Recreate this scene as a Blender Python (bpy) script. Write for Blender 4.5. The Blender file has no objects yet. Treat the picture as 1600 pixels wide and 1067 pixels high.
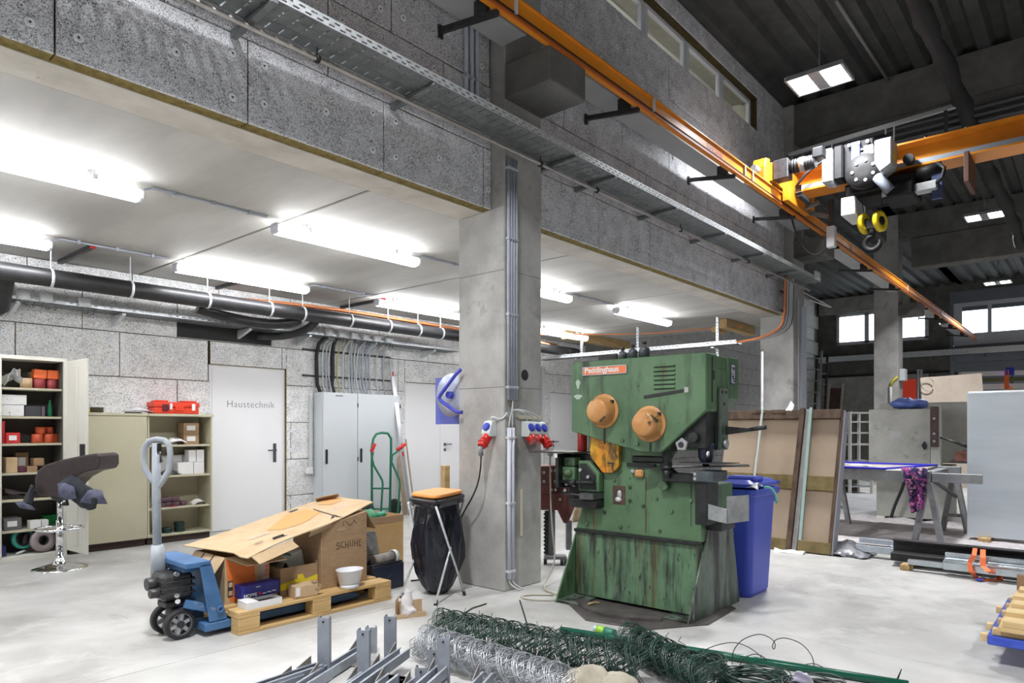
import bpy, bmesh, math, random
from mathutils import Vector as V, Matrix, noise
rnd = random.Random(7)
SC = bpy.context.scene
COL = SC.collection
PI = math.pi
# ---------------------------------------------------------------- camera, world, lamps of the hall, exposure
CAMH = 1.30
HEAD = math.atan2(920, 1067)             # heading measured from +X (the hall's long direction)
cam = bpy.data.cameras.new('camera'); cam.lens = 24; cam.sensor_width = 36; cam.shift_y = 0.0841
cam.clip_start = .05; cam.clip_end = 200
camo = bpy.data.objects.new('camera', cam); COL.objects.link(camo)
camo.location = (0, 0, CAMH); camo.rotation_euler = (PI / 2, 0, HEAD - PI / 2)
SC.camera = camo
w = bpy.data.worlds.new('sky'); SC.world = w; w.use_nodes = True
w.node_tree.nodes['Background'].inputs[0].default_value = (.86, .92, 1, 1)
w.node_tree.nodes['Background'].inputs[1].default_value = 5.0
SC.view_settings.view_transform = 'Standard'; SC.view_settings.look = 'None'
SC.view_settings.gamma = 1; SC.view_settings.use_curve_mapping = False
SC.view_settings.exposure = 0.42
TUBE_E = 32.0          # radiance of the fluorescent diffusers
BAY_E = 12.0           # radiance of the high bay LED panels
BAY_W = 150.0          # power of each high bay's beam
BAY_S = 2.3            # its beam angle, set by the lenses

# ---------------------------------------------------------------- survey helpers: sight line of a photo point cut with a real plane
cH, sH = math.cos(HEAD), math.sin(HEAD)
def ray(px, py):
    t = (px - 800) / 1067.; u = (668 - py) / 1067.
    return V((cH + t * sH, sH - t * cH, u))
def fz(px, py, z=0): d = ray(px, py); return d * ((z - CAMH) / d.z) + V((0, 0, CAMH))
def fx(px, py, x): d = ray(px, py); return d * (x / d.x) + V((0, 0, CAMH))
def fy(px, py, y): d = ray(px, py); return d * (y / d.y) + V((0, 0, CAMH))
def fk(px, py, k): return ray(px, py) * k + V((0, 0, CAMH))

# ---------------------------------------------------------------- materials
MATS = {}
def mat(name, c, c2=None, scale=6, rough=.6, metal=0., detail=5, bump=0., bscale=40, stretch=(1, 1, 1), lo=.35, hi=.65,
        spots=None, emit=None, alpha=None, trans=0., local=False, dist=0., spec=.5, coat=0.):
    if name in MATS: return MATS[name]
    m = bpy.data.materials.new(name); m.use_nodes = True; nt = m.node_tree; N = nt.nodes; L = nt.links
    b = N['Principled BSDF']; b.inputs['Roughness'].default_value = rough; b.inputs['Metallic'].default_value = metal
    b.inputs['Specular IOR Level'].default_value = spec
    if coat: b.inputs['Coat Weight'].default_value = coat
    def rgba(x): return (x[0], x[1], x[2], 1)
    b.inputs['Base Color'].default_value = rgba(c)
    if trans: b.inputs['Transmission Weight'].default_value = trans
    if alpha is not None: b.inputs['Alpha'].default_value = alpha
    if emit:
        b.inputs['Emission Color'].default_value = rgba(emit[0]); b.inputs['Emission Strength'].default_value = emit[1]
    if c2 or bump or spots:
        if local: src = N.new('ShaderNodeTexCoord').outputs['Object']
        else: src = N.new('ShaderNodeNewGeometry').outputs['Position']
        mp = N.new('ShaderNodeMapping'); mp.inputs['Scale'].default_value = stretch; L.new(src, mp.inputs[0])
        col = None
        if c2:
            n = N.new('ShaderNodeTexNoise'); n.inputs['Scale'].default_value = scale; n.inputs['Detail'].default_value = detail
            n.inputs['Roughness'].default_value = .62; n.inputs['Distortion'].default_value = dist; L.new(mp.outputs[0], n.inputs[0])
            r = N.new('ShaderNodeValToRGB'); r.color_ramp.elements[0].position = lo; r.color_ramp.elements[1].position = hi
            r.color_ramp.elements[0].color = rgba(c); r.color_ramp.elements[1].color = rgba(c2); L.new(n.outputs[0], r.inputs[0]); col = r.outputs[0]
        for sp in (spots or []):      # (colour, scale, threshold, width, stretch)
            mp2 = N.new('ShaderNodeMapping'); mp2.inputs['Scale'].default_value = sp[4] if len(sp) > 4 else (1, 1, 1)
            mp2.inputs['Location'].default_value = (sp[1] * 1.7, 3.1, sp[2] * 9); L.new(src, mp2.inputs[0])
            n2 = N.new('ShaderNodeTexNoise'); n2.inputs['Scale'].default_value = sp[1]; n2.inputs['Detail'].default_value = 6
            n2.inputs['Roughness'].default_value = .65; L.new(mp2.outputs[0], n2.inputs[0])
            mr = N.new('ShaderNodeMapRange'); mr.inputs[1].default_value = sp[2]; mr.inputs[2].default_value = sp[2] + sp[3]; L.new(n2.outputs[0], mr.inputs[0])
            mx = N.new('ShaderNodeMix'); mx.data_type = 'RGBA'; L.new(mr.outputs[0], mx.inputs[0])
            if col: L.new(col, mx.inputs[6])
            else: mx.inputs[6].default_value = rgba(c)
            mx.inputs[7].default_value = rgba(sp[0]); col = mx.outputs[2]
        if col: L.new(col, b.inputs['Base Color'])
        if bump:
            nb = N.new('ShaderNodeTexNoise'); nb.inputs['Scale'].default_value = bscale; nb.inputs['Detail'].default_value = 4; L.new(mp.outputs[0], nb.inputs[0])
            bp = N.new('ShaderNodeBump'); bp.inputs['Strength'].default_value = bump; bp.inputs['Distance'].default_value = .01
            L.new(nb.outputs[0], bp.inputs['Height']); L.new(bp.outputs[0], b.inputs['Normal'])
    MATS[name] = m
    return m

# ---------------------------------------------------------------- mesh builder
WM = {}                                   # world matrix of every object made here (no evaluation needed)
class MB:
    def __init__(s): s.v = []; s.f = []; s.mi = []; s.sm = []
    def add(s, vs, fs, m=0, smooth=False):
        o = len(s.v); s.v += [V(p) for p in vs]
        for f in fs: s.f.append([o + i for i in f]); s.mi.append(m); s.sm.append(smooth)
        return s
    def hexa(s, p, m=0):                  # p: four bottom points (ccw from above) then four top points
        return s.add(p, [(3, 2, 1, 0), (4, 5, 6, 7), (0, 1, 5, 4), (1, 2, 6, 5), (2, 3, 7, 6), (3, 0, 4, 7)], m)
    def box(s, x0, x1, y0, y1, z0, z1, m=0):
        return s.hexa([(x0, y0, z0), (x1, y0, z0), (x1, y1, z0), (x0, y1, z0), (x0, y0, z1), (x1, y0, z1), (x1, y1, z1), (x0, y1, z1)], m)
    def obox(s, c, size, rot=None, m=0):
        x, y, z = size[0] / 2, size[1] / 2, size[2] / 2; R = rot or Matrix.Identity(3); c = V(c)
        return s.hexa([c + R @ V(p) for p in ((-x, -y, -z), (x, -y, -z), (x, y, -z), (-x, y, -z), (-x, -y, z), (x, -y, z), (x, y, z), (-x, y, z))], m)
    def bar(s, p, q, wd, ht, up=(0, 0, 1), m=0):
        p, q, up = V(p), V(q), V(up); d = (q - p).normalized()
        sd = d.cross(up)
        if sd.length < 1e-4: sd = d.cross(V((1, 0, 0)))
        sd.normalize(); u = sd.cross(d); a = sd * wd / 2; b = u * ht / 2
        return s.add([p - a - b, p + a - b, p + a + b, p - a + b, q - a - b, q + a - b, q + a + b, q - a + b],
                     [(3, 2, 1, 0), (4, 5, 6, 7), (0, 1, 5, 4), (1, 2, 6, 5), (2, 3, 7, 6), (3, 0, 4, 7)], m)
    def cyl(s, p, q, r, n=12, r2=None, m=0, cap=True):
        p, q = V(p), V(q); d = (q - p).normalized(); r2 = r if r2 is None else r2
        a = d.orthogonal().normalized(); b = d.cross(a)
        vs = []
        for i in range(n):
            t = 2 * PI * i / n; e = a * math.cos(t) + b * math.sin(t); vs += [p + e * r, q + e * r2]
        s.add(vs, [(2 * i, (2 * i + 2) % (2 * n), (2 * i + 3) % (2 * n), 2 * i + 1) for i in range(n)], m, n > 6)
        if cap: s.add([vs[2 * i] for i in range(n)][::-1], [tuple(range(n))], m); s.add([vs[2 * i + 1] for i in range(n)], [tuple(range(n))], m)
        return s
    def tube(s, pts, r, n=6, closed=False, m=0, cap=True):
        pts = [V(p) for p in pts]; k = len(pts); vs = []; a = None
        for i, p in enumerate(pts):
            if closed: d = pts[(i + 1) % k] - pts[i - 1]
            else: d = pts[min(i + 1, k - 1)] - pts[max(i - 1, 0)]
            d.normalize()
            a = d.orthogonal().normalized() if a is None else (a - d * a.dot(d)).normalized()
            b = d.cross(a); rr = r[i] if isinstance(r, (list, tuple)) else r
            for j in range(n): t = 2 * PI * j / n; vs.append(p + (a * math.cos(t) + b * math.sin(t)) * rr)
        fs = []
        for i in range(k if closed else k - 1):
            i2 = (i + 1) % k
            for j in range(n): j2 = (j + 1) % n; fs.append((i * n + j, i * n + j2, i2 * n + j2, i2 * n + j))
        s.add(vs, fs, m, True)
        if cap and not closed: s.add(vs[:n][::-1], [tuple(range(n))], m); s.add(vs[-n:], [tuple(range(n))], m)
        return s
    def lathe(s, prof, c=(0, 0, 0), axis=(0, 0, 1), n=20, m=0, sx=1, sy=1, hollow=True):
        ax = V(axis).normalized(); a = ax.orthogonal().normalized() if abs(ax.z) < .999 else V((1, 0, 0)); b = ax.cross(a); c = V(c); vs = []
        for (r, z) in prof:
            for j in range(n): t = 2 * PI * j / n; vs.append(c + ax * z + a * (math.cos(t) * r * sx) + b * (math.sin(t) * r * sy))
        k = len(prof); fs = []
        for i in range(k - 1):
            for j in range(n): j2 = (j + 1) % n; fs.append((i * n + j, i * n + j2, (i + 1) * n + j2, (i + 1) * n + j))
        s.add(vs, fs, m, True)
        if prof[0] == prof[-1]: return s
        if abs(prof[0][0] - prof[-1][0]) < 1e-6 and prof[0][0] > 1e-5 and hollow:
            return s.add(vs[:n] + vs[-n:], [(n + j, n + (j + 1) % n, (j + 1) % n, j) for j in range(n)], m, True)
        if prof[0][0] > 1e-5: s.add(vs[:n][::-1], [tuple(range(n))], m)
        if prof[-1][0] > 1e-5: s.add(vs[-n:], [tuple(range(n))], m)
        return s
    def prism(s, poly, vec, m=0, mside=None):     # planar polygon swept by vec
        poly = [V(p) for p in poly]; vec = V(vec); k = len(poly); vs = poly + [p + vec for p in poly]
        nrm = V((0, 0, 0))
        for i in range(k): nrm += poly[i].cross(poly[(i + 1) % k])
        fl = nrm.dot(vec) > 0
        a = tuple(range(k)); b = tuple(range(k, 2 * k))
        s.add(vs, [a[::-1] if fl else a, b if fl else b[::-1]], m)
        side = [(i, (i + 1) % k, k + (i + 1) % k, k + i) if fl else (k + i, k + (i + 1) % k, (i + 1) % k, i) for i in range(k)]
        return s.add(vs, side, m if mside is None else mside)
    def grid(s, fn, nu, nv, m=0, smooth=True, thick=0):     # fn(u,v)->point
        vs = [V(fn(i / nu, j / nv)) for j in range(nv + 1) for i in range(nu + 1)]
        fs = [(j * (nu + 1) + i, j * (nu + 1) + i + 1, (j + 1) * (nu + 1) + i + 1, (j + 1) * (nu + 1) + i) for j in range(nv) for i in range(nu)]
        s.add(vs, fs, m, smooth)
        if thick:
            d = (vs[1] - vs[0]).cross(vs[nu + 1] - vs[0]).normalized() * thick
            v2 = [p - d for p in vs]; s.add(v2, [f[::-1] for f in fs], m, smooth)
            loop = list(range(nu)) + [nu + (nu + 1) * j for j in range(nv)] + [(nu + 1) * nv + i for i in range(nu, 0, -1)] + [(nu + 1) * j for j in range(nv, 0, -1)]
            k = len(loop)
            s.add([vs[i] for i in loop] + [v2[i] for i in loop], [(k + i, k + (i + 1) % k, (i + 1) % k, i) for i in range(k)], m)
        return s
    def ball(s, c, r, n=10, m=0, sc=(1, 1, 1)):
        k = max(4, n // 2); pr = [(math.sin(PI * i / k), -math.cos(PI * i / k)) for i in range(k + 1)]
        c = V(c); vs = []
        for (q, z) in pr:
            for j in range(n): t = 2 * PI * j / n; vs.append(c + V((math.cos(t) * q * r * sc[0], math.sin(t) * q * r * sc[1], z * r * sc[2])))
        return s.add(vs, [(i * n + j, i * n + (j + 1) % n, (i + 1) * n + (j + 1) % n, (i + 1) * n + j) for i in range(k) for j in range(n)], m, True)
    def mesh(s, name, mats, Mi=None, bevel=0, weld=0, seg=1):
        me = bpy.data.meshes.new(name)
        vs = [Mi @ p for p in s.v] if Mi else s.v
        me.from_pydata([tuple(p) for p in vs], [], s.f)
        for i, p in enumerate(me.polygons): p.material_index = s.mi[i]; p.use_smooth = s.sm[i]
        for mm in (mats if isinstance(mats, (list, tuple)) else [mats]): me.materials.append(mm)
        bm = bmesh.new(); bm.from_mesh(me)
        bmesh.ops.remove_doubles(bm, verts=bm.verts, dist=weld or 1e-6)
        if bevel:
            es = [e for e in bm.edges if len(e.link_faces) == 2 and e.calc_face_angle(0) > .6 and not (e.link_faces[0].smooth and e.link_faces[1].smooth)]
            bmesh.ops.bevel(bm, geom=es, offset=bevel, segments=seg, affect='EDGES', profile=.6, clamp_overlap=True)
        bm.to_mesh(me); bm.free()
        return me
    def build(s, name, mats, parent=None, bevel=0, kind=None, label=None, seg=1, org=None):
        if parent is not None:
            Mw = WM[parent]
        else:
            xs = [p.x for p in s.v]; ys = [p.y for p in s.v]; zs = [p.z for p in s.v]
            Mw = Matrix.Translation(V(org) if org else V(((min(xs) + max(xs)) / 2, (min(ys) + max(ys)) / 2, min(zs))))
        me = s.mesh(name, mats, Mw.inverted(), bevel, 0, seg)
        o = bpy.data.objects.new(name, me); COL.objects.link(o)
        if parent is not None: o.parent = parent
        else: o.matrix_world = Mw
        WM[o] = Mw
        if kind: o['kind'] = kind
        if label: o['label'] = label
        return o
def B(): return MB()
def T(name, label, cat, loc, group=None, rz=0):
    o = bpy.data.objects.new(name, None); COL.objects.link(o); o.empty_display_size = .1
    Mw = Matrix.Translation(V(loc)) @ Matrix.Rotation(rz, 4, 'Z'); o.matrix_world = Mw; WM[o] = Mw
    o['label'] = label; o['category'] = cat
    if group: o['group'] = group
    return o
def tag(o, label, cat, group=None):
    o['label'] = label; o['category'] = cat
    if group: o['group'] = group
    return o
def inst(me, name, parent, loc, rz=0, kind=None):     # another object on shared mesh data; loc in world space
    o = bpy.data.objects.new(name, me); COL.objects.link(o)
    M = Matrix.Translation(V(loc)) @ Matrix.Rotation(rz, 4, 'Z')
    if parent is not None: o.parent = parent; o.matrix_local = WM[parent].inverted() @ M
    else: o.matrix_world = M
    WM[o] = M
    if kind: o['kind'] = kind
    return o
def copy_thing(src, loc, label=None, rz=0):           # a thing with copies of its parts and sub-parts
    r = src.copy(); COL.objects.link(r); M = Matrix.Translation(V(loc)) @ Matrix.Rotation(rz, 4, 'Z'); r.matrix_world = M; WM[r] = M
    if label: r['label'] = label
    for c in list(src.children):
        d = c.copy(); COL.objects.link(d); d.parent = r
        for e in list(c.children):
            g = e.copy(); COL.objects.link(g); g.parent = d
    return r
def text(body, name, parent, size, M, m, extrude=.001, spacing=1.0, squeeze=1.0, bold=0.0):
    cu = bpy.data.curves.new(name, 'FONT'); cu.body = body; cu.size = size; cu.extrude = extrude; cu.space_character = spacing
    cu.align_x = 'LEFT'; cu.align_y = 'BOTTOM_BASELINE'; cu.resolution_u = 3; cu.offset = bold
    t = bpy.data.objects.new('tmp', cu); COL.objects.link(t)
    me = bpy.data.meshes.new_from_object(t.evaluated_get(bpy.context.evaluated_depsgraph_get()))
    bpy.data.objects.remove(t); bpy.data.curves.remove(cu)
    me.transform(WM[parent].inverted() @ M @ Matrix.Diagonal((squeeze, 1, 1, 1)))
    me.materials.clear(); me.materials.append(m); me.name = name
    o = bpy.data.objects.new(name, me); COL.objects.link(o); o.parent = parent; WM[o] = WM[parent]
    return o
def frame(o, x, y):                                   # matrix with origin o, text direction x and up direction y
    x = V(x).normalized(); y = V(y); y = (y - x * y.dot(x)).normalized(); z = x.cross(y)
    return Matrix(((x.x, y.x, z.x, o[0]), (x.y, y.y, z.y, o[1]), (x.z, y.z, z.z, o[2]), (0, 0, 0, 1)))
def arc(c, r, a0, a1, n, ax=(1, 0, 0), ay=(0, 0, 1)):
    c, ax, ay = V(c), V(ax), V(ay)
    return [c + ax * (r * math.cos(a0 + (a1 - a0) * i / n)) + ay * (r * math.sin(a0 + (a1 - a0) * i / n)) for i in range(n + 1)]
def bez(p0, p1, p2, p3, n=12):
    p0, p1, p2, p3 = V(p0), V(p1), V(p2), V(p3)
    return [p0 * (1 - t) ** 3 + p1 * 3 * t * (1 - t) ** 2 + p2 * 3 * t * t * (1 - t) + p3 * t ** 3 for t in [i / n for i in range(n + 1)]]

# ---------------------------------------------------------------- common materials
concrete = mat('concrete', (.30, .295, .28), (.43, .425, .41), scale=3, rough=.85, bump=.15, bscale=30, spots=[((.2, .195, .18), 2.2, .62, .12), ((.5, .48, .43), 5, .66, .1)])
conc_ceil = mat('smooth concrete ceiling', (.36, .35, .325), (.49, .48, .45), scale=1.6, rough=.75, bump=.05, stretch=(1, .25, 1), spots=[((.36, .32, .25), 2.5, .68, .08, (1, .3, 1))])
conc_soffit = mat('beam soffit concrete', (.42, .39, .34), (.56, .53, .47), scale=3, rough=.85, spots=[((.25, .22, .17), 5, .68, .05)])
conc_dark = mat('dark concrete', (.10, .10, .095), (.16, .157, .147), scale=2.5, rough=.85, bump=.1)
floor_m = mat('concrete floor', (.37, .365, .35), (.52, .515, .50), scale=1.4, rough=.42, bump=.03, bscale=8, dist=.6, detail=9, spots=[((.28, .27, .255), 1.3, .55, .2), ((.20, .19, .18), 11, .69, .05), ((.58, .57, .55), 2.3, .56, .2), ((.25, .24, .23), 3.1, .64, .12, (1, .3, 1))], spec=.4)
roof_m = mat('corrugated roof deck', (.035, .036, .035), (.06, .06, .057), scale=5, rough=.75, spots=[((.085, .083, .075), 3, .6, .2, (.15, 2, 1))])
yellowcore = mat('mineral wool core', (.12, .085, .016), (.22, .165, .045), scale=25, rough=.95, bump=.3, bscale=120)
white_paint = mat('white paint', (.80, .80, .79), (.84, .84, .83), scale=2, rough=.45)
steel_galv = mat('galvanised steel', (.55, .58, .60), (.75, .78, .80), scale=30, rough=.38, metal=.5)
steel_dark = mat('dark steel', (.035, .036, .04), (.06, .06, .065), scale=20, rough=.45, metal=.4)
black_rub = mat('black rubber', (.012, .012, .013), (.022, .022, .024), scale=15, rough=.6)
black_plas = mat('black plastic', (.015, .015, .017), rough=.4)
chrome = mat('chrome', (.75, .76, .78), rough=.08, metal=1.)
grey_plas = mat('grey plastic conduit', (.40, .43, .50), (.46, .49, .56), scale=8, rough=.45)
light_grey = mat('light grey plastic', (.58, .60, .61), rough=.5)
def ww_mat(name, dark, light, sc=75):                # wood wool board: pale fibres over dark pores
    m = bpy.data.materials.new(name); m.use_nodes = True; nt = m.node_tree; N = nt.nodes; L = nt.links; b = N['Principled BSDF']
    b.inputs['Roughness'].default_value = .95; b.inputs['Specular IOR Level'].default_value = .1
    g = N.new('ShaderNodeNewGeometry')
    n1 = N.new('ShaderNodeTexNoise'); n1.inputs['Scale'].default_value = sc; n1.inputs['Detail'].default_value = 3; n1.inputs['Distortion'].default_value = 2.2; L.new(g.outputs['Position'], n1.inputs[0])
    n2 = N.new('ShaderNodeTexNoise'); n2.inputs['Scale'].default_value = 6; n2.inputs['Detail'].default_value = 3; L.new(g.outputs['Position'], n2.inputs[0])
    ad = N.new('ShaderNodeMath'); ad.operation = 'MULTIPLY_ADD'; L.new(n2.outputs[0], ad.inputs[0]); ad.inputs[1].default_value = .22; L.new(n1.outputs[0], ad.inputs[2])
    r = N.new('ShaderNodeValToRGB'); e = r.color_ramp.elements; e[0].position = .45; e[0].color = (*dark, 1); e[1].position = .66; e[1].color = (*light, 1)
    L.new(ad.outputs[0], r.inputs[0]); L.new(r.outputs[0], b.inputs['Base Color'])
    bp = N.new('ShaderNodeBump'); bp.inputs['Strength'].default_value = .5; bp.inputs['Distance'].default_value = .006; L.new(n1.outputs[0], bp.inputs['Height']); L.new(bp.outputs[0], b.inputs['Normal'])
    return m
woodwool = ww_mat('wood wool board', (.12, .125, .14), (.78, .79, .83), 80)
woodwool_w = ww_mat('pale wood wool board', (.28, .28, .28), (.88, .88, .87), 62)
# ================================================================ THE SETTING
def struct(name, b, m, bevel=0): o = b.build(name, m, None, bevel); o['kind'] = 'structure'; return o
GX0, GX1, GY0 = -6.0, 28.0, -9.0
# floor: recessed base with cast slabs as pieces
fl = struct('floor', B().box(GX0, GX1 + .3, GY0, 8.7, -.3, -.006), floor_m)
fxs = [GX0, 4.355, 11.06, 18.1, 28.2]; fys = [GY0, -2.5, 3.885, 8.6]
for i in range(4):
    for j in range(3):
        B().box(fxs[i] + .004, fxs[i + 1] - .004, fys[j] + .004, fys[j + 1] - .004, -.05, 0).build('slab', floor_m, fl, .002)
# bay ceiling slab panels
YB = 8.40                                 # back wall of the bay
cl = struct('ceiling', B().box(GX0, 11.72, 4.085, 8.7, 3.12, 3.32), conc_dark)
cxs = [-6.9, -4.37, -1.87, .63, 3.13, 5.63, 8.13, 9.97, 11.72]
for i in range(8):
    B().box(max(cxs[i], GX0) + .012, cxs[i + 1] - .012, 4.09, 8.4, 3.05, 3.12).build('ceiling_slab', conc_ceil, cl, .006)
# main left wall above the bay opening (concrete core, window band cut out)
WX0, WX1, WZ0, WZ1 = 4.62, 9.66, 5.54, 6.0
ZR = 6.26
wl = B()
wl.box(GX0, 10.76, 3.812, 4.085, 3.047, WZ0); wl.box(GX0, 10.76, 3.812, 4.085, WZ1, ZR); wl.box(GX0, WX0, 3.812, 4.085, WZ0, WZ1); wl.box(WX1, 10.76, 3.812, 4.085, WZ0, WZ1)
wall_left = struct('wall_left', wl, conc_soffit)
def panel_mesh(Lx, Hz, t=.062, mats=(woodwool, yellowcore)):
    g = .004; x, z = Lx / 2 - g, Hz / 2 - g; b = B(); f = .012; c = .006
    # wood wool face layer with chamfered rim, mineral wool behind
    p = [(-x + c, -t, -z + c), (x - c, -t, -z + c), (x - c, -t, z - c), (-x + c, -t, z - c), (-x, -t + c, -z), (x, -t + c, -z), (x, -t + c, z), (-x, -t + c, z), (-x, -t + f, -z), (x, -t + f, -z), (x, -t + f, z), (-x, -t + f, z)]
    b.add(p, [(0, 1, 2, 3), (4, 5, 1, 0), (5, 6, 2, 1), (6, 7, 3, 2), (7, 4, 0, 3), (8, 9, 5, 4), (9, 10, 6, 5), (10, 11, 7, 6), (11, 8, 4, 7)], 0)
    q = [(-x, -t + f, -z), (x, -t + f, -z), (x, -t + f, z), (-x, -t + f, z), (-x, 0, -z), (x, 0, -z), (x, 0, z), (-x, 0, z)]
    b.add(q, [(4, 5, 1, 0), (5, 6, 2, 1), (6, 7, 3, 2), (7, 4, 0, 3)], 1)
    return b.mesh('panel', mats)
PM = {}
def put_panel(parent, x0, x1, z0, z1, y, mats=(woodwool, yellowcore), jit=0.002, t=.062):
    k = (round(x1 - x0, 3), round(z1 - z0, 3), mats[0].name)
    if k not in PM: PM[k] = panel_mesh(x1 - x0, z1 - z0, t, mats)
    inst(PM[k], 'panel', parent, ((x0 + x1) / 2, y + rnd.uniform(-jit, jit), (z0 + z1) / 2))
fast_w = mat('white fixing washer', (.80, .82, .86), rough=.5)
def fastener(b, x, y, z, r=.03):
    b.lathe([(r, 0), (r, .004), (r * .62, .006), (r * .5, .003), (r * .3, .002)], (x, y, z), (0, -1, 0), 12, 0)
    b.cyl((x, y, z), (x, y - .0045, z), r * .22, 8, m=1)
fb = B(); fastener(fb, 0, 0, 0, .024); fast_me = fb.mesh('fastener', [fast_w, black_rub])
YF = 3.812
far_fast = B()
rows = [(3.047, 3.53), (3.53, 4.03), (4.03, 4.53), (4.53, 5.03), (5.03, 5.54), (5.54, 6.0), (6.0, 6.25)]
for ri, (z0, z1) in enumerate(rows):
    off = .03 if ri % 2 == 0 else .53
    if ri == 1: off = .52
    xs = [-6.0] + [i + off for i in range(-5, 11) if i + off < 10.5] + [10.76]
    if ri == 0: xs = [-6, -4.97, -3.97, -2.97, -1.97, -.97, .02, 1.025, 1.982, 2.963, 3.96, 4.69, 5.60, 6.604, 7.653, 8.70, 9.75, 10.4, 10.76]
    cuts = [(4.05, 4.52)]
    if ri == 5: cuts.append((WX0, WX1))
    for a, bb in zip(xs[:-1], xs[1:]):
        segs = [(a, bb)]
        for (c0, c1) in cuts:
            segs = [s2 for (s0, s1) in segs for s2 in ((s0, min(s1, c0)), (max(s0, c1), s1)) if s2[1] - s2[0] > .05]
        for (s0, s1) in segs:
            put_panel(wall_left, s0, s1, z0, z1, YF, t=.103)
            if s1 - s0 < .25: pts = [(.5, .3), (.5, .75)]
            elif ri == 6: pts = [(.2, .5), (.8, .5)]
            else: pts = [(.1, .28), (.1, .76), (.9, .22), (.9, .78), (.5 + rnd.uniform(-.08, .08), .5)]
            for (u, v_) in pts:
                x, z = s0 + (s1 - s0) * u, z0 + (z1 - z0) * (v_ + rnd.uniform(-.04, .04))
                if x < -1: continue
                if ri < 2: inst(fast_me, 'fastener', wall_left, (x, YF - .1055, z))
                else: fastener(far_fast, x, YF - .1055, z, .026)
far_fast.build('fasteners', [fast_w, black_rub], wall_left, kind='stuff')
# yellow reveal of the window band, its shade mixed into the wool colour
shaded_wool = mat('shaded mineral wool', (.04, .028, .006), (.07, .05, .014), scale=25, rough=.95)
rv = B(); rv.box(WX0, WX1, 3.716, 3.82, WZ1 - .012, WZ1 - .001); rv.build('reveal', shaded_wool, wall_left)
B().box(WX1 - .012, WX1 - .001, 3.716, 3.82, WZ0, WZ1 - .012).build('reveal', shaded_wool, wall_left)
# window band to the upper floor
pvc = mat('white window frame', (.62, .64, .70), rough=.4)
glass = mat('window glass', (.93, .97, .95), rough=.02, trans=1.0, spec=.5)
for i in range(5):
    x0, x1 = WX0 + .01 + i * 1.006, WX0 + 1.006 + i * 1.006
    fr = B()
    fr.box(x0, x0 + .065, 3.80, 3.86, WZ0, WZ1 - .014); fr.box(x1 - .065, x1, 3.80, 3.86, WZ0, WZ1 - .014)
    fr.box(x0 + .065, x1 - .065, 3.80, 3.86, WZ0, WZ0 + .05); fr.box(x0 + .065, x1 - .065, 3.80, 3.86, WZ1 - .065, WZ1 - .014)
    wn = struct('window_%d' % (i + 1), fr, pvc, .004)
    B().box(x0 + .06, x1 - .06, 3.825, 3.832, WZ0 + .045, WZ1 - .06).build('pane', glass, wn)
# upper floor seen through that band: pale ceiling and board wall, brightened by an added lamp
up = struct('wall_loft', B().box(3.5, 11.6, 5.5, 5.6, 3.32, 6.27), concrete)
for r_ in range(6):
    for c_ in range(9):
        x0 = 2.9 + c_ + (.5 if r_ % 2 else 0)
        if x0 > 3.4 and x0 + 1 < 11.7: put_panel(up, x0, x0 + 1, 3.4 + r_ * .46, 3.86 + r_ * .46, 5.5, (woodwool_w, yellowcore))
struct('ceiling_loft', B().box(3.5, 11.6, 4.085, 5.6, 6.22, 6.26), white_paint)
struct('wall_loft_end', B().box(11.6, 11.72, 4.085, 5.7, 3.32, 6.27), concrete)
struct('wall_loft_start', B().box(3.38, 3.5, 4.085, 5.7, 3.32, 6.27), concrete)
# columns with corbels
def column(x, w_=.47, zt=3.046):
    b = B(); b.box(x, x + w_, 3.57, 4.085, 0, zt); b.box(x, x + w_, 3.57, 3.812, zt, ZR); o = struct('column', b, concrete, .008)
    B().prism([(x, 3.57, 3.90), (x, 3.13, 3.90), (x, 3.12, 3.92), (x, 3.12, 4.165), (x, 3.57, 4.165)], (w_, 0, 0)).build('corbel', conc_dark, o, .006)
    return o
col1 = column(4.05); col2 = column(10.76, .5); col3 = column(17.9, .5, 5.66)
cr = B(); cr.cyl((4.30, 3.571, 1.73), (4.30, 3.568, 1.73), .045, 16); cr.build('socket_hole', black_rub, col1)
for z in (1.62, 2.55):
    B().box(4.0495, 4.052, 3.575, 4.08, z, z + .005).build('formwork_joint', conc_dark, col1); B().box(4.2, 4.515, 3.5695, 3.572, z, z + .004).build('formwork_joint', conc_dark, col1)
tape = mat('cream masking tape', (.62, .58, .42), rough=.6)
B().box(4.22, 4.519, 3.566, 3.5695, 1.37, 1.40).build('tape_strip', tape, col1)
B().box(4.245, 4.268, 3.566, 3.5695, .42, .80).build('tape_strip', tape, col1)
# transverse girders on the columns, with the haunch seen at the far one
for x in (10.76, 17.9):
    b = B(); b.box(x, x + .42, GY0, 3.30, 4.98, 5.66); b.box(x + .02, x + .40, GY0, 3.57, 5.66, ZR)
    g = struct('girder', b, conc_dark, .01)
# roof deck: trapezoidal ribs running the length of the hall
def roof(y0, y1, x0, x1, name):
    b = B(); pts = []; y = y0
    while y < y1:
        pts += [(y, ZR), (y + .14, ZR), (y + .19, ZR + .09), (y + .31, ZR + .09)]; y += .36
    pts.append((y1, ZR))
    vs = [(x0, p[0], p[1]) for p in pts] + [(x1, p[0], p[1]) for p in pts]; k = len(pts)
    b.add(vs, [(i, i + 1, k + i + 1, k + i) for i in range(k - 1)])
    b.box(x0, x1, y0, y1, ZR + .12, ZR + .2)
    return struct(name, b, roof_m)
roof(GY0, 3.83, GX0, GX1, 'ceiling_hall'); roof(3.60, 8.5, 11.72, GX1, 'ceiling_annex')
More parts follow.
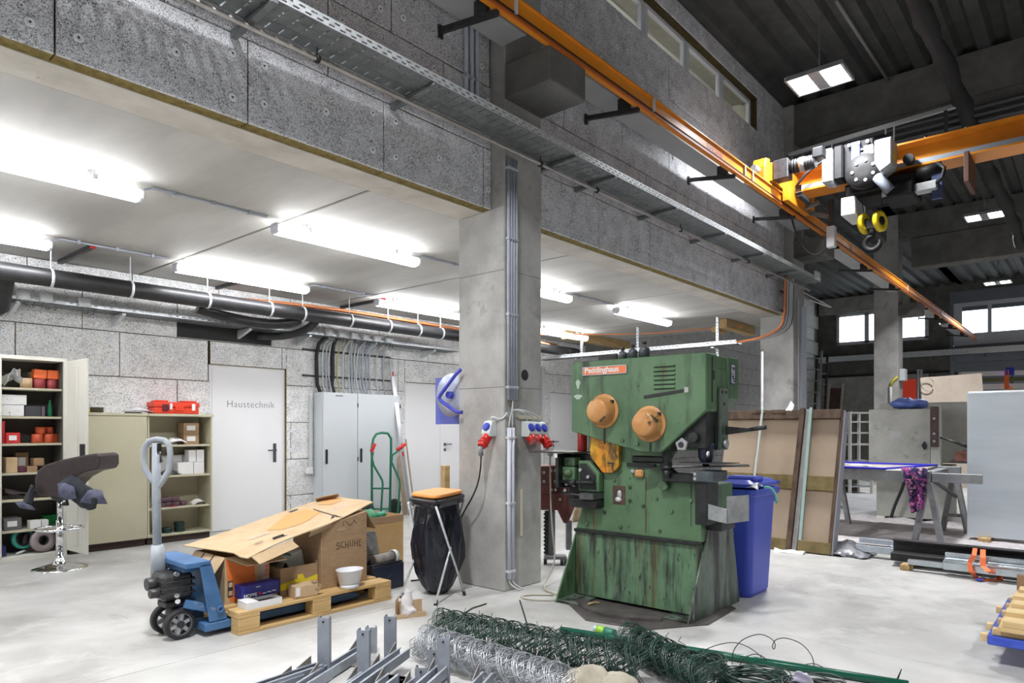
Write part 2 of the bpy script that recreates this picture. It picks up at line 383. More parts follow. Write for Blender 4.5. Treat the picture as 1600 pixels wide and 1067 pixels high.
# back wall of the bay with wood wool boards, doors cut out of the board layer
wall_back = struct('wall_back', B().box(GX0, GX1, YB, YB + .25, 0, ZR + .2), concrete)
D1 = (3.945, 4.985, 2.085); D2 = (7.05, 9.0, 2.02); D3 = (10.80, 12.2, 2.0)
bf = B()
zr = [0.0, .38, .87, 1.37, 1.87, 2.37, 2.87, 3.049]
for ri in range(7):
    z0, z1 = zr[ri], zr[ri + 1]
    base = .05 if ri % 2 == 0 else .55
    xs = [GX0] + [i + base for i in range(-5, 13)]
    if ri == 4: xs = [GX0, -4.05, -3.05, -2.05, -1.05, -.05, .95, 1.95, 2.92, 3.92, 4.92, 5.92, 6.92, 7.92, 8.92, 9.92, 10.92, 11.92, 12.9]
    for a, bb in zip(xs[:-1], xs[1:]):
        segs = [(a, bb, z0, z1)]
        for (d0, d1, dz) in (D1, D2, D3):
            out = []
            for (s0, s1, q0, q1) in segs:
                if q0 >= dz - .01 or s1 <= d0 or s0 >= d1: out.append((s0, s1, q0, q1)); continue
                if s0 < d0: out.append((s0, d0, q0, q1))
                if s1 > d1: out.append((d1, s1, q0, q1))
                if q1 > dz + .02: out.append((max(s0, d0), min(s1, d1), dz, q1))
            segs = out
        for (s0, s1, q0, q1) in segs:
            if s1 - s0 < .04: continue
            put_panel(wall_back, s0, s1, q0, q1, YB - .025, (woodwool_w, yellowcore))
            if s0 > 0 and q1 - q0 > .15:
                for (u, v_) in ((.1, .25), (.1, .78), (.9, .25), (.9, .78), (.5, .5)):
                    if s1 - s0 < .5 and u in (.1, .5): continue
                    fastener(bf, s0 + (s1 - s0) * u, YB - .0895, q0 + (q1 - q0) * v_, .026)
# boards of the high annex wall beyond the slab
zz = [0.0, .5, 1.0, 1.5, 2.0, 2.63, 3.13, 3.6, 4.1, 4.6, 5.1, 5.6, 6.1]
for ri in range(len(zz) - 1):
    for c_ in range(15):
        x0 = 12.9 + c_ + (.5 if ri % 2 else 0)
        if x0 + 1 <= 28: put_panel(wall_back, x0, x0 + 1, zz[ri], zz[ri + 1], YB - .025, (woodwool_w, yellowcore))
bf.build('fasteners', [fast_w, black_rub], wall_back, kind='stuff')
# end wall with high windows, sectional gate beside it
we = B(); X1 = GX1
for (y0, y1, z0, z1) in ((-.6, 3.97, 6.0, ZR + .2), (3.97, 4.62, 0, ZR + .2), (4.62, 7.68, 0, 4.44), (4.62, 7.68, 5.62, ZR + .2), (7.68, 8.65, 0, ZR + .2), (GY0, -.6, 0, ZR + .2)): we.box(X1, X1 + .3, y0, y1, z0, z1)
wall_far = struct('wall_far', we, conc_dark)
B().box(X1 - .03, X1, 4.62, 8.4, .0, 3.22).build('plinth_cladding', concrete, wall_far, .004)
B().box(X1 - .05, X1, 4.0, 8.4, 3.22, 3.30).build('black_joint', black_rub, wall_far)  # black strip along the top of the plinth
B().box(X1 - .12, X1 - .001, 5.2, 8.3, 5.64, 6.25).build('lintel_panel', concrete, wall_far, .01)
wf = B()
for (y0, y1) in ((4.62, 4.74), (5.55, 5.65), (6.55, 6.70), (7.58, 7.68)): wf.box(X1 - .02, X1 + .10, y0, y1, 4.46, 5.60)
wf.box(X1 - .02, X1 + .10, 4.62, 7.68, 4.44, 4.56); wf.box(X1 - .02, X1 + .10, 4.62, 7.68, 5.52, 5.62)
w6 = struct('window_6', wf, pvc, .005)
B().box(X1 + .03, X1 + .04, 4.7, 7.6, 4.52, 5.56).build('pane', glass, w6)
gate_m = mat('blue grey gate', (.17, .19, .23), (.20, .22, .26), scale=2, rough=.5)
gt = B(); gt.box(X1 - .03, X1 + .02, 3.87, 3.97, 0, 6.0); gt.box(X1 - .03, X1 + .02, -.6, -.5, 0, 6.0); gt.box(X1 - .03, X1 + .02, -.5, 3.87, 5.9, 6.0)
gt.box(X1 + .05, X1 + .08, -.5, 3.87, 0, 7 * .59 + .3)  # unseen backing plate, added to stop light leaking between the sections
door5 = struct('door_4', gt, gate_m)
for k in range(10):
    z0 = k * .59
    if k in (7, 8): continue
    gp = B(); gp.box(X1 + .02, X1 + .06, -.5, 3.87, z0 + .006, z0 + .584)
    for q in (.2, .4): gp.box(X1 + .012, X1 + .02, -.5, 3.87, z0 + q - .015, z0 + q + .015)
    gp.build('gate_section', gate_m, door5)
ws = B(); zc0, zc1 = 7 * .59 + .01, 9 * .59
ws.box(X1 + .01, X1 + .07, -.5, 3.87, zc0, zc0 + .40); ws.box(X1 + .01, X1 + .07, -.5, 3.87, 5.46, 5.60)
for y in (-.5, .62, 1.70, 2.78, 3.62): ws.box(X1 + .01, X1 + .07, y, y + .12 if y < 3.5 else 3.87, zc0 + .40, 5.46)
sec = ws.build('window_section', pvc, door5)
B().box(X1 + .03, X1 + .04, -.45, 3.8, zc0 + .36, 5.5).build('pane', glass, sec)
B().box(X1 + .0, X1 + .06, -.5, 3.87, 5.60, 5.9).build('gate_section', gate_m, door5)
# canopy of the neighbouring hall outside, seen through the gate glazing
cb = B(); cb.box(34, 40, -4, 2.2, 5.6, 6.0); cb.build('canopy', mat('blue canopy', (.05, .10, .25), rough=.5), None); bpy.context.scene.collection.objects['canopy']['kind'] = 'structure'
# walls behind the camera
struct('wall_near', B().box(GX0 - .3, GX0, GY0, 8.7, 0, ZR), concrete); struct('wall_right', B().box(GX0, GX1 + .3, GY0 - .3, GY0, 0, ZR + .15), concrete)
struct('wall_annex', B().box(11.55, 11.72, 5.7, 8.5, 3.32, ZR + .1), concrete)
# doors in the back wall
door_m = mat('white door leaf', (.83, .83, .84), rough=.4)
blackish = mat('soft black print', (.13, .13, .14), rough=.6)
def lever(parent, x, y, z, sgn=-1, plate=True):
    b = B()
    if plate: b.box(x - .022, x + .022, y - .012, y, z - .16, z + .09)
    else: b.cyl((x, y, z), (x, y - .012, z), .026, 12); b.cyl((x, y, z - .09), (x, y - .012, z - .09), .026, 12)
    b.cyl((x, y, z), (x, y - .05, z), .011, 8); b.bar((x, y - .05, z), (x + sgn * .12, y - .05, z), .018, .018)
    return b.build('lever_handle', mat('dark satin steel', (.16, .16, .18), rough=.35, metal=.8), parent, .003)
b = B(); x0, x1, zt = D1; b.box(x0, x0 + .05, YB - .045, YB, 0, zt); b.box(x1 - .05, x1, YB - .045, YB, 0, zt); b.box(x0 + .05, x1 - .05, YB - .045, YB, zt - .05, zt)
d1 = struct('door_1', b, door_m, .003)
B().box(x0 + .04, x1 - .04, YB - .05, YB - .005, .005, zt - .045).build('door_leaf', door_m, d1, .003)
lever(d1, 4.83, YB - .05, 1.0, -1)
text('Haustechnik', 'lettering', d1, .125, frame((4.17, YB - .051, 1.56), (1, 0, 0), (0, 0, 1)), blackish, .0005, 1.08, .98, -.002)
B().box(D1[1] + .001, D1[1] + .014, YB - .08, YB - .002, 0, D1[2]).build('reveal', yellowcore, d1)
B().box(D1[0], D1[1], YB - .08, YB - .002, D1[2] + .001, D1[2] + .014).build('reveal', yellowcore, d1)
for nm, (x0, x1, zt) in (('door_2', D2), ('door_3', D3)):
    b = B(); b.box(x0, x0 + .05, YB - .045, YB, 0, zt); b.box(x1 - .05, x1, YB - .045, YB, 0, zt); b.box(x0 + .05, x1 - .05, YB - .045, YB, zt - .06, zt)
    dd = struct(nm, b, door_m, .003)
    xm = x0 + (.80 if nm == 'door_2' else .05)
    if nm == 'door_2': B().box(x0 + .04, xm - .003, YB - .05, YB - .005, .005, zt - .05).build('door_leaf', door_m, dd, .003)
    B().box(xm + .003, x1 - .04, YB - .05, YB - .005, .005, zt - .05).build('door_leaf', door_m, dd, .003)
    lever(dd, xm + .10, YB - .05, 1.02, 1, False)
    B().box(x0, x1, YB - .08, YB - .002, zt + .001, zt + .014).build('reveal', yellowcore, dd)
# ================================================================ LAMPS
tube_m = mat('lit diffuser', (.9, .9, .9), rough=.5, emit=((.96, .97, 1), TUBE_E))
lamp_body = mat('lamp housing', (.55, .55, .60), rough=.4)
def fluo_proto():
    t = T('ceiling_lamp', '', 'lamp', (0, 0, 0), 'fluorescent lamps under the bay ceiling')
    b = B(); b.prism([(0, -.055, .068), (0, .055, .068), (0, .04, .09), (0, -.04, .09)], (1.57, 0, 0)); b.build('housing', lamp_body, t, .004)
    b = B(); pr = [(-.066, .068), (-.062, .02), (-.035, .002), (0, -.004), (.035, .002), (.062, .02), (.066, .068)]
    b.prism([(.03, y, z) for (y, z) in pr], (1.51, 0, 0)); b.build('diffuser', tube_m, t)
    for x in (0, 1.54): B().prism([(x, -.06, .067), (x, -.05, .01), (x, 0, -.002), (x, .05, .01), (x, .06, .067)], (.03, 0, 0)).build('end_cap', lamp_body, t, .004)
    for x in (.3, 1.25): B().prism([(x - .015, -.02, .138), (x - .015, .02, .138), (x - .015, .02, .10), (x - .015, .075, .10), (x - .015, .075, .06), (x - .015, -.075, .06), (x - .015, -.075, .10), (x - .015, -.02, .10)], (.03, 0, 0)).build('clip', steel_galv, t)
    return t
flp = fluo_proto(); first = True
for row, (y, zl) in enumerate(((5.2, 2.912), (7.25, 2.912))):
    xs_ = [-4.8, -2.2, .40, 3.0, 5.6, 8.28] if row == 0 else [-4.8, -2.2, .40, 3.06, 5.66, 8.95]
    words = ['furthest behind', 'second behind', 'leftmost', 'second from left', 'third from left', 'fourth from left']
    for i, x in enumerate(xs_):
        lab = 'lit fluorescent tube lamp, %s in the %s row under the bay ceiling' % (words[i], 'front' if row == 0 else 'rear')
        if first: o = flp; o.matrix_world = Matrix.Translation((x, y, zl)); WM[o] = o.matrix_world.copy(); o['label'] = lab; first = False
        else: copy_thing(flp, (x, y, zl), lab)
    for i in range(5):
        a, c = xs_[i] + 1.64, xs_[i + 1] - .06
        b = B(); b.cyl((a, y, 3.035), (c, y, 3.035), .011, 8); b.cyl((a - .07, y, 3.0), (a, y, 3.03), .009, 6)
        if i < 2: continue
        cd = T('ceiling_conduit', 'grey conduit joining the %s and next tube lamps of the %s row' % (words[i], 'front' if row == 0 else 'rear'), 'conduit', ((a + c) / 2, y, 3.035))
        b.build('tube', grey_plas, cd)
        for x in (a + .15, (a + c) / 2, c - .15): B().box(x - .012, x + .012, y - .018, y + .018, 3.018, 3.05).build('clip', grey_plas, cd)
bay_m = mat('lit led panel', (.9, .9, .9), emit=((.97, .98, 1), BAY_E))
alu = mat('cast aluminium', (.36, .37, .38), (.44, .45, .46), scale=10, rough=.4, metal=.6)
wire_m = mat('steel wire', (.5, .5, .48), rough=.4, metal=.7)
def bay_proto():
    t = T('highbay_lamp', '', 'lamp', (0, 0, 0), 'high bay lamps under the roof')
    b = B()
    b.box(-.245, .245, -.315, -.29, 0, .05); b.box(-.245, .245, .29, .315, 0, .05); b.box(-.245, -.225, -.29, .29, 0, .05); b.box(.225, .245, -.29, .29, 0, .05)
    b.box(-.225, .225, -.07, .07, .008, .04); b.box(-.225, .225, -.29, .29, .04, .055); b.build('frame', alu, t, .006)
    f = B()
    for k in range(9): y = -.06 + .015 * k; f.box(-.215, .215, y - .002, y + .002, .0, .008)
    f.build('cooling_fins', alu, t, kind='stuff')
    for s in (-1, 1): B().box(-.22, .22, s * .18 - .105, s * .18 + .105, .018, .03).build('led_panel', bay_m, t)
    ld = bpy.data.lights.new('led_beam', 'AREA'); ld.shape = 'RECTANGLE'; ld.size = .42; ld.size_y = .52; ld.energy = BAY_W; ld.spread = BAY_S; ld.color = (.97, .98, 1)
    lo_ = bpy.data.objects.new('led_beam', ld); COL.objects.link(lo_); lo_.parent = t; lo_.location = (0, 0, -.004); WM[lo_] = Matrix.Identity(4)
    g = B(); g.box(-.1, .1, -.13, .13, .055, .10); g.build('driver_box', alu, t, .01)
    g = B(); g.tube([(0, -.18, .055), (0, -.1, .14), (0, .1, .14), (0, .18, .055)], .01, 6); g.tube([(0, 0, .14), (0, 0, .3), (0, .01, ZR - 5.30 + .095)], .006, 5); g.build('suspension', wire_m, t)
    return t
bp_ = bay_proto(); k = 0
BAYS = [(8.29, 2.46), (15.68, 1.67), (23.1, 2.16), (1.0, 2.2), (1.0, -3.0), (8.3, -3.0), (15.6, -3.2), (-4, 0)]
BW = ['nearest lit one, above the crane trolley', 'second lit one, beyond the crane trolley', 'third lit one, far end by the gate', 'one over the camera', 'one behind the camera to the right', 'one right of the view', 'far one right of the view', 'rearmost one']
for i, (x, y) in enumerate(BAYS):
    lab = 'twin LED high bay lamp, ' + BW[i]
    if i == 0: o = bp_; o.matrix_world = Matrix.Translation((x, y, 5.30)); WM[o] = o.matrix_world.copy(); o['label'] = lab
    else: copy_thing(bp_, (x, y, 5.30), lab)
# unseen fill lamp, added to brighten the upper floor behind the window band
lf = T('fill_lamp', 'added unseen fill lamp brightening the upper floor behind the window band', 'lamp', (7, 4.7, 6.15))
B().box(5.2, 9.4, 4.66, 4.74, 6.16, 6.218).build('housing', lamp_body, lf)
B().box(5.22, 9.38, 4.665, 4.735, 6.152, 6.16).build('diffuser', mat('upper floor fill glow', (.9, .9, .9), emit=((1, 1, .94), 34.0)), lf)
# ================================================================ SERVICES: cable trays, conduits, pipes, sockets
def perf_tray(name, label, p, q, wd, ht, side, end=None, step=.075):
    """cable tray from p to q (bottom centre line), slotted side walls and slotted bottom"""
    p, q = V(p), V(q); d = (q - p).normalized(); s = d.cross(V((0, 0, 1))); Ln = (q - p).length
    t = T(name, label, 'cable tray', (p + q) / 2)
    b = B(); n = int(Ln / step)
    for sg in (-1, 1):
        o = s * (sg * wd / 2)
        for (z0, z1) in ((0, ht * .22), (ht * .40, ht * .60), (ht * .78, ht)):
            b.bar(p + o + V((0, 0, (z0 + z1) / 2)), q + o + V((0, 0, (z0 + z1) / 2)), .003, z1 - z0)
        for i in range(n):
            for (zz_, of) in ((ht * .31, 0), (ht * .69, .5)):
                c = p + d * ((i + of) * step + .012) + o
                b.bar(c + V((0, 0, zz_ - ht * .09)), c + V((0, 0, zz_ + ht * .09)), .036, .003, up=s)
    b.build('slotted_side', steel_galv, t, kind='stuff')
    b = B(); m = int(Ln / .085)
    for i in range(m):
        c = p + d * (i * .085 + .04)
        b.bar(c - s * (wd / 2), c + s * (wd / 2), .075, .002)
    for sg in (-.98, -.35, .35, .98): b.bar(p + s * (sg * wd / 2) - V((0, 0, .001)), q + s * (sg * wd / 2) - V((0, 0, .001)), .02, .003)
    b.build('slotted_bottom', tray_m, t, kind='stuff')
    return t
tray_m = mat('dark galvanised sheet', (.15, .165, .17), (.23, .245, .25), scale=12, rough=.5, metal=.5)  # darker tone for tray bottoms, brackets and arms
YT0, YT1, ZT = 3.28, 3.56, 3.545
tr = perf_tray('cable_tray', 'long perforated cable tray on brackets along the main wall above the bay opening', (-2, 3.42, ZT), (11.13, 3.42, ZT), .28, .06, 1)
for x in (-.6, .7, 1.89, 3.03, 4.6, 5.2, 6.35, 7.55, 8.76, 10.0):
    b = B(); yw = 3.706
    b.prism([(x - .02, yw, ZT - .012), (x - .02, 3.26, ZT - .012), (x - .02, 3.26, ZT - .03), (x - .02, yw, ZT - .055)], (.04, 0, 0)); b.build('bracket', tray_m, tr, .003)
cbl = mat('grey cable', (.10, .10, .10), (.2, .2, .2), scale=30, rough=.6)
for k, (y, dz) in enumerate(((3.33, .018), (3.38, .016), (3.43, .02), (3.50, .016))):
    B().tube([V((-2 + i * .5, y + rnd.uniform(-.02, .02), ZT + dz)) for i in range(26)], .009, 5).build('cable', cbl, tr)
# end of the tray: junction box and cables turning down the second column
jb = T('junction_box', 'small white junction box at the far end of the long cable tray', 'junction box', (10.85, 3.25, 3.6))
B().box(10.75, 10.94, 3.235, 3.27, 3.545, 3.66).build('box', light_grey, jb, .006); B().box(10.76, 10.93, 3.225, 3.235, 3.555, 3.65).build('lid', light_grey, jb, .004)
cd = T('cable_bundle', 'bundle of pale, dark and orange cables curving down the second column to the bay tray', 'cable', (10.5, 3.55, 2.6))
for k in range(8):
    x = 10.30 + .05 * k
    pts = [(x, 3.50, 3.56), (x, 3.54, 3.47), (x + .01, 3.55, 3.2), (x, 3.55, 3.0)] + [tuple(v_) for v_ in bez((x - .02, 3.555, 2.95), (x - .06, 3.55, 2.75), (x - .3 - .02 * k, 3.6, 2.62), (10.22, 4.25, 2.615), 8)]
    m = [mat('orange cable', (.75, .22, .06), rough=.5), cbl, light_grey, cbl, light_grey, grey_plas, light_grey, cbl][k]
    B().tube([V(p) for p in pts], .016, 6).build('cable', m, cd)
cs = B(); cs.box(10.25, 10.76, 3.57, 3.6, 3.30, 3.33); cs.build('clamp_rail', steel_dark, cd)
B().box(10.2, 10.76, 3.57, 3.6, 3.02, 3.05).build('clamp_rail', steel_dark, cd)
# thin steel pipe hung under the tray
pp = T('air_pipe', 'thin galvanised pipe hung below the long cable tray', 'pipe', (4.7, 3.5, 3.47))
B().cyl((-2, 3.5, 3.475), (11.3, 3.5, 3.475), .015, 10).build('tube', mat('pipe steel', (.30, .28, .26), (.42, .40, .38), scale=9, rough=.4, metal=.6), pp)
for x in (2.3, 4.42, 5.25, 6.9, 8.8): 
    B().lathe([(.0155, -.012), (.024, -.012), (.024, .012), (.0155, .012)], (x, 3.5, 3.475), (1, 0, 0), 10).build('pipe_clamp', black_rub, pp)
    B().cyl((x, 3.5, 3.495), (x, 3.5, 3.54), .005, 6).build('hanger_rod', steel_dark, pp)
# vertical conduits on the front column and on the wall
for k in range(4):
    x = 4.078 + .031 * k
    cd = T('conduit', 'grey vertical conduit high on the front column, %s of four' % ['leftmost', 'second from left', 'third from left', 'rightmost'][k], 'conduit', (x, 3.553, 1.5), 'four conduits on the front column')
    B().cyl((x, 3.553, 1.52), (x, 3.553, 3.44), .0135, 10).build('tube', grey_plas, cd)
    for z in (1.62, 2.2, 2.8, 3.36): B().box(x - .0155, x + .0155, 3.536, 3.57, z - .01, z + .01).build('clip', grey_plas, cd, .002)
for k in range(2):
    x = 4.082 + .04 * k
    cd = T('conduit', 'thick grey vertical conduit low on the front column, %s one' % ['left', 'right'][k], 'conduit', (x, 3.55, .07))
    B().cyl((x, 3.549, .10), (x, 3.549, 1.30), .018, 12).build('tube', mat('pale conduit', (.55, .57, .64), rough=.45), cd)
    for z in (.16, .7, 1.22): B().box(x - .02, x + .02, 3.529, 3.57, z - .01, z + .01).build('clip', light_grey, cd, .002)
    B().tube(bez((x, 3.55, 1.30), (x, 3.55, 1.4), (4.12, 3.545, 1.4), (4.125, 3.55, 1.52), 8), .006, 5).build('cable', light_grey, cd)
    B().tube(bez((x, 3.55, .10), (x, 3.55, .05), (4.12 + .05 * k, 3.52, .03), (4.16 + .04 * k, 3.50, .006), 8), .007, 5).build('cable', light_grey, cd)
for k in range(3):
    x = 3.74 + .06 * k
    cd = T('conduit', 'grey wall conduit rising above the long tray left of the front column, %s' % ['left', 'middle', 'right'][k], 'conduit', (x, 3.69, 3.7), 'three conduits on the wall left of the front column')
    B().cyl((x, 3.69, 3.70), (x, 3.69, 6.2), .02, 10).build('tube', grey_plas, cd)
    for z in (4.0, 5.0, 6.0): B().box(x - .023, x + .023, 3.67, 3.707, z - .012, z + .012).build('clip', grey_plas, cd)
# CEE socket combinations
blue_p = mat('blue plastic', (.035, .06, .48), rough=.35); red_p = mat('red plastic', (.55, .015, .012), rough=.35); lamp_wh = mat('pale grey box', (.62, .66, .65), rough=.4)
def cee(name, label, M, plug=False, grp=None):           # M: x to the right, y up, z away from the mounting face
    t = T(name, label, 'socket', M @ V((0, 0, 0)), grp)
    def X(l): return [M @ V(p) for p in l]
    b = B(); b.prism(X([(-.045, .07, 0), (-.045, .06, .05), (-.045, -.03, .085), (-.045, -.06, .075), (-.045, -.06, 0)]), M.to_3x3() @ V((.09, 0, 0))); b.build('box', lamp_wh, t, .004)
    b = B(); n = V((0, .39, .92)); n.normalize(); c = V((0, .015, .066))
    b.cyl(M @ c, M @ (c + n * .014), .034, 16); b.cyl(M @ (c + n * .014), M @ (c + n * .02), .026, 16); b.build('blue_socket', blue_p, t, .002)
    b = B(); c = V((0, -.055, .05)); d = V((0, -.72, .69)); d.normalize()
    b.cyl(M @ c, M @ (c + d * .05), .038, 16); b.cyl(M @ (c + d * .05), M @ (c + d * .058), .043, 16); b.build('red_socket', red_p, t, .002)
    if plug:
        b = B(); e = c + d * .058; b.cyl(M @ e, M @ (e + d * .06), .04, 14, .034); b.cyl(M @ (e + d * .02), M @ (e + d * .032), .046, 14); b.build('red_plug', red_p, t, .002)
        b = B(); e2 = e + d * .06; b.tube([M @ e2, M @ (e2 + V((0, -.03, .008))), M @ (e2 + V((0, -.07, 0)))], .021, 10); b.build('cable_gland', mat('grey gland', (.22, .23, .25), rough=.5), t)
        return t, M @ (e2 + V((0, -.07, 0)))
    return t, None
ML = frame((4.05, 3.70, 1.29), (0, -1, 0), (0, 0, 1))
sk, e1 = cee('socket_combination', 'socket box with blue and red outlets on the left face of the front column', ML, True)
tag(B().tube([V(p) for p in bez(ML @ V((0, .07, .02)), ML @ V((.02, .15, .03)), (4.03, 3.60, 1.30), (4.06, 3.55, 1.42), 10)], .007, 6).build('supply_cable', light_grey), 'short white cable looping up from the single socket box on the column', 'cable')
tag(B().tube([V(p) for p in bez(e1, e1 + V((0, 0, -.35)), (3.94, 3.92, .7), (3.97, 4.02, .45), 10) + bez((3.97, 4.02, .45), (4.0, 4.12, .2), (3.95, 4.2, .01), (3.8, 4.4, .01), 8)[1:]], .007, 6).build('power_cable', black_rub), 'black power cable hanging from the single socket box toward the refuse bag', 'cable')
for k in range(3):
    MR = frame((4.30 + .085 * k, 3.57, 1.285 - .003 * k), (1, 0, 0), (0, 0, 1))
    sk, e2 = cee('socket_combination', 'blue and red socket box on the front column face, %s' % ['leftmost of three', 'middle of three', 'rightmost of three with plug'][k], MR, k == 2, 'three socket boxes in a row')
    tag(B().tube([V(p) for p in bez(MR @ V((0, .07, .02)), MR @ V((0, .13, .04)), (4.2, 3.53, 1.44 + .01 * k), (4.13, 3.55, 1.44), 10)], .006, 6).build('supply_cable', light_grey), 'white cable arching from the conduits to the %s of three socket boxes' % ['leftmost', 'middle', 'rightmost'][k], 'cable')
beige_c = mat('beige cable', (.45, .42, .34), rough=.5)
tag(B().tube([V(p) for p in bez(e2, e2 + V((.0, 0, -.4)), (4.50, 3.45, .5), (4.53, 3.44, .3), 10) + bez((4.53, 3.44, .3), (4.53, 3.40, .05), (4.3, 3.5, .008), (4.25, 3.25, .008), 10)[1:] + bez((4.25, 3.25, .008), (4.22, 3.02, .008), (4.05, 3.05, .008), (3.98, 3.25, .008), 8)[1:] + bez((3.98, 3.25, .008), (3.95, 3.42, .008), (4.1, 3.4, .008), (4.2, 3.2, .008), 6)[1:]], .0075, 6).build('power_cable', beige_c), 'beige power cable running from the three socket boxes down to the floor by the press', 'cable')
# insulated black pipes along the back wall of the bay
ins = mat('black pipe insulation', (.010, .010, .011), (.02, .02, .022), scale=10, rough=.42)
p1 = T('insulated_pipe', 'thick black insulated pipe along the bay back wall, front one', 'pipe', (4, 7.55, 2.72))
B().cyl((-3, 7.55, 2.72), (10.3, 7.55, 2.72), .085, 20).build('tube', ins, p1)
p2 = T('insulated_pipe', 'black insulated pipe with a silver joint line, behind the front pipe', 'pipe', (4, 7.80, 2.76))
B().cyl((-3, 7.80, 2.77), (7.2, 7.80, 2.77), .075, 18).build('tube', ins, p2)
def elbow(pts, r, lab): tag(B().tube(pts, r, 14).build('pipe_bend', ins), lab, 'pipe')
elbow([V((1.72, 7.62, 2.72)), V((1.74, 7.75, 2.66)), V((1.75, 7.95, 2.45)), V((1.72, 8.05, 2.42)), V((1.5, 8.15, 2.42))], .07, 'black pipe bend at the far left of the back wall')
elbow(bez((3.6, 7.9, 2.68), (4.1, 7.85, 2.56), (4.6, 7.7, 2.53), (4.75, 7.62, 2.66), 12), .06, 'black pipe branch dipping below the front pipe near the middle')
elbow(bez((4.5, 8.2, 2.48), (4.75, 8.05, 2.46), (4.95, 7.8, 2.5), (5.0, 7.62, 2.68), 12), .05, 'thinner black pipe branch curving to the wall near the middle')
elbow(bez((10.3, 7.55, 2.72), (10.6, 7.55, 2.72), (10.75, 7.6, 2.74), (10.95, 7.75, 2.74), 8), .085, 'end of the thick black pipe seen right of the front column')
orange_c = mat('orange corrugated conduit', (.72, .25, .09), rough=.5)
ocn = T('orange_conduit', 'pair of orange conduits lying over the black pipes of the bay', 'conduit', (7, 7.85, 2.9))
for k, dy in enumerate((0, .06)):
    B().tube([V(p) for p in bez((3.9, 8.28, 2.90), (5, 7.9 + dy, 2.93), (5.6, 7.8 + dy, 2.90), (7, 7.86 + dy, 2.90), 14) + [(10.4, 7.86 + dy, 2.88)]], .02, 6).build('conduit', orange_c, ocn)
for i, x in enumerate((2.05, 2.75, 3.55, 4.3, 4.75, 5.45, 6.1, 6.65, 7.1)):
    y = 7.55
    hg = T('pipe_hanger', 'hanger rod and ring on the black pipe, %s from the left' % ['first', 'second', 'third', 'fourth', 'fifth', 'sixth', 'seventh', 'eighth', 'last'][i], 'pipe hanger', (x, y, 2.63), 'pipe hangers on the black pipe')
    B().cyl((x, y, 2.815), (x, y, 3.05), .006, 6).build('rod', steel_galv, hg)
    B().lathe([(.086, -.012), (.092, -.012), (.092, .012), (.086, .012)], (x, y, 2.72), (1, 0, 0), 18).build('ring', steel_galv, hg)
for i, (x, y0, y1) in enumerate(((2.32, 7.3, 8.25), (4.02, 7.5, 8.3), (5.85, 7.35, 8.3))):
    tag(B().box(x - .02, x + .02, y0, y1, 3.01, 3.05).build('mounting_rail', steel_dark), 'dark mounting rail across the bay ceiling over the pipes, %s' % ['left one', 'middle one', 'right one with red end'][i], 'rail')
    tag(B().box(x - .022, x + .022, y0 - .035, y0, 3.008, 3.05).build('rail_cap', red_p), 'small red end cap on the %s mounting rail of the ceiling' % ['left', 'middle', 'right'][i], 'cap')
tr2 = perf_tray('cable_tray', 'silver perforated cable tray along the bay back wall below the black pipes', (-1, 8.13, 2.55), (8.0, 8.13, 2.55), .3, .06, 1)
for x in (1.9, 2.85, 4.3, 5.15, 6.25, 7.4):
    b = B(); b.prism([(x - .02, 8.31, 2.535), (x - .02, 7.99, 2.535), (x - .02, 7.99, 2.515), (x - .02, 8.31, 2.42)], (.04, 0, 0)); b.build('bracket', steel_galv, tr2, .003)
bw_ = ['first from left', 'second from left', 'third from left', 'left of the six over the electrical cabinet', 'second of the six over the electrical cabinet', 'third of the six over the electrical cabinet', 'fourth of the six over the electrical cabinet', 'fifth of the six over the electrical cabinet', 'right of the six over the electrical cabinet']
for k, x in enumerate((1.93, 2.12, 2.46, 5.42, 5.62, 5.82, 6.02, 6.22, 6.44)):
    j = T('junction_box', 'grey junction box on the rear cable tray, ' + bw_[k], 'junction box', (x, 7.96, 2.55), 'junction boxes on the rear tray')
    B().box(x - .055, x + .055, 7.93, 7.975, 2.545, 2.645).build('box', light_grey, j, .006); B().box(x - .05, x + .05, 7.924, 7.93, 2.55, 2.64).build('lid', light_grey, j, .003)
    for s_ in (-.025, .03): B().tube(bez((x + s_, 7.95, 2.545), (x + s_, 7.93, 2.46), (x + s_ + .07, 7.96, 2.45), (x + s_ + .075, 8.0, 2.56), 8), .008, 5).build('cable', cbl, j)
# dark recess with a sliding hatch on the wall behind the branch pipes
tag(B().box(3.55, 4.75, 8.29, 8.311, 2.38, 2.62).build('duct_opening', mat('dark opening', (.03, .03, .03), rough=.9)), 'dark slot in the back wall above the white door', 'opening')
# cable bundle down to the electrical cabinet
cx = [5.43, 5.52, 5.58, 5.63, 5.69, 5.77, 5.86, 5.96, 6.01, 6.06, 6.11, 6.16, 6.21, 6.27, 6.33, 6.46, 6.60]
cb_ = T('cable_bundle', 'row of black and grey cables dropping from the rear tray into the grey electrical cabinet', 'cable', (6, 8.26, 1.8))
for k, x in enumerate(cx):
    big = k in (0, 4)
    r_ = .028 if big else rnd.choice((.011, .013, .015)); m = black_rub if big else rnd.choice((light_grey, cbl, grey_plas, light_grey))
    if k == 5: m = mat('yellow green cable', (.5, .52, .2), rough=.5)
    B().tube([V(p) for p in [(x + rnd.uniform(-.05, .05), 8.12, 2.56), (x + rnd.uniform(-.02, .02), 8.24, 2.46), (x, 8.28, 2.3), (x + rnd.uniform(-.015, .015), 8.28, 2.05), (x + rnd.uniform(-.02, .02), 8.27, 1.9), (x + rnd.uniform(-.02, .02), 8.22, 1.79)]], r_, 6).build('cable', m, cb_)
for z in (2.38, 2.02): B().box(5.22, 6.75, 8.29, 8.31, z - .012, z + .012).build('clamp_rail', steel_dark, cb_)
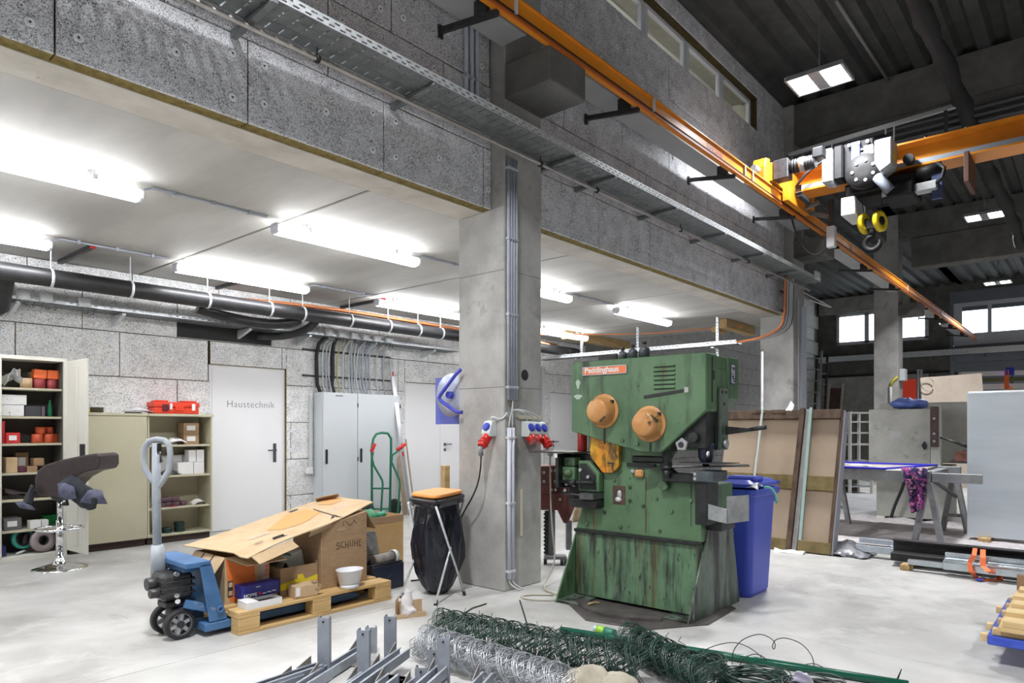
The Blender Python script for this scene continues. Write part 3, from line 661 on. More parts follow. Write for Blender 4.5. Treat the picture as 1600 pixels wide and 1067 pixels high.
# tray, timbers and channels at the far end of the bay
tr3 = perf_tray('cable_tray', 'bright perforated cable tray hung across the bay behind the green press', (10.2, 4.2, 2.58), (10.2, 8.05, 2.58), .2, .06, 1)
timber = mat('rough timber', (.34, .22, .09), (.50, .35, .16), scale=7, rough=.8, stretch=(.4, 4, 4))
for i, (x, y, zb) in enumerate(((10.25, 4.6, 2.42), (10.35, 6.1, 2.56), (10.3, 7.25, 2.56))):
    ch = T('hanger_channel', 'perforated steel hanger channel holding the crosswise tray, %s' % ['nearest', 'middle', 'furthest'][i], 'channel', (x, y, zb), 'tray hanger channels')
    B().box(x + .06, x + .10, y - .02, y + .02, zb, 3.05).build('channel', steel_galv, ch, .002)
    s_ = B()
    for q in range(int((3.0 - zb) / .05)): s_.box(x + .0585, x + .0615, y - .008, y + .008, zb + .03 + q * .05, zb + .055 + q * .05)
    s_.build('slots', black_rub, ch, kind='stuff')
    B().box(x - .12, x + .1, y - .02, y + .02, 2.545, 2.565).build('arm', steel_galv, ch)
tag(B().box(9.95, 12.1, 7.25, 7.40, 2.90, 3.05).build('timber_beam', timber, None, .006), 'rough timber beam under the bay ceiling above the press', 'beam')
tb = B(); tb.box(10.5, 11.7, 4.52, 4.66, 2.90, 3.045); tag(tb.build('timber_beam', timber, None, .006), 'rough timber beam under the ceiling beside the second column', 'beam')
tag(B().box(10.62, 10.9, 4.7, 4.84, 2.86, 2.95).build('timber_offcut', timber, None, .005), 'short timber offcut beside the beam near the second column', 'timber')
tag(B().tube([V(p) for p in bez((8.6, 8.0, 2.9), (9.5, 7.6, 2.97), (10.5, 7.0, 2.98), (11.0, 6.0, 3.0), 10) + bez((11.0, 6.0, 3.0), (11.2, 5.4, 3.03), (11.0, 4.7, 2.98), (10.8, 4.4, 2.93), 8)[1:]], .011, 5).build('orange_cable', orange_c), 'thin orange cable sagging under the bay ceiling behind the press', 'cable')
tag(B().tube([V(p) for p in bez((7.6, 8.1, 2.8), (8.6, 7.7, 2.93), (9.6, 7.5, 2.9), (10.2, 7.5, 2.66), 12)], .02, 6).build('orange_conduit', orange_c), 'orange conduit drooping onto the crosswise tray right of the front column', 'conduit')
# wall ducts between the doors
dk = T('cable_duct', 'grey vertical cable duct on the back wall left of the far door', 'duct', (10.35, 8.29, 1.2))
B().box(10.30, 10.40, 8.24, 8.305, 1.1, 2.5).build('duct', grey_plas, dk, .003); B().box(10.50, 10.56, 8.25, 8.305, .2, 2.5).build('side_duct', light_grey, dk, .003)
tag(B().box(10.14, 10.34, 8.25, 8.31, 1.15, 1.3).build('socket_strip', lamp_wh, None, .004), 'pale socket strip at the foot of the grey wall duct', 'socket')
# ================================================================ CRANE
orange = mat('crane orange paint', (.66, .22, .012), (.75, .27, .02), scale=3, rough=.35)
bounce_stop_m = mat('grey bounce stop', (.11, .105, .095), (.17, .16, .15), scale=8, rough=.95)  # unseen grey tops, added to keep orange bounce off the roof
dorange = mat('orange red edge', (.52, .12, .02), rough=.45)
rw = T('crane_runway', 'long orange crane runway beam on the column corbels with red lettering', 'crane rail', (10, 3.2, 4.19))
def ibeam(b, p, q, wd, ht, tf=.012, tw=.009):     # top faces carry an added grey layer against orange bounce
    p, q = V(p), V(q); z = V((0, 0, 1))
    b.bar(p + z * tf / 2, q + z * tf / 2, wd, tf); b.bar(p + z * (ht - tf / 2), q + z * (ht - tf / 2), wd, tf); b.bar(p + z * ht / 2, q + z * ht / 2, tw, ht - 2 * tf); b.bar(p + z * (ht + .001), q + z * (ht + .001), wd, .002, m=1)
for (x0, x1) in ((-4, 5.60), (5.605, 12.2), (12.205, 20.5), (20.505, 27.2)):
    b = B(); b.box(x0, x1, 3.12, 3.16, 4.17, 4.315); b.box(x0, x1, 3.10, 3.30, 4.315, 4.327); b.box(x0, x1, 3.10, 3.30, 4.327, 4.329, 1); b.build('beam', [orange, bounce_stop_m], rw)
    B().box(x0, x1, 3.112, 3.12, 4.212, 4.217).build('seam_line', black_rub, rw); B().box(x0, x1, 3.108, 3.12, 4.188, 4.198).build('conductor_groove', black_rub, rw); B().box(x0, x1, 3.104, 3.12, 4.168, 4.188).build('conductor_strip', dorange, rw)
    B().box(x0, x1, 3.175, 3.225, 4.329, 4.359).build('rail', mat('worn rail steel', (.22, .17, .13), rough=.4, metal=.8), rw)
for x in (3.35, 3.65, 5.60, 7.72, 7.95, 12.2, 16.5, 20.5): B().box(x - .012, x + .012, 3.098, 3.12, 4.205, 4.33).build('splice_strip', light_grey, rw, .002)
text('KONECRANES', 'lettering', rw, .064, frame((6.74, 3.1190, 4.230), (1, 0, 0), (0, 0, 1)), mat('dark red lettering', (.42, .015, .008), rough=.5), .0005, .98, .95, .002)
# flat cover channel beside the runway on dark arms
cover_m = mat('grey cover sheet', (.40, .41, .42), (.46, .47, .48), scale=3, rough=.5)
cv = T('conductor_cover', 'flat grey cover channel beside the orange runway carried by dark arms', 'cable duct', (10, 3.42, 4.25))
for (x0, x1) in ((-3, 4.02), (4.56, 10.72), (11.3, 16.9), (19.6, 22), (23.2, 26.5)):
    b = B(); b.box(x0, x1, 3.345, 3.565, 4.30, 4.31); b.box(x0, x1, 3.32, 3.345, 4.295, 4.335); b.box(x0, x1, 3.565, 3.57, 4.30, 4.36); b.build('channel', cover_m, cv)
for x in (1.45, 3.48, 5.37, 7.5, 9.5, 11.55, 13.65, 15.9, 18.9, 21, 23.2, 25.4):
    b = B(); b.bar((x, 3.70, 4.235), (x, 3.13, 4.145), .04, .04); b.build('arm', steel_dark, cv, .003)
    B().box(x - .02, x + .02, 3.69, 3.707, 4.18, 4.275).build('wall_plate', steel_dark, cv)
    B().box(x - .018, x + .018, 3.22, 3.34, 4.18, 4.30).build('beam_clamp', steel_dark, cv)
# bridge girder across the hall with its end carriage
br = T('crane_bridge', 'orange overhead crane bridge girder across the hall with end carriage and drive', 'crane', (9.32, 0, 4.38))
b = B(); ibeam(b, (9.32, 3.08, 4.36), (9.32, -6, 4.36), .36, .31, .02, .012); b.build('girder', [orange, bounce_stop_m], br)
B().box(9.15, 9.32, -6, 2.95, 4.382, 4.44).build('side_rail', mat('pale zinc rail', (.42, .48, .55), rough=.35, metal=.6), br, .004)
b = B(); b.box(8.52, 10.2, 3.09, 3.31, 4.52, 4.74); b.box(8.9, 9.75, 3.02, 3.09, 4.36, 4.74); b.box(8.52, 10.2, 3.09, 3.31, 4.741, 4.743, 1); b.box(8.9, 9.75, 3.02, 3.09, 4.741, 4.743, 1); b.build('end_carriage', [orange, bounce_stop_m], br, 0)
for x in (8.7, 10.02): B().cyl((x, 3.13, 4.58), (x, 3.27, 4.58), .085, 18).build('wheel', steel_dark, br, .004)
b = B(); b.prism([(8.36, 3.12, 4.50), (8.54, 3.12, 4.50), (8.54, 3.12, 4.80), (8.42, 3.12, 4.78), (8.36, 3.12, 4.66)], (0, .16, 0)); b.build('buffer_plate', orange, br, .006)
b = B(); b.cyl((8.35, 3.2, 4.62), (8.22, 3.2, 4.62), .035, 12); b.build('buffer', mat('pale rubber', (.5, .5, .5), rough=.6), br)
b = B(); b.cyl((8.62, 3.07, 4.64), (8.62, 2.96, 4.64), .085, 16); b.box(8.53, 8.71, 2.9, 3.08, 4.52, 4.76); b.build('gear_unit', steel_dark, br, .008)
b = B(); b.cyl((8.62, 2.9, 4.66), (8.62, 2.60, 4.66), .075, 16)
for q in range(8): b.lathe([(.076, 0), (.086, .0), (.086, .012), (.076, .012)], (8.62, 2.86 - q * .032, 4.66), (0, -1, 0), 14)
b.build('drive_motor', steel_dark, br)
B().cyl((8.62, 2.78, 4.66), (8.62, 2.72, 4.66), .09, 14).build('motor_band', alu, br)
B().box(8.54, 8.70, 2.5, 2.62, 4.68, 4.80).build('terminal_box', black_plas, br, .01)
for o_ in br.children:
    if o_.name.split('.')[0] in ('end_carriage', 'wheel', 'buffer_plate', 'buffer', 'gear_unit', 'drive_motor', 'motor_band', 'terminal_box'): o_.location.z -= .15
for y in (2.0, 1.55, 1.15): B().cyl((9.2, y, 4.67), (9.2, y, 4.71), .02, 8).build('bolt', chrome, br)
b = B(); b.tube(bez((9.12, 3.0, 4.42), (8.98, 2.9, 4.45), (8.95, 2.75, 4.6), (9.15, 2.6, 4.70), 10), .018, 6); b.build('cable', black_rub, br)
B().box(9.0, 9.55, 1.10, 1.15, 4.02, 4.36).build('stop_plate', mat('rust brown plate', (.10, .045, .03), rough=.7), br, .006)
# hoist trolley hanging on the bridge
hz = T('hoist_trolley', 'black and grey electric rope hoist trolley on the orange bridge girder', 'hoist', (9.2, 2.1, 4.1))
hgrey = mat('hoist grey paint', (.30, .31, .32), (.40, .41, .42), scale=12, rough=.45); hblack = mat('hoist black', (.006, .006, .007), (.012, .012, .013), scale=12, rough=.6, spec=.25)
def pb(px0, py0, px1, py1, x): a = fx(px0, py0, x); c = fx(px1, py1, x); return min(a.y, c.y), max(a.y, c.y), min(a.z, c.z), max(a.z, c.z)
y0, y1, z0, z1 = pb(1288, 238, 1304, 286, 8.95); B().box(8.85, 9.12, y0, y1, z0, z1).build('motor_cover', hgrey, hz, .012)
y0, y1, z0, z1 = pb(1303, 232, 1320, 284, 8.98); B().box(8.9, 9.13, y0, y1 - .01, z0 + .02, z1).build('brake_housing', hblack, hz, .02)
y0, y1, z0, z1 = pb(1318, 226, 1366, 262, 9.0); b = B(); b.box(8.98, 9.13, y0, y1, z0, z1); b.build('gear_case', hblack, hz, .015)
b = B()
for q in range(5): b.box(8.955, 8.985, y0 + .03, y1 - .2, z0 + .03 + q * .05, z0 + .055 + q * .05)
b.build('case_ribs', steel_dark, hz, kind='stuff')
for q in range(3): B().cyl((8.97, y0 + .06 + .1 * q, z1 - .05), (8.93, y0 + .06 + .1 * q, z1 - .05), .02, 10).build('gland', alu, hz)
B().box(8.94, 8.985, y1 - .2, y1 - .1, z0 + .12, z1 - .02).build('control_box', mat('muted blue plastic', (.05, .07, .22), rough=.4), hz, .006)
y0, y1, z0, z1 = pb(1351, 229, 1365, 253, 8.95); B().box(8.92, 8.98, y0, y1, z0, z1).build('label_plate', light_grey, hz, .003)
y0, y1, z0, z1 = pb(1366, 219, 1393, 264, 8.72); b = B()
b.prism([(8.72, y0, z0 + .07), (8.72, y0, z1), (8.72, y1, z1), (8.72, y1, z0 + .12), (8.72, y1 - .06, z0)], (.3, 0, 0)); b.build('electric_box', hgrey, hz, .012)
yb0, zb1 = y0, z1
tri = frame((8.95, y0 - .003, z0 + .14), (-1, 0, 0), (0, 0, 1))
b = B(); b.prism([tri @ V((0, 0, 0)), tri @ V((.17, 0, 0)), tri @ V((.085, .16, 0))], tri.to_3x3() @ V((0, 0, .002))); b.build('warning_triangle', mat('warning yellow', (.72, .50, .02), rough=.5), hz)
text('!', 'warning_mark', hz, .12, tri @ Matrix.Translation((.072, .025, .0025)), black_plas, .0005, 1, 1, .004)
y0, y1, z0, z1 = pb(1330, 250, 1375, 290, 9.0); c = V((8.92, (y0 + y1) / 2, (z0 + z1) / 2))
b = B(); b.lathe([(.05, -.02), (.20, -.02), (.21, 0), (.21, .1), (.2, .12), (.05, .12)], c, (1, 0, 0), 24, hollow=False); b.build('rope_drum', hblack, hz)
b = B()
for q in range(7): b.cyl(c + V((-.03, .12 * math.cos(q * .9), .12 * math.sin(q * .9))), c + V((-.02, .12 * math.cos(q * .9), .12 * math.sin(q * .9))), .02, 8)
b.build('drum_bolts', alu, hz, kind='stuff')
b = B(); b.cyl(fx(1370, 275, 8.9), fx(1392, 298, 8.9), .06, 12); b.build('lifting_motor', mat('blue grey motor', (.16, .18, .22), rough=.4), hz, .01)
b = B(); b.box(9.1, 9.6, 1.55, 2.4, 4.10, 4.30); b.box(9.55, 9.65, 1.5, 2.5, 4.1, 4.6); b.box(9.0, 9.12, 1.62, 2.3, 4.14, 4.26); b.build('trolley_frame', hblack, hz, .01)
for y in (1.7, 2.3): B().cyl((9.05, y, 4.44), (9.13, y, 4.44), .06, 14).build('trolley_wheel', steel_dark, hz, .003)
b = B(); b.box(9.0, 9.5, 2.26, 2.42, 3.9, 4.12); b.build('limit_box', light_grey, hz, .008)
b = B(); b.box(8.9, 9.4, 1.62, 1.95, 3.98, 4.14); b.build('travel_motor', hblack, hz, .02)
B().box(8.95, 9.1, 1.40, 1.62, 4.0, 4.1).build('white_box', hgrey, hz, .01)
b = B(); b.tube([V(p) for p in [(8.95, 1.40, 4.05), (8.93, 1.34, 4.1), (8.93, 1.32, 4.2), (9.0, 1.4, 4.3)]], .02, 8); b.cyl((9.05, 1.62, 4.22), (9.05, 1.36, 4.26), .07, 14); b.build('cable_reel', hblack, hz)
b = B(); b.box(9.02, 9.06, 1.36, 1.46, 3.9, 4.22); b.build('blue_flap', mat('dark blue steel', (.04, .06, .14), rough=.5), hz)
HX = 9.2
hp = fx(1363, 350, HX)
for s_ in (-1, 1): B().cyl((HX, hp.y + s_ * .085, hp.z + .1), (HX, hp.y + s_ * .13, 4.2), .005, 5).build('rope', steel_dark, hz)
hb = T('hook_block', 'hook block with two yellow sheave guards hanging from the hoist', 'hook', (HX, hp.y, hp.z - .3), None)
yel = mat('safety yellow', (.70, .52, .015), rough=.35)
for s_ in (-1, 1):
    c = V((HX, hp.y + s_ * .085, hp.z + .02))
    b = B(); b.lathe([(.05, -.025), (.105, -.03), (.12, -.02), (.12, .02), (.105, .03), (.05, .025)], c, (.35, 1, 0), 20, sx=1, sy=1.1); b.build('sheave_guard', yel, hb)
    b = B(); b.lathe([(.002, -.034), (.05, -.034), (.05, .034), (.002, .034)], c, (.35, 1, 0), 14); b.build('sheave_hub', hblack, hb)
b = B(); b.box(HX - .05, HX + .05, hp.y - .06, hp.y + .06, hp.z - .07, hp.z + .05); b.cyl((HX, hp.y, hp.z - .13), (HX, hp.y, hp.z - .05), .045, 12); b.build('cross_piece', hblack, hb, .01)
b = B(); b.tube([V((HX, hp.y, hp.z - .12))] + arc((HX, hp.y, hp.z - .235), .085, PI / 2, -PI * 1.15, 14, (0, 1, 0)), [.03] + [.034] * 6 + [.036] * 6 + [.028, .02, .012], 10); b.build('hook', hblack, hb)
# current collector mast with its side frame
cm = T('collector_mast', 'grey and black collector mast standing on the runway below the bridge', 'crane part', (9.9, 3.0, 4.4))
m0 = fk(1318, 405, 9.6)
b = B(); b.box(9.72, 9.78, m0.y - .03, m0.y + .03, 4.0, 4.36); b.build('mast', steel_dark, cm, .004); 
b = B(); b.box(9.70, 9.80, m0.y - .05, m0.y + .05, 3.72, 4.0); b.build('mast_foot', light_grey, cm, .004)
b = B(); b.bar((9.75, m0.y + .03, 4.14), (9.75, 3.16, 4.30), .06, .06); b.bar((9.6, m0.y + .1, 4.32), (9.6, 3.3, 4.2), .05, .05); b.build('cross_arm', tray_m, cm, .004)
b = B(); b.tube(bez((9.75, m0.y + .05, 3.75), (9.75, m0.y + .2, 3.55), (9.6, 3.1, 3.6), (9.5, 3.2, 4.25), 10), .012, 6); b.build('cable', black_rub, cm)
B().box(8.9, 9.3, 2.86, 2.92, 4.22, 4.28).build('clamp_arm', steel_dark, cm, .004); B().box(8.88, 8.95, 2.85, 2.93, 4.27, 4.36).build('clamp_head', chrome, cm, .004)
# festoon rail above the bridge, its black cable hose and thin ceiling conduits
a = fx(1232, 242, 9.6); c = fx(1497, 164, 9.6)
fr_ = T('festoon_rail', 'light grey festoon rail above the crane bridge', 'rail', (9.6, (a.y + c.y) / 2, (a.z + c.z) / 2))
b = B(); b.bar(a, c, .045, .05); b.build('rail', mat('pale zinc', (.40, .42, .43), rough=.4, metal=.5), fr_, .003)
for (px, py, L_) in ((1288, 225, .28), (1397, 193, .25), (1300, 222, .1), (1384, 197, .1)):
    p_ = fx(px, py, 9.6); B().cyl((p_.x, p_.y, p_.z - L_), (p_.x, p_.y, p_.z), .009, 6).build('hanger', light_grey, fr_)
e_ = fx(1478, 172, 9.6); B().bar(e_, (e_.x, e_.y, 4.64), .035, .035).build('support_post', steel_dark, fr_)
B().bar((9.6, a.y, a.z), (9.6, a.y, 4.72), .04, .04).build('support_post', steel_dark, fr_)
hose_m = mat('black cable bundle', (.006, .006, .006), (.014, .014, .014), scale=20, rough=.85)
pts = [(4.5, 1.32, 5.6), (6.5, 1.30, 5.28), (7.4, 1.29, 5.24), (8.5, 1.27, 5.22), (9.6, 1.25, 5.18), (10.3, 1.23, 5.06), (10.9, 1.18, 4.88), (11.5, 1.15, 4.8), (13, 1.12, 4.78), (14.5, 1.11, 4.76), (15.4, 1.1, 4.62)]
pts = [V(p) for p in pts]; sm = []
for i in range(len(pts) - 1):
    for q in range(5): sm.append(pts[i].lerp(pts[i + 1], q / 5) + V((0, rnd.uniform(-.012, .012), rnd.uniform(-.012, .012))))
sm.append(pts[-1])
tag(B().tube(sm, [.085 + .014 * math.sin(i * 1.3) for i in range(len(sm))], 12).build('cable_hose', hose_m), 'thick black cable bundle slung along the hall under the roof', 'cable')
tag(B().cyl(fz(1306, 0, 6.2), fz(1391, 131, 6.2), .022, 8).build('roof_conduit', mat('roof conduit', (.2, .2, .2), rough=.5)), 'pale conduit along the roof right of the nearest high bay lamp', 'conduit')
gcn = T('girder_conduit', 'three grey conduits running along the near roof girder', 'conduit', (10.735, 1, 5.4))
for k in range(3):
    z = 5.30 + .09 * k
    cdt = B().tube([V((10.74, 3.5, z - .5)), V((10.735, 3.42, z - .1)), V((10.735, 3.2, z)), V((10.735, .2 + .5 * k, z)), V((10.735, -3, z + .02))], .028, 8)
    cdt.build('conduit', mat('grey conduit dark', (.10, .10, .11), rough=.5), gcn)
# ================================================================ LEFT: cabinets, stool, electrical cabinet, hand truck
def nz(p, s=6., o=0.): return noise.noise(V((p[0] * s + o, p[1] * s + o * 1.3, p[2] * s - o)))
def rag(fn, nu, nv, amp, sc, seed, thick=.004):            # crumpled cloth or film over a parametric surface
    def g(u, v):
        p = V(fn(u, v)); return p + V((nz(p, sc, seed), nz(p, sc, seed + 9), nz(p, sc, seed + 17))) * amp
    b = B(); b.grid(g, nu, nv, thick=thick); return b
cream = mat('cream enamel', (.66, .65, .58), (.72, .71, .64), scale=2, rough=.5)
beige = mat('beige enamel', (.47, .44, .31), (.52, .49, .355), scale=2, rough=.5)
beige_d = mat('beige shelf', (.50, .46, .34), rough=.55); brown_p = mat('brown plinth', (.05, .03, .024), rough=.6)
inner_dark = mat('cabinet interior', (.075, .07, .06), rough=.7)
# tall cabinet
CF = 7.95
tc = T('tall_cabinet', 'tall cream metal cabinet with open right door and full shelves, left edge of the bay', 'cabinet', (1.8, 8.1, 0))
b = B(); b.box(1.28, 1.31, CF, 8.30, .0, 2.0); b.box(2.27, 2.30, CF, 8.30, 0, 2.0); b.box(1.31, 2.27, CF, 8.30, 1.965, 2.0); b.box(1.31, 2.27, CF, 8.30, 0, .055); b.box(1.735, 1.757, CF, 8.28, .055, 1.965)
b.build('carcass', cream, tc, .003)
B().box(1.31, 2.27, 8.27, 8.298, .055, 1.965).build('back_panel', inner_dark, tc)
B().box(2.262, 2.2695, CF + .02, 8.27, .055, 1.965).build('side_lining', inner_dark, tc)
SZ = [.055, .30, .60, .86, 1.145, 1.41, 1.69]
for z in SZ[1:]: B().box(1.76, 2.268, CF + .03, 8.265, z - .022, z).build('shelf', beige_d, tc, .002)
ld_ = B().box(1.285, 1.75, CF - .022, CF - .002, .06, 1.975).build('door', cream, tc, .004)
B().box(1.715, 1.73, CF - .026, CF - .021, .99, 1.06).build('lock', black_plas, ld_)
a0 = math.radians(-86); dx_, dy_ = math.cos(a0), math.sin(a0); h0 = V((2.295, CF - .004, 0)); du = V((dx_, dy_, 0)); dn = V((dy_, -dx_, 0))
def dpt(u, z, n=0): return h0 + du * u + dn * n + V((0, 0, z))
b = B(); b.hexa([dpt(0, .06, 0), dpt(.47, .06, 0), dpt(.47, .06, -.02), dpt(0, .06, -.02), dpt(0, 1.975, 0), dpt(.47, 1.975, 0), dpt(.47, 1.975, -.02), dpt(0, 1.975, -.02)]); rd_ = b.build('door', cream, tc, .003)
b = B(); b.hexa([dpt(.17, .12, .012), dpt(.28, .12, .012), dpt(.28, .12, 0), dpt(.17, .12, 0), dpt(.17, 1.92, .012), dpt(.28, 1.92, .012), dpt(.28, 1.92, 0), dpt(.17, 1.92, 0)]); b.build('stiffener', cream, rd_, .004)
b = B(); b.hexa([dpt(.36, .98, .02), dpt(.44, .98, .02), dpt(.44, .98, 0), dpt(.36, .98, 0), dpt(.36, 1.14, .02), dpt(.44, 1.14, .02), dpt(.44, 1.14, 0), dpt(.36, 1.14, 0)]); b.build('lock_case', steel_dark, rd_, .004)
# things on its shelves: (name, px0, px1, height, colour ...) placed on the shelf they stand on
def carton(name, label, cat, x0, x1, y0, y1, z0, z1, m, grp=None, tape=None, lab=None):
    t = T(name, label, cat, ((x0 + x1) / 2, (y0 + y1) / 2, z0), grp)
    B().box(x0, x1, y0, y1, z0, z1).build('carton', m, t, .003)
    if tape: B().box((x0 + x1) / 2 - .02, (x0 + x1) / 2 + .02, y0 - .001, y1, z1 - .03, z1 + .001).build('tape', tape, t)
    if lab: B().box(x0 + (x1 - x0) * .2, x0 + (x1 - x0) * .75, y0 - .002, y0, z0 + (z1 - z0) * .3, z0 + (z1 - z0) * .75).build('paper_label', lab, t)
    return t
cardb = mat('brown cardboard', (.30, .19, .105), (.36, .235, .135), scale=14, rough=.85, stretch=(1, 1, 3))
cardb_l = mat('light cardboard', (.47, .33, .19), (.53, .385, .235), scale=9, rough=.85)
cardb_e = mat('cardboard inside', (.38, .27, .16), rough=.9)
paper = mat('white paper', (.72, .72, .71), rough=.7); paper_d = mat('grey printed paper', (.48, .48, .5), rough=.7)
orange_b = mat('bright orange', (.82, .16, .04), rough=.55); dred = mat('dark pink red', (.34, .055, .06), rough=.6); redbox = mat('red carton', (.55, .03, .03), rough=.5); rust_o = mat('deep orange red', (.45, .07, .02), rough=.55)
def X8(px, y=8.03): return fy(px, 700, y).x
z = SZ[6]
for i, (a, c_) in enumerate(((53, 75), (75, 92), (92, 100))):
    x0, x1 = X8(a), min(X8(c_), 2.26); yb_ = 8.03
    t = T('abrasive_pad_block', 'bright orange block on a dark red roll, top shelf of the tall cabinet, %s' % ['left', 'middle', 'right'][i], 'abrasive', ((x0 + x1) / 2, 8.1, z), 'orange blocks on red rolls')
    B().cyl(((x0 + x1) / 2, 8.1, z), ((x0 + x1) / 2, 8.1, z + .10), min(.055, (x1 - x0) * .47), 16).build('roll', dred, t)
    B().obox(((x0 + x1) / 2, 8.1, z + .147), (min(.11, x1 - x0 - .004), .10, .09), Matrix.Rotation(.06 * (1 - i), 3, 'Y')).build('block', orange_b, t, .006)
x0 = X8(43); t = B().lathe([(.012, 0), (.052, 0), (.052, .10), (.012, .10)], (x0, 8.08, z), (0, 0, 1), 18).build('tan_spool', cardb_l); tag(t, 'tan spool on the top shelf beside the orange blocks', 'spool')
tag(B().box(X8(44, 8.2), X8(52, 8.2), 8.15, 8.24, z, z + .17).build('brown_carton', cardb, None, .004), 'brown carton behind the tan spool on the top shelf', 'box')
tag(rag(lambda u, v: (X8(8) + u * .16, 8.02 + v * .12, z + .03 + .16 * math.sin(PI * u) * (1 - .4 * v) * (1 if u < .6 else .7)), 12, 8, .03, 14, 3).build('crumpled_mask', mat('pale film', (.55, .58, .62), (.75, .77, .8), scale=20, rough=.3)), 'crumpled pale grey mask at the left of the top shelf', 'mask')
tag(B().prism([(X8(5), 8.16, z + .10), (X8(38), 8.16, z + .2), (X8(38), 8.16, z + .12), (X8(5), 8.16, z + .02)], (0, .06, 0)).build('angle_bracket', cream, None, .003), 'cream perforated bracket leaning in the top shelf', 'bracket')
z = SZ[5]
spk = mat('white patterned carton', (.70, .70, .70), scale=4, rough=.6, spots=[((.12, .12, .13), 34, .62, .04, (1, 1, .5))])
for k in range(2):
    carton('patterned_box', 'white box with grey print on the second shelf, %s of two' % ['lower', 'upper'][k], 'box', X8(4) - .05, X8(37 + 4 * k), 8.02, 8.22, z + .004 + .11 * k, z + .11 + .1 * k, spk, 'white patterned boxes')
carton('dark_box', 'dark grey box beside the white patterned boxes', 'box', X8(39), X8(64), 8.03, 8.22, z + .001, z + .105, mat('charcoal carton', (.05, .05, .06), rough=.5))
carton('purple_box', 'narrow dull purple box right of the dark grey box', 'box', X8(65), X8(70), 8.03, 8.2, z + .001, z + .1, mat('dull purple', (.13, .09, .13), rough=.5))
tag(B().lathe([(.02, 0), (.024, .02), (.022, .1), (.012, .15), (.012, .17)], (X8(81), 8.1, z), (0, 0, 1), 10).build('green_bottle', mat('green plastic', (.01, .16, .07), rough=.4)), 'green bottle on the second shelf', 'bottle')
z = SZ[4]
carton('red_box', 'red box with white label on the third shelf', 'box', X8(8), X8(30), 8.0, 8.15, z + .001, z + .105, redbox, lab=paper)
carton('red_box', 'tall red box standing at the left end of the third shelf', 'box', X8(3) - .03, X8(7.5), 8.03, 8.15, z + .001, z + .22, redbox)
for i, (px, h_, r_) in enumerate(((57, .09, .05), (66, .09, .05), (74.5, .09, .045), (84, .09, .05), (62, .175, .045), (78, .16, .035))):
    x_ = X8(px, 8.1); zb = z if i < 4 else z + .0905
    tag(B().lathe([(.01, 0), (r_ * .9, 0), (r_, .008), (r_, h_ if i < 4 else .07), (r_ * .5, h_ if i < 4 else .07), (.01, (h_ if i < 4 else .07) - .01)], (x_, 8.08 + .05 * (i % 2), zb), (0, 0, 1), 16).build('orange_red_roll', rust_o), 'deep orange red roll on the third shelf, %s' % ['far left', 'second from left', 'third from left', 'far right', 'on top at left', 'on top at right'][i], 'roll', 'orange red rolls')
z = SZ[3]
carton('light_wood_box', 'light tan box at the left of the fourth shelf', 'box', X8(8), X8(26), 8.0, 8.15, z + .001, z + .15, cardb_l)
carton('brown_box', 'brown box in the middle of the fourth shelf', 'box', X8(53), X8(69), 8.03, 8.16, z + .06, z + .135, cardb)
carton('brown_box', 'lower brown box under another on the fourth shelf', 'box', X8(41), X8(57), 8.0, 8.14, z + .001, z + .058, cardb)
carton('white_tag_box', 'box with a white label at the back of the fourth shelf', 'box', X8(23, 8.2), X8(43, 8.2), 8.17, 8.25, z + .001, z + .19, cardb, lab=paper)
tag(B().box(X8(27), X8(40), 8.0, 8.1, z, z + .06).build('purple_pad', mat('wine red pad', (.09, .02, .04), rough=.8), None, .01), 'wine red pad on the fourth shelf', 'pad')
tag(rag(lambda u, v: (X8(8) + u * .38, 8.03 + v * .15, SZ[2] + .02 + .10 * (1 - u) ** 1.5 * math.sin(PI * (.15 + .8 * v))), 14, 8, .02, 16, 5).build('dark_cable_heap', mat('dark heap', (.05, .035, .04), (.1, .07, .07), scale=20, rough=.8)), 'dark heap of pads and cables on the fifth shelf', 'heap')
z = SZ[1]
carton('white_label_box', 'grey round edged pack with white label, sixth shelf left', 'box', X8(5), X8(33), 8.02, 8.2, z + .001, z + .12, mat('grey pack', (.13, .12, .13), rough=.6), lab=paper)
carton('small_white_box', 'small white box on the sixth shelf, left one', 'box', X8(45), X8(62), 7.985, 8.1, z + .001, z + .08, paper)
carton('small_white_box', 'small white box on the sixth shelf, right one', 'box', X8(63.5), X8(74), 7.99, 8.1, z + .001, z + .078, paper)
t = T('green_basket', 'green wire basket at the right of the sixth shelf', 'basket', (X8(82, 8.13), 8.14, z)); b = B(); x0, x1 = X8(68, 8.13), 2.255
for q in range(4): b.tube([V((x0, 8.115, z + .01 + .03 * q)), V((x1, 8.115, z + .01 + .03 * q)), V((x1, 8.25, z + .01 + .03 * q)), V((x0, 8.25, z + .01 + .03 * q))], .004, 5, True)
for q in range(9): b.cyl((x0 + (x1 - x0) * q / 8, 8.115, z + .004), (x0 + (x1 - x0) * q / 8, 8.115, z + .10), .003, 5)
b.build('wire_basket', mat('green wire', (.02, .30, .08), rough=.4), t, kind='stuff')
z = SZ[0]
def tape_roll(c, r, w_, m, lab, ri=.55, core=None, ax=(.25, -1, .12)):
    t = T('tape_roll', lab, 'roll', c); b = B(); b.lathe([(r * ri, 0), (r, 0), (r, w_), (r * ri, w_), (r * ri, 0)], c, ax, 28); b.build('roll', m, t)
    if core: B().lathe([(r * ri * .98, .004), (r * ri * .98, w_ - .004), (r * ri * .8, w_ - .004), (r * ri * .8, .004), (r * ri * .98, .004)], c, ax, 20).build('core', core, t)
    return t
tape_roll((X8(34, 8.08), 8.10, z + .145), .10, .05, mat('teal', (.04, .32, .27), rough=.5), 'teal roll on the floor of the tall cabinet', .75, black_rub)
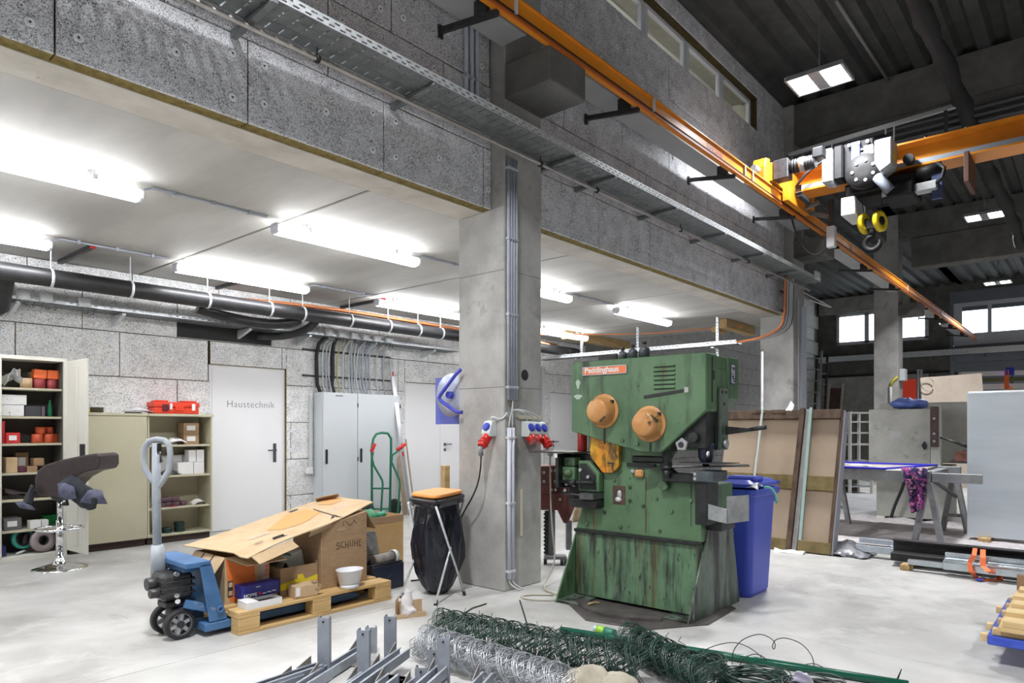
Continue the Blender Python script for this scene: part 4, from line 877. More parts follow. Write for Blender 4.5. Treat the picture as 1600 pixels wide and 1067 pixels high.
tape_roll((X8(66, 8.0), 8.04, z + .115), .112, .05, mat('mauve grey', (.30, .25, .26), rough=.6), 'large mauve grey disc roll on the floor of the tall cabinet', .45, black_rub)
tape_roll((X8(57, 8.0), 8.17, z + .10), .098, .04, mat('dark mauve', (.2, .16, .17), rough=.6), 'darker disc roll behind the mauve one', .45)
tag(B().tube([V((X8(25), 8.02, z + .012)), V((X8(38), 8.05, z + .03)), V((X8(44), 8.1, z + .02))], .012, 6).build('grey_hose', light_grey), 'short grey hose under the teal roll', 'hose')
tag(B().box(1.765, X8(9), 8.02, 8.2, z, z + .1).build('blue_box', mat('navy box', (.03, .03, .16), rough=.5), None, .004), 'navy box at the floor left corner of the tall cabinet', 'box')
# low beige cabinets
def low_cab(x0, x1, label, door):
    t = T('low_cabinet', label, 'cabinet', ((x0 + x1) / 2, 8.13, 0)); z1 = 1.455
    b = B(); b.box(x0, x0 + .018, CF + .01, 8.30, .08, z1 - .03); b.box(x1 - .018, x1, CF + .01, 8.30, .08, z1 - .03); b.box(x0 + .018, x1 - .018, CF + .01, 8.30, .08, .10)
    b.box(x0 + .018, x1 - .018, 8.28, 8.30, .1, z1 - .03); b.build('carcass', beige, t, .002)
    B().box(x0 - .003, x1 + .012, CF - .008, 8.305, z1 - .028, z1).build('top', beige, t, .003)
    B().box(x0 + .01, x1 - .01, CF + .05, 8.28, 0, .079).build('plinth', brown_p, t)
    if door: B().box(x0 + .002, x1 - .014, CF - .006, CF + .009, .085, z1 - .034).build('sliding_door', beige, t, .003)
    else:
        for z in (.40, .76, 1.105): B().box(x0 + .019, x1 - .019, CF + .02, 8.275, z - .022, z).build('shelf', beige_d, t, .002)
    return t
low_cab(2.33, 3.075, 'low beige cabinet with a closed sliding front', True)
low_cab(3.079, 3.80, 'low beige open shelf cabinet beside the white door', False)
zt = 1.456
# on top of them
tb_ = T('toolbox', 'bright orange red tool case on the low beige cabinet', 'toolbox', (3.42, 8.1, zt)); b = B(); b.box(3.17, 3.68, 8.03, 8.22, zt, zt + .075); b.build('case_bottom', mat('orange red plastic', (.68, .05, .02), rough=.4), tb_, .012)
b = B(); b.box(3.165, 3.685, 8.025, 8.225, zt + .077, zt + .135); b.box(3.20, 3.34, 8.04, 8.2, zt + .135, zt + .155); b.box(3.50, 3.66, 8.04, 8.2, zt + .135, zt + .155); b.build('case_lid', MATS['orange red plastic'], tb_, .012)
B().box(3.26, 3.33, 8.018, 8.03, zt + .03, zt + .11).build('latch', mat('dark wine latch', (.10, .01, .02), rough=.4), tb_, .006); B().box(3.34, 3.37, 8.016, 8.03, zt + .05, zt + .12).build('latch', paper, tb_, .006); B().box(3.59, 3.63, 8.016, 8.03, zt + .04, zt + .12).build('latch', paper, tb_, .006)
B().box(3.40, 3.50, 8.016, 8.03, zt + .035, zt + .10).build('handle', MATS['orange red plastic'], tb_, .008)
tag(rag(lambda u, v: (2.90 + u * .26, 8.02 + v * .2, zt + .022 + .05 * math.sin(PI * u) * math.sin(PI * (.1 + .8 * v))), 14, 8, .010, 12, 2).build('plastic_bundle', mat('hazy film', (.45, .45, .48), (.72, .72, .74), scale=8, rough=.25)), 'plastic wrapped bundle on the low cabinet', 'bundle')
tag(B().box(2.86, 3.02, 7.98, 8.01, zt, zt + .016).build('black_bar', black_rub), 'flat black bar before the plastic bundle', 'bar')
b = B()
for q in range(4): b.tube(arc((2.62, 8.1, zt + .014 + .013 * q), .055 + .004 * (q % 2), 0, 2 * PI, 18, (1, 0, 0), (0, 1, 0))[:-1], .008, 6, True)
tag(b.build('wire_coil', mat('olive wire', (.06, .06, .03), rough=.5)), 'olive coil of wire on the low cabinet', 'coil')
tag(B().lathe([(.02, 0), (.05, 0), (.05, .03), (.02, .03)], (2.49, 8.06, zt), (0, 0, 1), 16).build('yellow_tape', mat('yellow tape', (.6, .5, .03), rough=.5)), 'yellow tape roll at the left of the low cabinet top', 'tape')
tag(B().box(2.92, 3.06, 8.06, 8.16, zt, zt + .014).build('yellow_pad', mat('dull yellow', (.45, .38, .1), rough=.6)), 'dull yellow pad under the plastic bundle', 'pad')
# inside the open cabinet
def X80(px, y=8.05): return fy(px, 750, y).x
for k in range(2):
    carton('brown_carton', 'brown carton with white label in the open cabinet, %s of two' % ['lower', 'upper'][k], 'box', X80(287), X80(311), 8.05, 8.22, 1.106 + .125 * k, 1.229 + .125 * k, cardb, 'brown cartons stacked on the top shelf', None, paper)
tag(rag(lambda u, v: (X80(262) + u * .2, 8.0 + v * .17, 1.115 + .07 * math.sin(PI * (.2 + .7 * u)) * math.sin(PI * (.15 + .75 * v))), 12, 8, .014, 18, 7).build('white_rag', mat('dirty white cloth', (.30, .29, .28), (.7, .7, .68), scale=12, rough=.9)), 'crumpled white and grey rag on the top open shelf', 'rag')
prt = mat('white carton with print', (.66, .66, .67), scale=3, rough=.6, spots=[((.3, .3, .32), 30, .66, .05, (1, 1, .4))])
for k, (a, c_) in enumerate(((248, 265), (266, 285), (286, 300))):
    carton('white_print_box', 'white carton with grey print in the back row, %s' % ['left', 'middle', 'right'][k], 'box', X80(a, 8.16), X80(c_, 8.16) - .002, 8.16, 8.25, .761 + .0, .761 + .22, prt, 'printed white cartons')
for k, (a, c_, zz_, h_) in enumerate(((278, 302, .761, .138), (303, 319, .761, .138), (295, 306, .90, .14), (307, 319, .90, .14))):
    carton('white_box', 'plain white carton in the open cabinet, %s' % ['lower left', 'lower right', 'upper left', 'upper right'][k], 'box', X80(a, 8.02), X80(c_, 8.02), 8.02, 8.14, zz_, zz_ + h_ - .001, paper, 'plain white cartons')
tag(rag(lambda u, v: (X80(246) + u * .24, 8.0 + v * .13, .77 + .05 * math.sin(PI * u) * math.sin(PI * (.1 + .8 * v))), 10, 6, .02, 20, 4).build('dark_rag', mat('dark rag', (.03, .028, .03), (.07, .065, .065), scale=20, rough=.9)), 'dark rag on the middle open shelf', 'rag')
wine = mat('wine brown film', (.075, .035, .05), (.13, .075, .09), scale=25, rough=.3)
for k in range(7):
    px_ = 250 + (k % 4) * 11.5; zz_ = .401 + .055 * (k // 4)
    b = B(); b.obox((X80(px_, 8.06), 8.06 + .02 * (k % 2), zz_ + .027), (.082, .12, .05), Matrix.Rotation(rnd.uniform(-.2, .2), 3, 'Z')); tag(b.build('abrasive_pack', wine, None, .016, seg=2), 'wine brown film wrapped pack on the lower open shelf, %s' % ['bottom left', 'bottom second', 'bottom third', 'bottom right', 'top left', 'top middle', 'top right'][k], 'pack', 'wine brown packs')
tag(rag(lambda u, v: (X80(297) + u * .17, 8.0 + v * .14, .41 + .05 * math.sin(PI * u) * math.sin(PI * (.15 + .75 * v))), 10, 8, .016, 20, 8).build('white_roll', mat('white wrapped roll', (.5, .48, .44), (.75, .74, .72), scale=14, rough=.4)), 'white wrapped roll at the right of the lower open shelf', 'roll')
tag(B().box(X80(262), X80(272), 7.975, 8.0, .401, .408).build('red_slip', redbox), 'red slip at the edge of the lower open shelf', 'slip')
for k, (px_, n_, r_) in enumerate(((260, 5, .062), (280, 9, .06))):
    t = T('disc_stack', 'stack of dark green discs at the cabinet floor, %s stack' % ['lower', 'taller'][k], 'discs', (X80(px_, 8.08), 8.08, .1)); 
    for q in range(n_): B().lathe([(.012, 0), (r_ - .003 * (q % 3), .001), (r_ - .003 * (q % 3), .010), (.012, .011), (.012, 0)], (X80(px_, 8.08) + rnd.uniform(-.004, .004), 8.08, .101 + .0125 * q), (0, 0, 1), 18).build('disc', mat('dark green disc', (.015, .045, .035), rough=.5), t)
# bar stool with a jacket
s0 = fz(93, 888); K = 6.33
st = T('bar_stool', 'chrome bar stool with dark brown curved seat and round base', 'stool', s0)
B().lathe([(.225, 0), (.225, .006), (.21, .014), (.14, .028), (.07, .05), (.042, .085), (.036, .12)], s0, (0, 0, 1), 36).build('base', chrome, st)
b = B(); b.cyl(s0 + V((0, 0, .12)), s0 + V((0, 0, .45)), .031, 18); b.cyl(s0 + V((0, 0, .45)), s0 + V((0, 0, .66)), .022, 16); b.build('column', chrome, st)
b = B(); b.tube(arc(s0 + V((0, 0, .37)), .185, 0, 2 * PI, 32, (1, 0, 0), (0, 1, 0))[:-1], .013, 8, True); b.tube([s0 + V((.03, 0, .36)), s0 + V((.18, 0, .37))], .01, 6); b.build('foot_ring', chrome, st)
vw = V((cH, sH, 0)); rt = V((sH, -cH, 0)); rt2 = (rt * 1 + vw * .0)
pl = [(54, 769), (53, 748), (58, 735), (70, 726), (100, 717), (130, 711), (149, 708), (155, 712), (155, 727), (151, 734), (131, 738), (112, 748), (100, 760), (94, 772), (88, 777), (62, 774)]
b = B(); b.prism([fk(x, y, K - .14) for (x, y) in pl], vw * .32); b.build('seat_shell', mat('dark brown leather', (.035, .024, .024), (.05, .036, .036), scale=30, rough=.38), st, .022, seg=3)
b = B(); b.cyl(s0 + V((0, 0, .63)), s0 + V((0, 0, .69)), .05, 14, .09); b.build('seat_plate', steel_dark, st)
jk = T('work_jacket', 'dark work jacket with grey lining hanging over the bar stool', 'jacket', fk(115, 800, K))
jm = mat('dark jacket cloth', (.016, .02, .026), (.034, .04, .05), scale=12, rough=.9); jg = mat('grey blue lining', (.07, .075, .12), (.13, .14, .20), scale=15, rough=.9)
def strip(pa, pb_, dep, amp, seed, name, m, nu=16, nv=8, kk=K - .2):
    def path(pts, u):
        u *= len(pts) - 1; i = min(int(u), len(pts) - 2); f = u - i; return pts[i][0] + (pts[i + 1][0] - pts[i][0]) * f, pts[i][1] + (pts[i + 1][1] - pts[i][1]) * f
    def fn(u, v):
        a, c_ = path(pa, u), path(pb_, u); x = a[0] + (c_[0] - a[0]) * v; y = a[1] + (c_[1] - a[1]) * v
        return fk(x, y, kk - dep * math.sin(PI * v) * (.5 + .5 * u))
    return rag(fn, nu, nv, amp, 9, seed, .012).build(name, m, jk)
strip([(96, 752), (112, 744), (126, 748), (140, 762), (152, 770)], [(90, 768), (108, 776), (122, 790), (138, 798), (150, 792)], .10, .03, 2, 'body', jm)
strip([(138, 768), (150, 767), (160, 768)], [(126, 786), (146, 786), (167, 786)], .05, .015, 4, 'cuff', jg, 10, 6, K - .26)
strip([(90, 758), (102, 756), (114, 762)], [(94, 776), (106, 782), (118, 782)], .05, .02, 6, 'lining', jg, 10, 6, K - .27)
strip([(48, 757), (42, 772), (34, 786)], [(56, 764), (50, 782), (44, 792)], .05, .02, 8, 'sleeve', jm, 12, 6, K - .2)
strip([(25, 786), (36, 785), (46, 790)], [(30, 794), (42, 796), (56, 797)], .04, .012, 9, 'sleeve_end', jg, 10, 5, K - .22)
strip([(93, 772), (104, 782), (96, 788)], [(100, 776), (106, 790), (98, 791)], .02, .01, 12, 'loose_strap', jm, 8, 4, K - .2)
# grey electrical cabinet
ec = T('electrical_cabinet', 'tall light grey two door electrical cabinet under the cable bundle', 'cabinet', (6.08, 8.2, 0)); egm = mat('light grey enamel', (.57, .60, .62), rough=.45)
B().box(5.395, 6.76, 8.10, 8.31, .0, 1.79).build('carcass', egm, ec, .004)
for (x0, x1, hx) in ((5.402, 5.972, 5.45), (5.980, 6.755, 6.03)):
    d = B().box(x0, x1, 8.075, 8.099, .06, 1.785).build('door', egm, ec, .004)
    B().box(hx - .016, hx + .016, 8.055, 8.076, .80, 1.0).build('handle', black_plas, d, .006)
    for z in (.15, .85, 1.62): B().box(x1 - .004, x1 + .006, 8.062, 8.076, z - .03, z + .03).build('hinge', black_plas, d)
B().box(5.60, 5.72, 8.073, 8.076, 1.74, 1.752).build('maker_plate', steel_dark, ec)
tag(B().box(5.32, 5.36, 8.27, 8.305, .75, 1.75).build('wall_conduit', light_grey), 'pale vertical conduit left of the electrical cabinet', 'conduit')
tag(B().box(5.26, 5.36, 8.25, 8.306, .66, .75).build('wall_socket', paper, None, .006), 'white wall socket at the foot of the pale conduit', 'socket')
# green hand truck
ht = T('hand_truck', 'green tubular hand truck with red grips standing before the electrical cabinet', 'hand truck', fy(596, 812, 7.75)); gr = mat('hand truck green', (.008, .17, .085), rough=.35); YH = 7.75
def hp_(x, y, d=0): return fy(x, y, YH - d)
b = B(); b.tube([hp_(581, 808), hp_(581, 700), hp_(583, 686), hp_(588, 678), hp_(596, 676), hp_(606, 677), hp_(611, 685), hp_(611, 700), hp_(609, 808)], .018, 8); b.build('frame', gr, ht)
B().tube([hp_(581, 763), hp_(609, 763)], .013, 8).build('cross_tube', gr, ht); B().tube([hp_(581, 795), hp_(609, 795)], .013, 8).build('cross_tube', gr, ht)
for pts in ([(583, 706), (581, 716), (584, 727), (597, 750), (598, 757), (595, 806)], [(628, 700), (613, 711), (612, 722), (624, 750), (625, 757), (621, 806)]):
    B().tube([hp_(x, y, .08) for (x, y) in pts], .015, 8).build('skid_tube', gr, ht)
for (x0, y0, x1, y1) in ((580, 706, 586, 693), (620, 703, 633, 694)): B().cyl(hp_(x0, y0, .08), hp_(x1, y1, .10), .024, 10).build('grip', red_p, ht)
a = fz(577, 819); c_ = fz(613, 822); b = B(); b.box(a.x, c_.x, YH - .25, YH + .01, .01, .02); b.build('toe_plate', gr, ht)
for px_ in (575, 617):
    p_ = fy(px_, 800, YH + .09); b = B(); b.cyl((p_.x - .03, YH + .09, .13), (p_.x + .03, YH + .09, .13), .128, 20); b.build('wheel', black_rub, ht, .02)
# leaning boards and a spirit level
def lean(name, lab, cat, px0, py0, y0, px1, py1, y1, wd, th, m):
    p = fy(px0, py0, y0); q = fy(px1, py1, y1); q = p.lerp(q, (p.z - .004) / (p.z - q.z)); return tag(B().bar(p, q, wd, th, up=(0, 1, .3)).build(name, m, None, .003), lab, cat)
oldwood = mat('aged board', (.33, .25, .16), (.45, .35, .24), scale=10, rough=.8, stretch=(3, 3, .4))
lv = T('spirit_level', 'long aluminium spirit level with red ends leaning beside the electrical cabinet', 'level', fy(640, 800, 7.9))
p = fy(610, 562, 8.22); q = fy(641, 806, 7.75); q = p.lerp(q, (p.z - .006) / (p.z - q.z)); B().bar(p, q, .07, .025, up=(0, 1, .2)).build('bar', mat('aluminium bar', (.55, .56, .58), rough=.3, metal=.7), lv, .003)
for f in (.08, .55, .60): B().bar(p.lerp(q, f), p.lerp(q, f + .03), .03, .03, up=(0, 1, .2)).build('red_mark', red_p, lv)
lean('leaning_board', 'aged wooden board leaning right of the electrical cabinet, left one', 'board', 620, 672, 8.2, 632, 800, 7.85, .06, .02, oldwood)
lean('leaning_board', 'pale thin wooden strip leaning before the double door', 'board', 634, 686, 8.1, 648, 800, 7.8, .02, .02, oldwood)
lean('leaning_board', 'aged wooden board behind the spirit level, top near the cables', 'board', 613, 596, 8.28, 634, 780, 7.95, .05, .02, oldwood)
# blue hose reel on the back of the front column
rl = T('hose_reel', 'blue wall reel with grey disc behind the front column', 'reel', (4.12, 4.35, 1.3)); RX = 4.14; rb = mat('reel blue', (.04, .05, .42), (.06, .07, .5), scale=6, rough=.4)
b = B(); b.box(4.16, 4.175, 4.09, fx(678, 620, RX).y, 1.33, 1.74); b.build('mounting_plate', mat('plate blue', (.11, .14, .5), rough=.5), rl)
rc = fx(704, 617, 4.05)
b = B(); b.lathe([(.0, 0), (.05, .0), (.17, .006), (.185, .012), (.185, .02), (.1, .02)], rc + V((.03, 0, 0)), (-1, 0, .0), 32); b.build('disc', mat('scratched zinc disc', (.33, .36, .45), (.42, .45, .54), scale=8, rough=.4, metal=.3), rl)
b = B(); b.lathe([(.05, -.09), (.182, -.09), (.182, -.075), (.05, -.075)], rc + V((.03, 0, 0)), (-1, 0, 0), 32); b.build('rear_disc', rb, rl)
b = B(); b.cyl(rc + V((.1, 0, 0)), rc + V((-.03, 0, 0)), .03, 16); b.build('hub', rb, rl)
cy = col1.location.y
b = B(); b.tube([fx(720, 577, 4.0), fx(711, 586, 3.99), fx(688, 617, 3.98), fx(686, 622, 3.98), fx(690, 627, 3.98), fx(714, 644, 3.99), fx(722, 644, 4.0)], .016, 8); b.build('crank_frame', rb, rl)
tag(B().box(4.10, 4.16, 4.30, 4.36, 0, .97).build('timber_post', timber, None, .004), 'short timber post standing behind the front column', 'timber')
# ================================================================ MIDDLE: pallet, boxes, pallet jack, refuse stand
pine = mat('pallet pine', (.46, .29, .11), (.60, .41, .19), scale=5, rough=.75, stretch=(.5, 5, 5), spots=[((.30, .17, .06), 3, .66, .1)])
PX0, PX1, PY0, PY1 = 2.11, 3.32, 4.07, 4.87
pal = T('pallet', 'pine pallet carrying the cardboard boxes in front of the column', 'pallet', ((PX0 + PX1) / 2, 4.47, 0))
for (y0, y1) in ((PY0, PY0 + .145), (PY0 + .185, PY0 + .285), (PY0 + .3275, PY0 + .4725), (PY0 + .515, PY0 + .615), (PY1 - .145, PY1)): B().box(PX0, PX1, y0, y1, .122, .144).build('deck_board', pine, pal, .003)
for x in (PX0, (PX0 + PX1) / 2 - .0725, PX1 - .145): B().box(x, x + .145, PY0, PY1, .100, .122).build('cross_board', pine, pal, .003)
for x in (PX0, (PX0 + PX1) / 2 - .0725, PX1 - .145):
    for (y0, y1) in ((PY0, PY0 + .10), (PY0 + .3275, PY0 + .4725), (PY1 - .10, PY1)): B().box(x, x + .145, y0, y1, .022, .100).build('block', pine, pal, .004)
for (y0, y1) in ((PY0, PY0 + .10), (PY0 + .3275, PY0 + .4725), (PY1 - .10, PY1)): B().box(PX0, PX1, y0, y1, 0, .022).build('skid_board', pine, pal, .003)
ZP = .145
# open carton with orange print
oc = T('open_carton', 'open carton with orange and white print under the left end of the cardboard sheet', 'box', (2.28, 4.5, ZP)); x0, x1, y0, y1, z1 = 2.145, 2.46, 4.32, 4.74, .452
b = B(); b.box(x0, x1, y0, y0 + .005, ZP, z1); b.box(x0, x1, y1 - .005, y1, ZP, z1); b.box(x0, x0 + .005, y0 + .005, y1 - .005, ZP, z1); b.box(x1 - .005, x1, y0 + .005, y1 - .005, ZP, z1); b.box(x0 + .005, x1 - .005, y0 + .005, y1 - .005, ZP, ZP + .005)
b.build('carton', cardb_l, oc)
opr = mat('orange print', (.72, .17, .03), rough=.7); bpr = mat('black print', (.03, .03, .03), rough=.7); gpr = mat('grey print', (.46, .40, .36), rough=.8)
B().prism([(x0 + .004, y0 - .001, z1 - .01), (x0 + .035, y0 - .001, ZP + .01), (x0 + .10, y0 - .001, ZP + .01), (x0 + .215, y0 - .001, ZP + .12), (x0 + .20, y0 - .001, z1 - .05), (x0 + .12, y0 - .001, z1 - .07)], (0, -.001, 0)).build('orange_print', opr, oc)
B().box(x0 + .25, x1 - .006, y0 - .002, y0 - .001, ZP + .01, z1 - .02).build('grey_print', gpr, oc)
for q in range(7): B().box(x0 + .285, x0 + .305, y0 - .0035, y0 - .002, ZP + .05 + .03 * q, ZP + .07 + .03 * q).build('orange_mark', orange_b, oc)
B().box(x0 + .02, x0 + .055, y0 - .003, y0 - .001, ZP + .045, ZP + .15).build('black_print', bpr, oc); B().box(x0 + .025, x0 + .05, y0 - .0045, y0 - .003, ZP + .11, ZP + .14).build('warning_print', cardb_l, oc); B().box(x0 + .025, x0 + .05, y0 - .0045, y0 - .003, ZP + .055, ZP + .085).build('warning_print', cardb_l, oc)
def flap(b, p, q, d, t=.005):
    p, q, d = V(p), V(q), V(d); n = (q - p).cross(d).normalized() * t; b.hexa([p, q, q + n, p + n, p + d, q + d, q + d + n, p + d + n]); return b
flap(B(), (x0, y1, z1), (x0, y0, z1), (-.085, 0, -.11)).build('flap', cardb_l, oc)
for f in (.33, .66): flap(B(), (x0 - .002, y0 + (y1 - y0) * f + .008, z1 + .002), (x0 - .002, y0 + (y1 - y0) * f - .004, z1 + .002), (-.085, 0, -.108), .002).build('flap_slot', bpr, oc)
flap(B(), (x0 + .01, y0, z1), (x1 - .02, y0, z1), (.06, -.16, -.04)).build('flap', cardb_l, oc)
# big flattened cardboard sheet
cs_ = T('cardboard_sheet', 'large flattened cardboard sheet with pale orange print sloping over the boxes', 'cardboard', (2.8, 4.5, .48))
FL, FR, BR, BL = V((2.17, 4.07, .492)), V((3.305, 4.27, .712)), V((3.46, 5.0, .715)), V((2.085, 4.79, .482))
def sh(u, v): return (FL * (1 - u) + FR * u) * (1 - v) + (BL * (1 - u) + BR * u) * v
def shp(u, v):
    p = sh(u, v); p.z += .012 * math.sin(u * 7) * math.sin(v * 5 + 1) - (.02 * (1 - u) * (v < .12)) ; return p
b = B(); b.grid(shp, 20, 10, smooth=False, thick=-.007); b.build('sheet', cardb_l, cs_)
cpo = mat('pale orange print', (.60, .29, .10), rough=.8)
def on_sheet(poly, name, m, lift=.0095):
    n = (FR - FL).cross(BL - FL).normalized()
    b = B()
    pts = [shp(u, v) + n * lift for (u, v) in poly]
    # fan over a fine subdivision so that the print follows the sheet
    c = sum(((u) for (u, v) in poly), 0) / len(poly), sum((v for (u, v) in poly), 0) / len(poly)
    m_ = 6
    for i in range(len(poly)):
        a0, a1 = poly[i], poly[(i + 1) % len(poly)]
        b.grid(lambda s, t, a0=a0, a1=a1: shp(c[0] + (a0[0] + (a1[0] - a0[0]) * s - c[0]) * t, c[1] + (a0[1] + (a1[1] - a0[1]) * s - c[1]) * t) + n * lift, 8, 6)
    return b.build(name, m, cs_)
on_sheet([(.33, .50), (.36, .30), (.50, .27), (.70, .42), (.68, .72), (.56, .78)], 'orange_print', cpo)
on_sheet([(.78, .72), (.83, .55), (.95, .60), (.97, .85), (.88, .92)], 'orange_print', cpo)
for (u, v) in ((.18, .36), (.22, .34), (.26, .34), (.74, .3), (.80, .32), (.86, .34)): on_sheet([(u, v), (u + .035, v), (u + .035, v + .05), (u, v + .05)], 'ink_mark', gpr)
for poly in ([(.22, .12), (.32, .10), (.32, .115), (.22, .135)], [(.71, .02), (.72, .02), (.71, .6), (.70, .6)], [(.66, .10), (.70, .12), (.70, .17), (.69, .17), (.69, .13), (.66, .11)], [(.12, .16), (.17, .15), (.17, .165), (.12, .175)]): on_sheet(poly, 'cut_slot', bpr, .010)
for poly in ([(.60, .80), (.66, .80), (.66, .86), (.60, .86)], [(.95, .90), (.985, .90), (.985, .97), (.95, .97)]): on_sheet(poly, 'black_mark', bpr, .0105)
b = B(); flap(b, sh(.02, -.01) - V((0, 0, .012)), sh(.30, -.0) - V((0, 0, .012)), V((.03, -.05, -.045))); b.build('torn_flap', cardb_l, cs_)
b = B(); flap(b, sh(.62, 0) - V((0, 0, .012)), sh(.45, 0) - V((0, 0, .012)), V((.0, .03, -.04))); b.build('torn_flap', cardb_e, cs_)
b = B(); flap(b, sh(.84, .97) + V((0, 0, .012)), sh(.98, .82) + V((0, 0, .012)), V((-.04, -.05, .03))); b.build('torn_flap', cardb_l, cs_)
# tall brown box with handwriting
sb = T('tall_carton', 'tall brown carton with handwriting and a hand hole on the pallet', 'box', (3.0, 4.4, ZP)); x0, x1, y0, y1 = 2.80, 3.20, 4.21, 4.58
b = B(); b.hexa([(x0, y0, ZP), (x1, y0, ZP), (x1, y1, ZP), (x0, y1, ZP), (x0, y0, .592), (x1, y0, .668), (x1, y1, .665), (x0, y1, .588)]); b.build('carton', cardb, sb, .003)
ink = mat('marker ink', (.075, .045, .025), rough=.8)
M_ = frame((x0 + .125, y0 - .0005, .415), (1, 0, 0), (0, 0, 1))
def stroke(pts, r=.0026): return B().tube([M_ @ V((x, y, .0)) for (x, y) in pts], r, 4)
hw = {'S': [[(.03, .045), (.005, .048), (.002, .03), (.028, .022), (.03, .005), (.0, .0)]], 'C': [[(.028, .046), (.004, .04), (.0, .01), (.028, .002)]], 'H': [[(.0, .0), (.0, .048)], [(.024, .0), (.024, .048)], [(.0, .024), (.024, .026)]],
      'U': [[(.0, .047), (.002, .005), (.02, .0), (.024, .046)]], 'E': [[(.022, .046), (.0, .046), (.0, .0), (.022, .001)], [(.0, .024), (.018, .025)]]}
ox = 0
for ch in 'SCHUHE':
    for stk_ in hw[ch]: stroke([(x + ox, y + .0012 * ox * 10 + .004 * math.sin(ox * 60)) for (x, y) in stk_]).build('handwriting', ink, sb)
    ox += .040
b = B(); b.prism([(x0 + .17 + .03 * math.cos(t) + (.015 if math.cos(t) > 0 else -.015), y0 - .001, .555 + .014 * math.sin(t)) for t in [i * PI / 8 for i in range(16)]], (0, -.0015, 0)); b.build('hand_hole', cardb_e, sb)
for pts in ([(.06, .20), (.065, .165)], [(.075, .20), (.12, .16)], [(.125, .16), (.155, .19)], [(.15, .2), (.18, .17)]): stroke(pts, .002).build('crease', ink, sb)
flap(B(), (x1, y0, .66), (x1, y1, .66), (.085, 0, -.13)).build('flap', cardb, sb)
# yellow taped carton with a canister in it
yt = T('taped_carton', 'brown carton with yellow tape standing on the pallet middle', 'box', (2.64, 4.4, ZP)); x0, x1, y0, y1, z1 = 2.50, 2.79, 4.245, 4.58, .335
b = B(); b.box(x0, x1, y0, y0 + .005, ZP, z1); b.box(x0, x1, y1 - .005, y1, ZP, z1); b.box(x0, x0 + .005, y0 + .005, y1 - .005, ZP, z1); b.box(x1 - .005, x1, y0 + .005, y1 - .005, ZP, z1 + .02); b.box(x0 + .005, x1 - .005, y0 + .005, y1 - .005, ZP, ZP + .006); b.build('carton', cardb, yt)
ytm = mat('yellow parcel tape', (.75, .60, .03), rough=.35)
b = B(); b.prism([(x0 - .001, y0 - .001, .185), (x1 + .001, y0 - .001, .19), (x1 + .001, y0 - .001, .255), (x0 + .19, y0 - .001, .235), (x0 + .17, y0 - .001, .275), (x0 + .13, y0 - .001, .275), (x0 + .13, y0 - .001, .245), (x0 - .001, y0 - .001, .225)], (0, -.0012, 0)); b.build('yellow_tape', ytm, yt)
B().box(x0 + .125, x0 + .165, y0 - .0018, y0 - .0002, .275, z1).build('clear_tape', mat('clear tape sheen', (.34, .23, .14), rough=.2), yt)
cn = T('canister', 'grey green canister in the taped carton', 'canister', (2.62, 4.45, .2)); b = B(); b.obox((2.66, 4.42, .345), (.19, .14, .15), Matrix.Rotation(-.18, 3, 'Y')); b.build('body', mat('grey green plastic', (.36, .37, .33), rough=.5), cn, .03, seg=3)
b = B(); b.tube(bez((2.56, 4.40, .36), (2.52, 4.36, .36), (2.53, 4.33, .31), (2.57, 4.31, .28), 8), .012, 6); b.tube(bez((2.57, 4.40, .39), (2.55, 4.36, .42), (2.60, 4.34, .42), (2.63, 4.33, .40), 8), .006, 5); b.build('strap', steel_dark, cn)
tag(rag(lambda u, v: (2.505 + u * .09, 4.26 + v * .12, .30 + .07 * math.sin(PI * u) - .02 * v), 8, 6, .02, 16, 6).build('dark_rag', mat('dirty rag', (.08, .075, .06), (.2, .19, .16), scale=16, rough=.9)), 'dirty dark rag spilling from the taped carton', 'rag')
# small carton, blue box, white open box, bucket
sc_ = T('small_carton', 'small torn brown carton at the pallet front', 'box', (2.62, 4.13, ZP)); B().obox((2.615, 4.15, ZP + .042), (.17, .11, .084), Matrix.Rotation(-.1, 3, 'Z')).build('carton', cardb_l, sc_, .004)
b = B(); flap(b, (2.67, 4.085, .19), (2.70, 4.10, .232), (.03, -.004, -.02)); flap(b, (2.66, 4.088, .231), (2.70, 4.09, .231), (.0, .04, .012)); b.build('torn_flap', cardb, sc_); B().obox((2.545, 4.10, .19), (.03, .004, .06), Matrix.Rotation(-.1, 3, 'Z')).build('paper_label', paper, sc_)
hb_ = T('blue_carton', 'long dark blue carton with white lettering on the pallet', 'box', (2.335, 4.26, .19)); bl = mat('dark blue carton', (.012, .014, .17), (.02, .022, .21), scale=6, rough=.4)
B().box(2.20, 2.47, 4.205, 4.30, .186, .272).build('carton', bl, hb_, .003)
B().box(2.06, 2.14, 4.21, 4.29, .19, .262).build('tmp', bl, hb_, .003); bpy.data.objects.remove(bpy.data.objects['tmp'])
text('HOPPE', 'lettering', hb_, .030, frame((2.215, 4.2045, .194), (1, 0, 0), (0, 0, 1)), paper, .0005, 1.0, 1.0, .0008)
B().cyl((2.325, 4.2045, .206), (2.325, 4.2035, .206), .011, 16).build('round_mark', redbox, hb_)
for q in range(3): B().box(2.345 + .035 * q, 2.372 + .035 * q, 4.203, 4.2045, .200 + .003 * q, .206 + .003 * q).build('small_print', paper, hb_)
B().box(2.30, 2.33, 4.203, 4.2045, .25, .254).build('small_print', paper, hb_)
tag(B().box(2.215, 2.46, 4.215, 4.295, ZP, .185).build('brown_tray', cardb, None, .003), 'flat brown carton under the blue box', 'box')
wo = T('white_open_box', 'white open carton with dark inside at the pallet edge', 'box', (2.29, 4.14, ZP)); x0, x1, y0, y1, z1 = 2.17, 2.415, 4.08, 4.20, ZP + .042
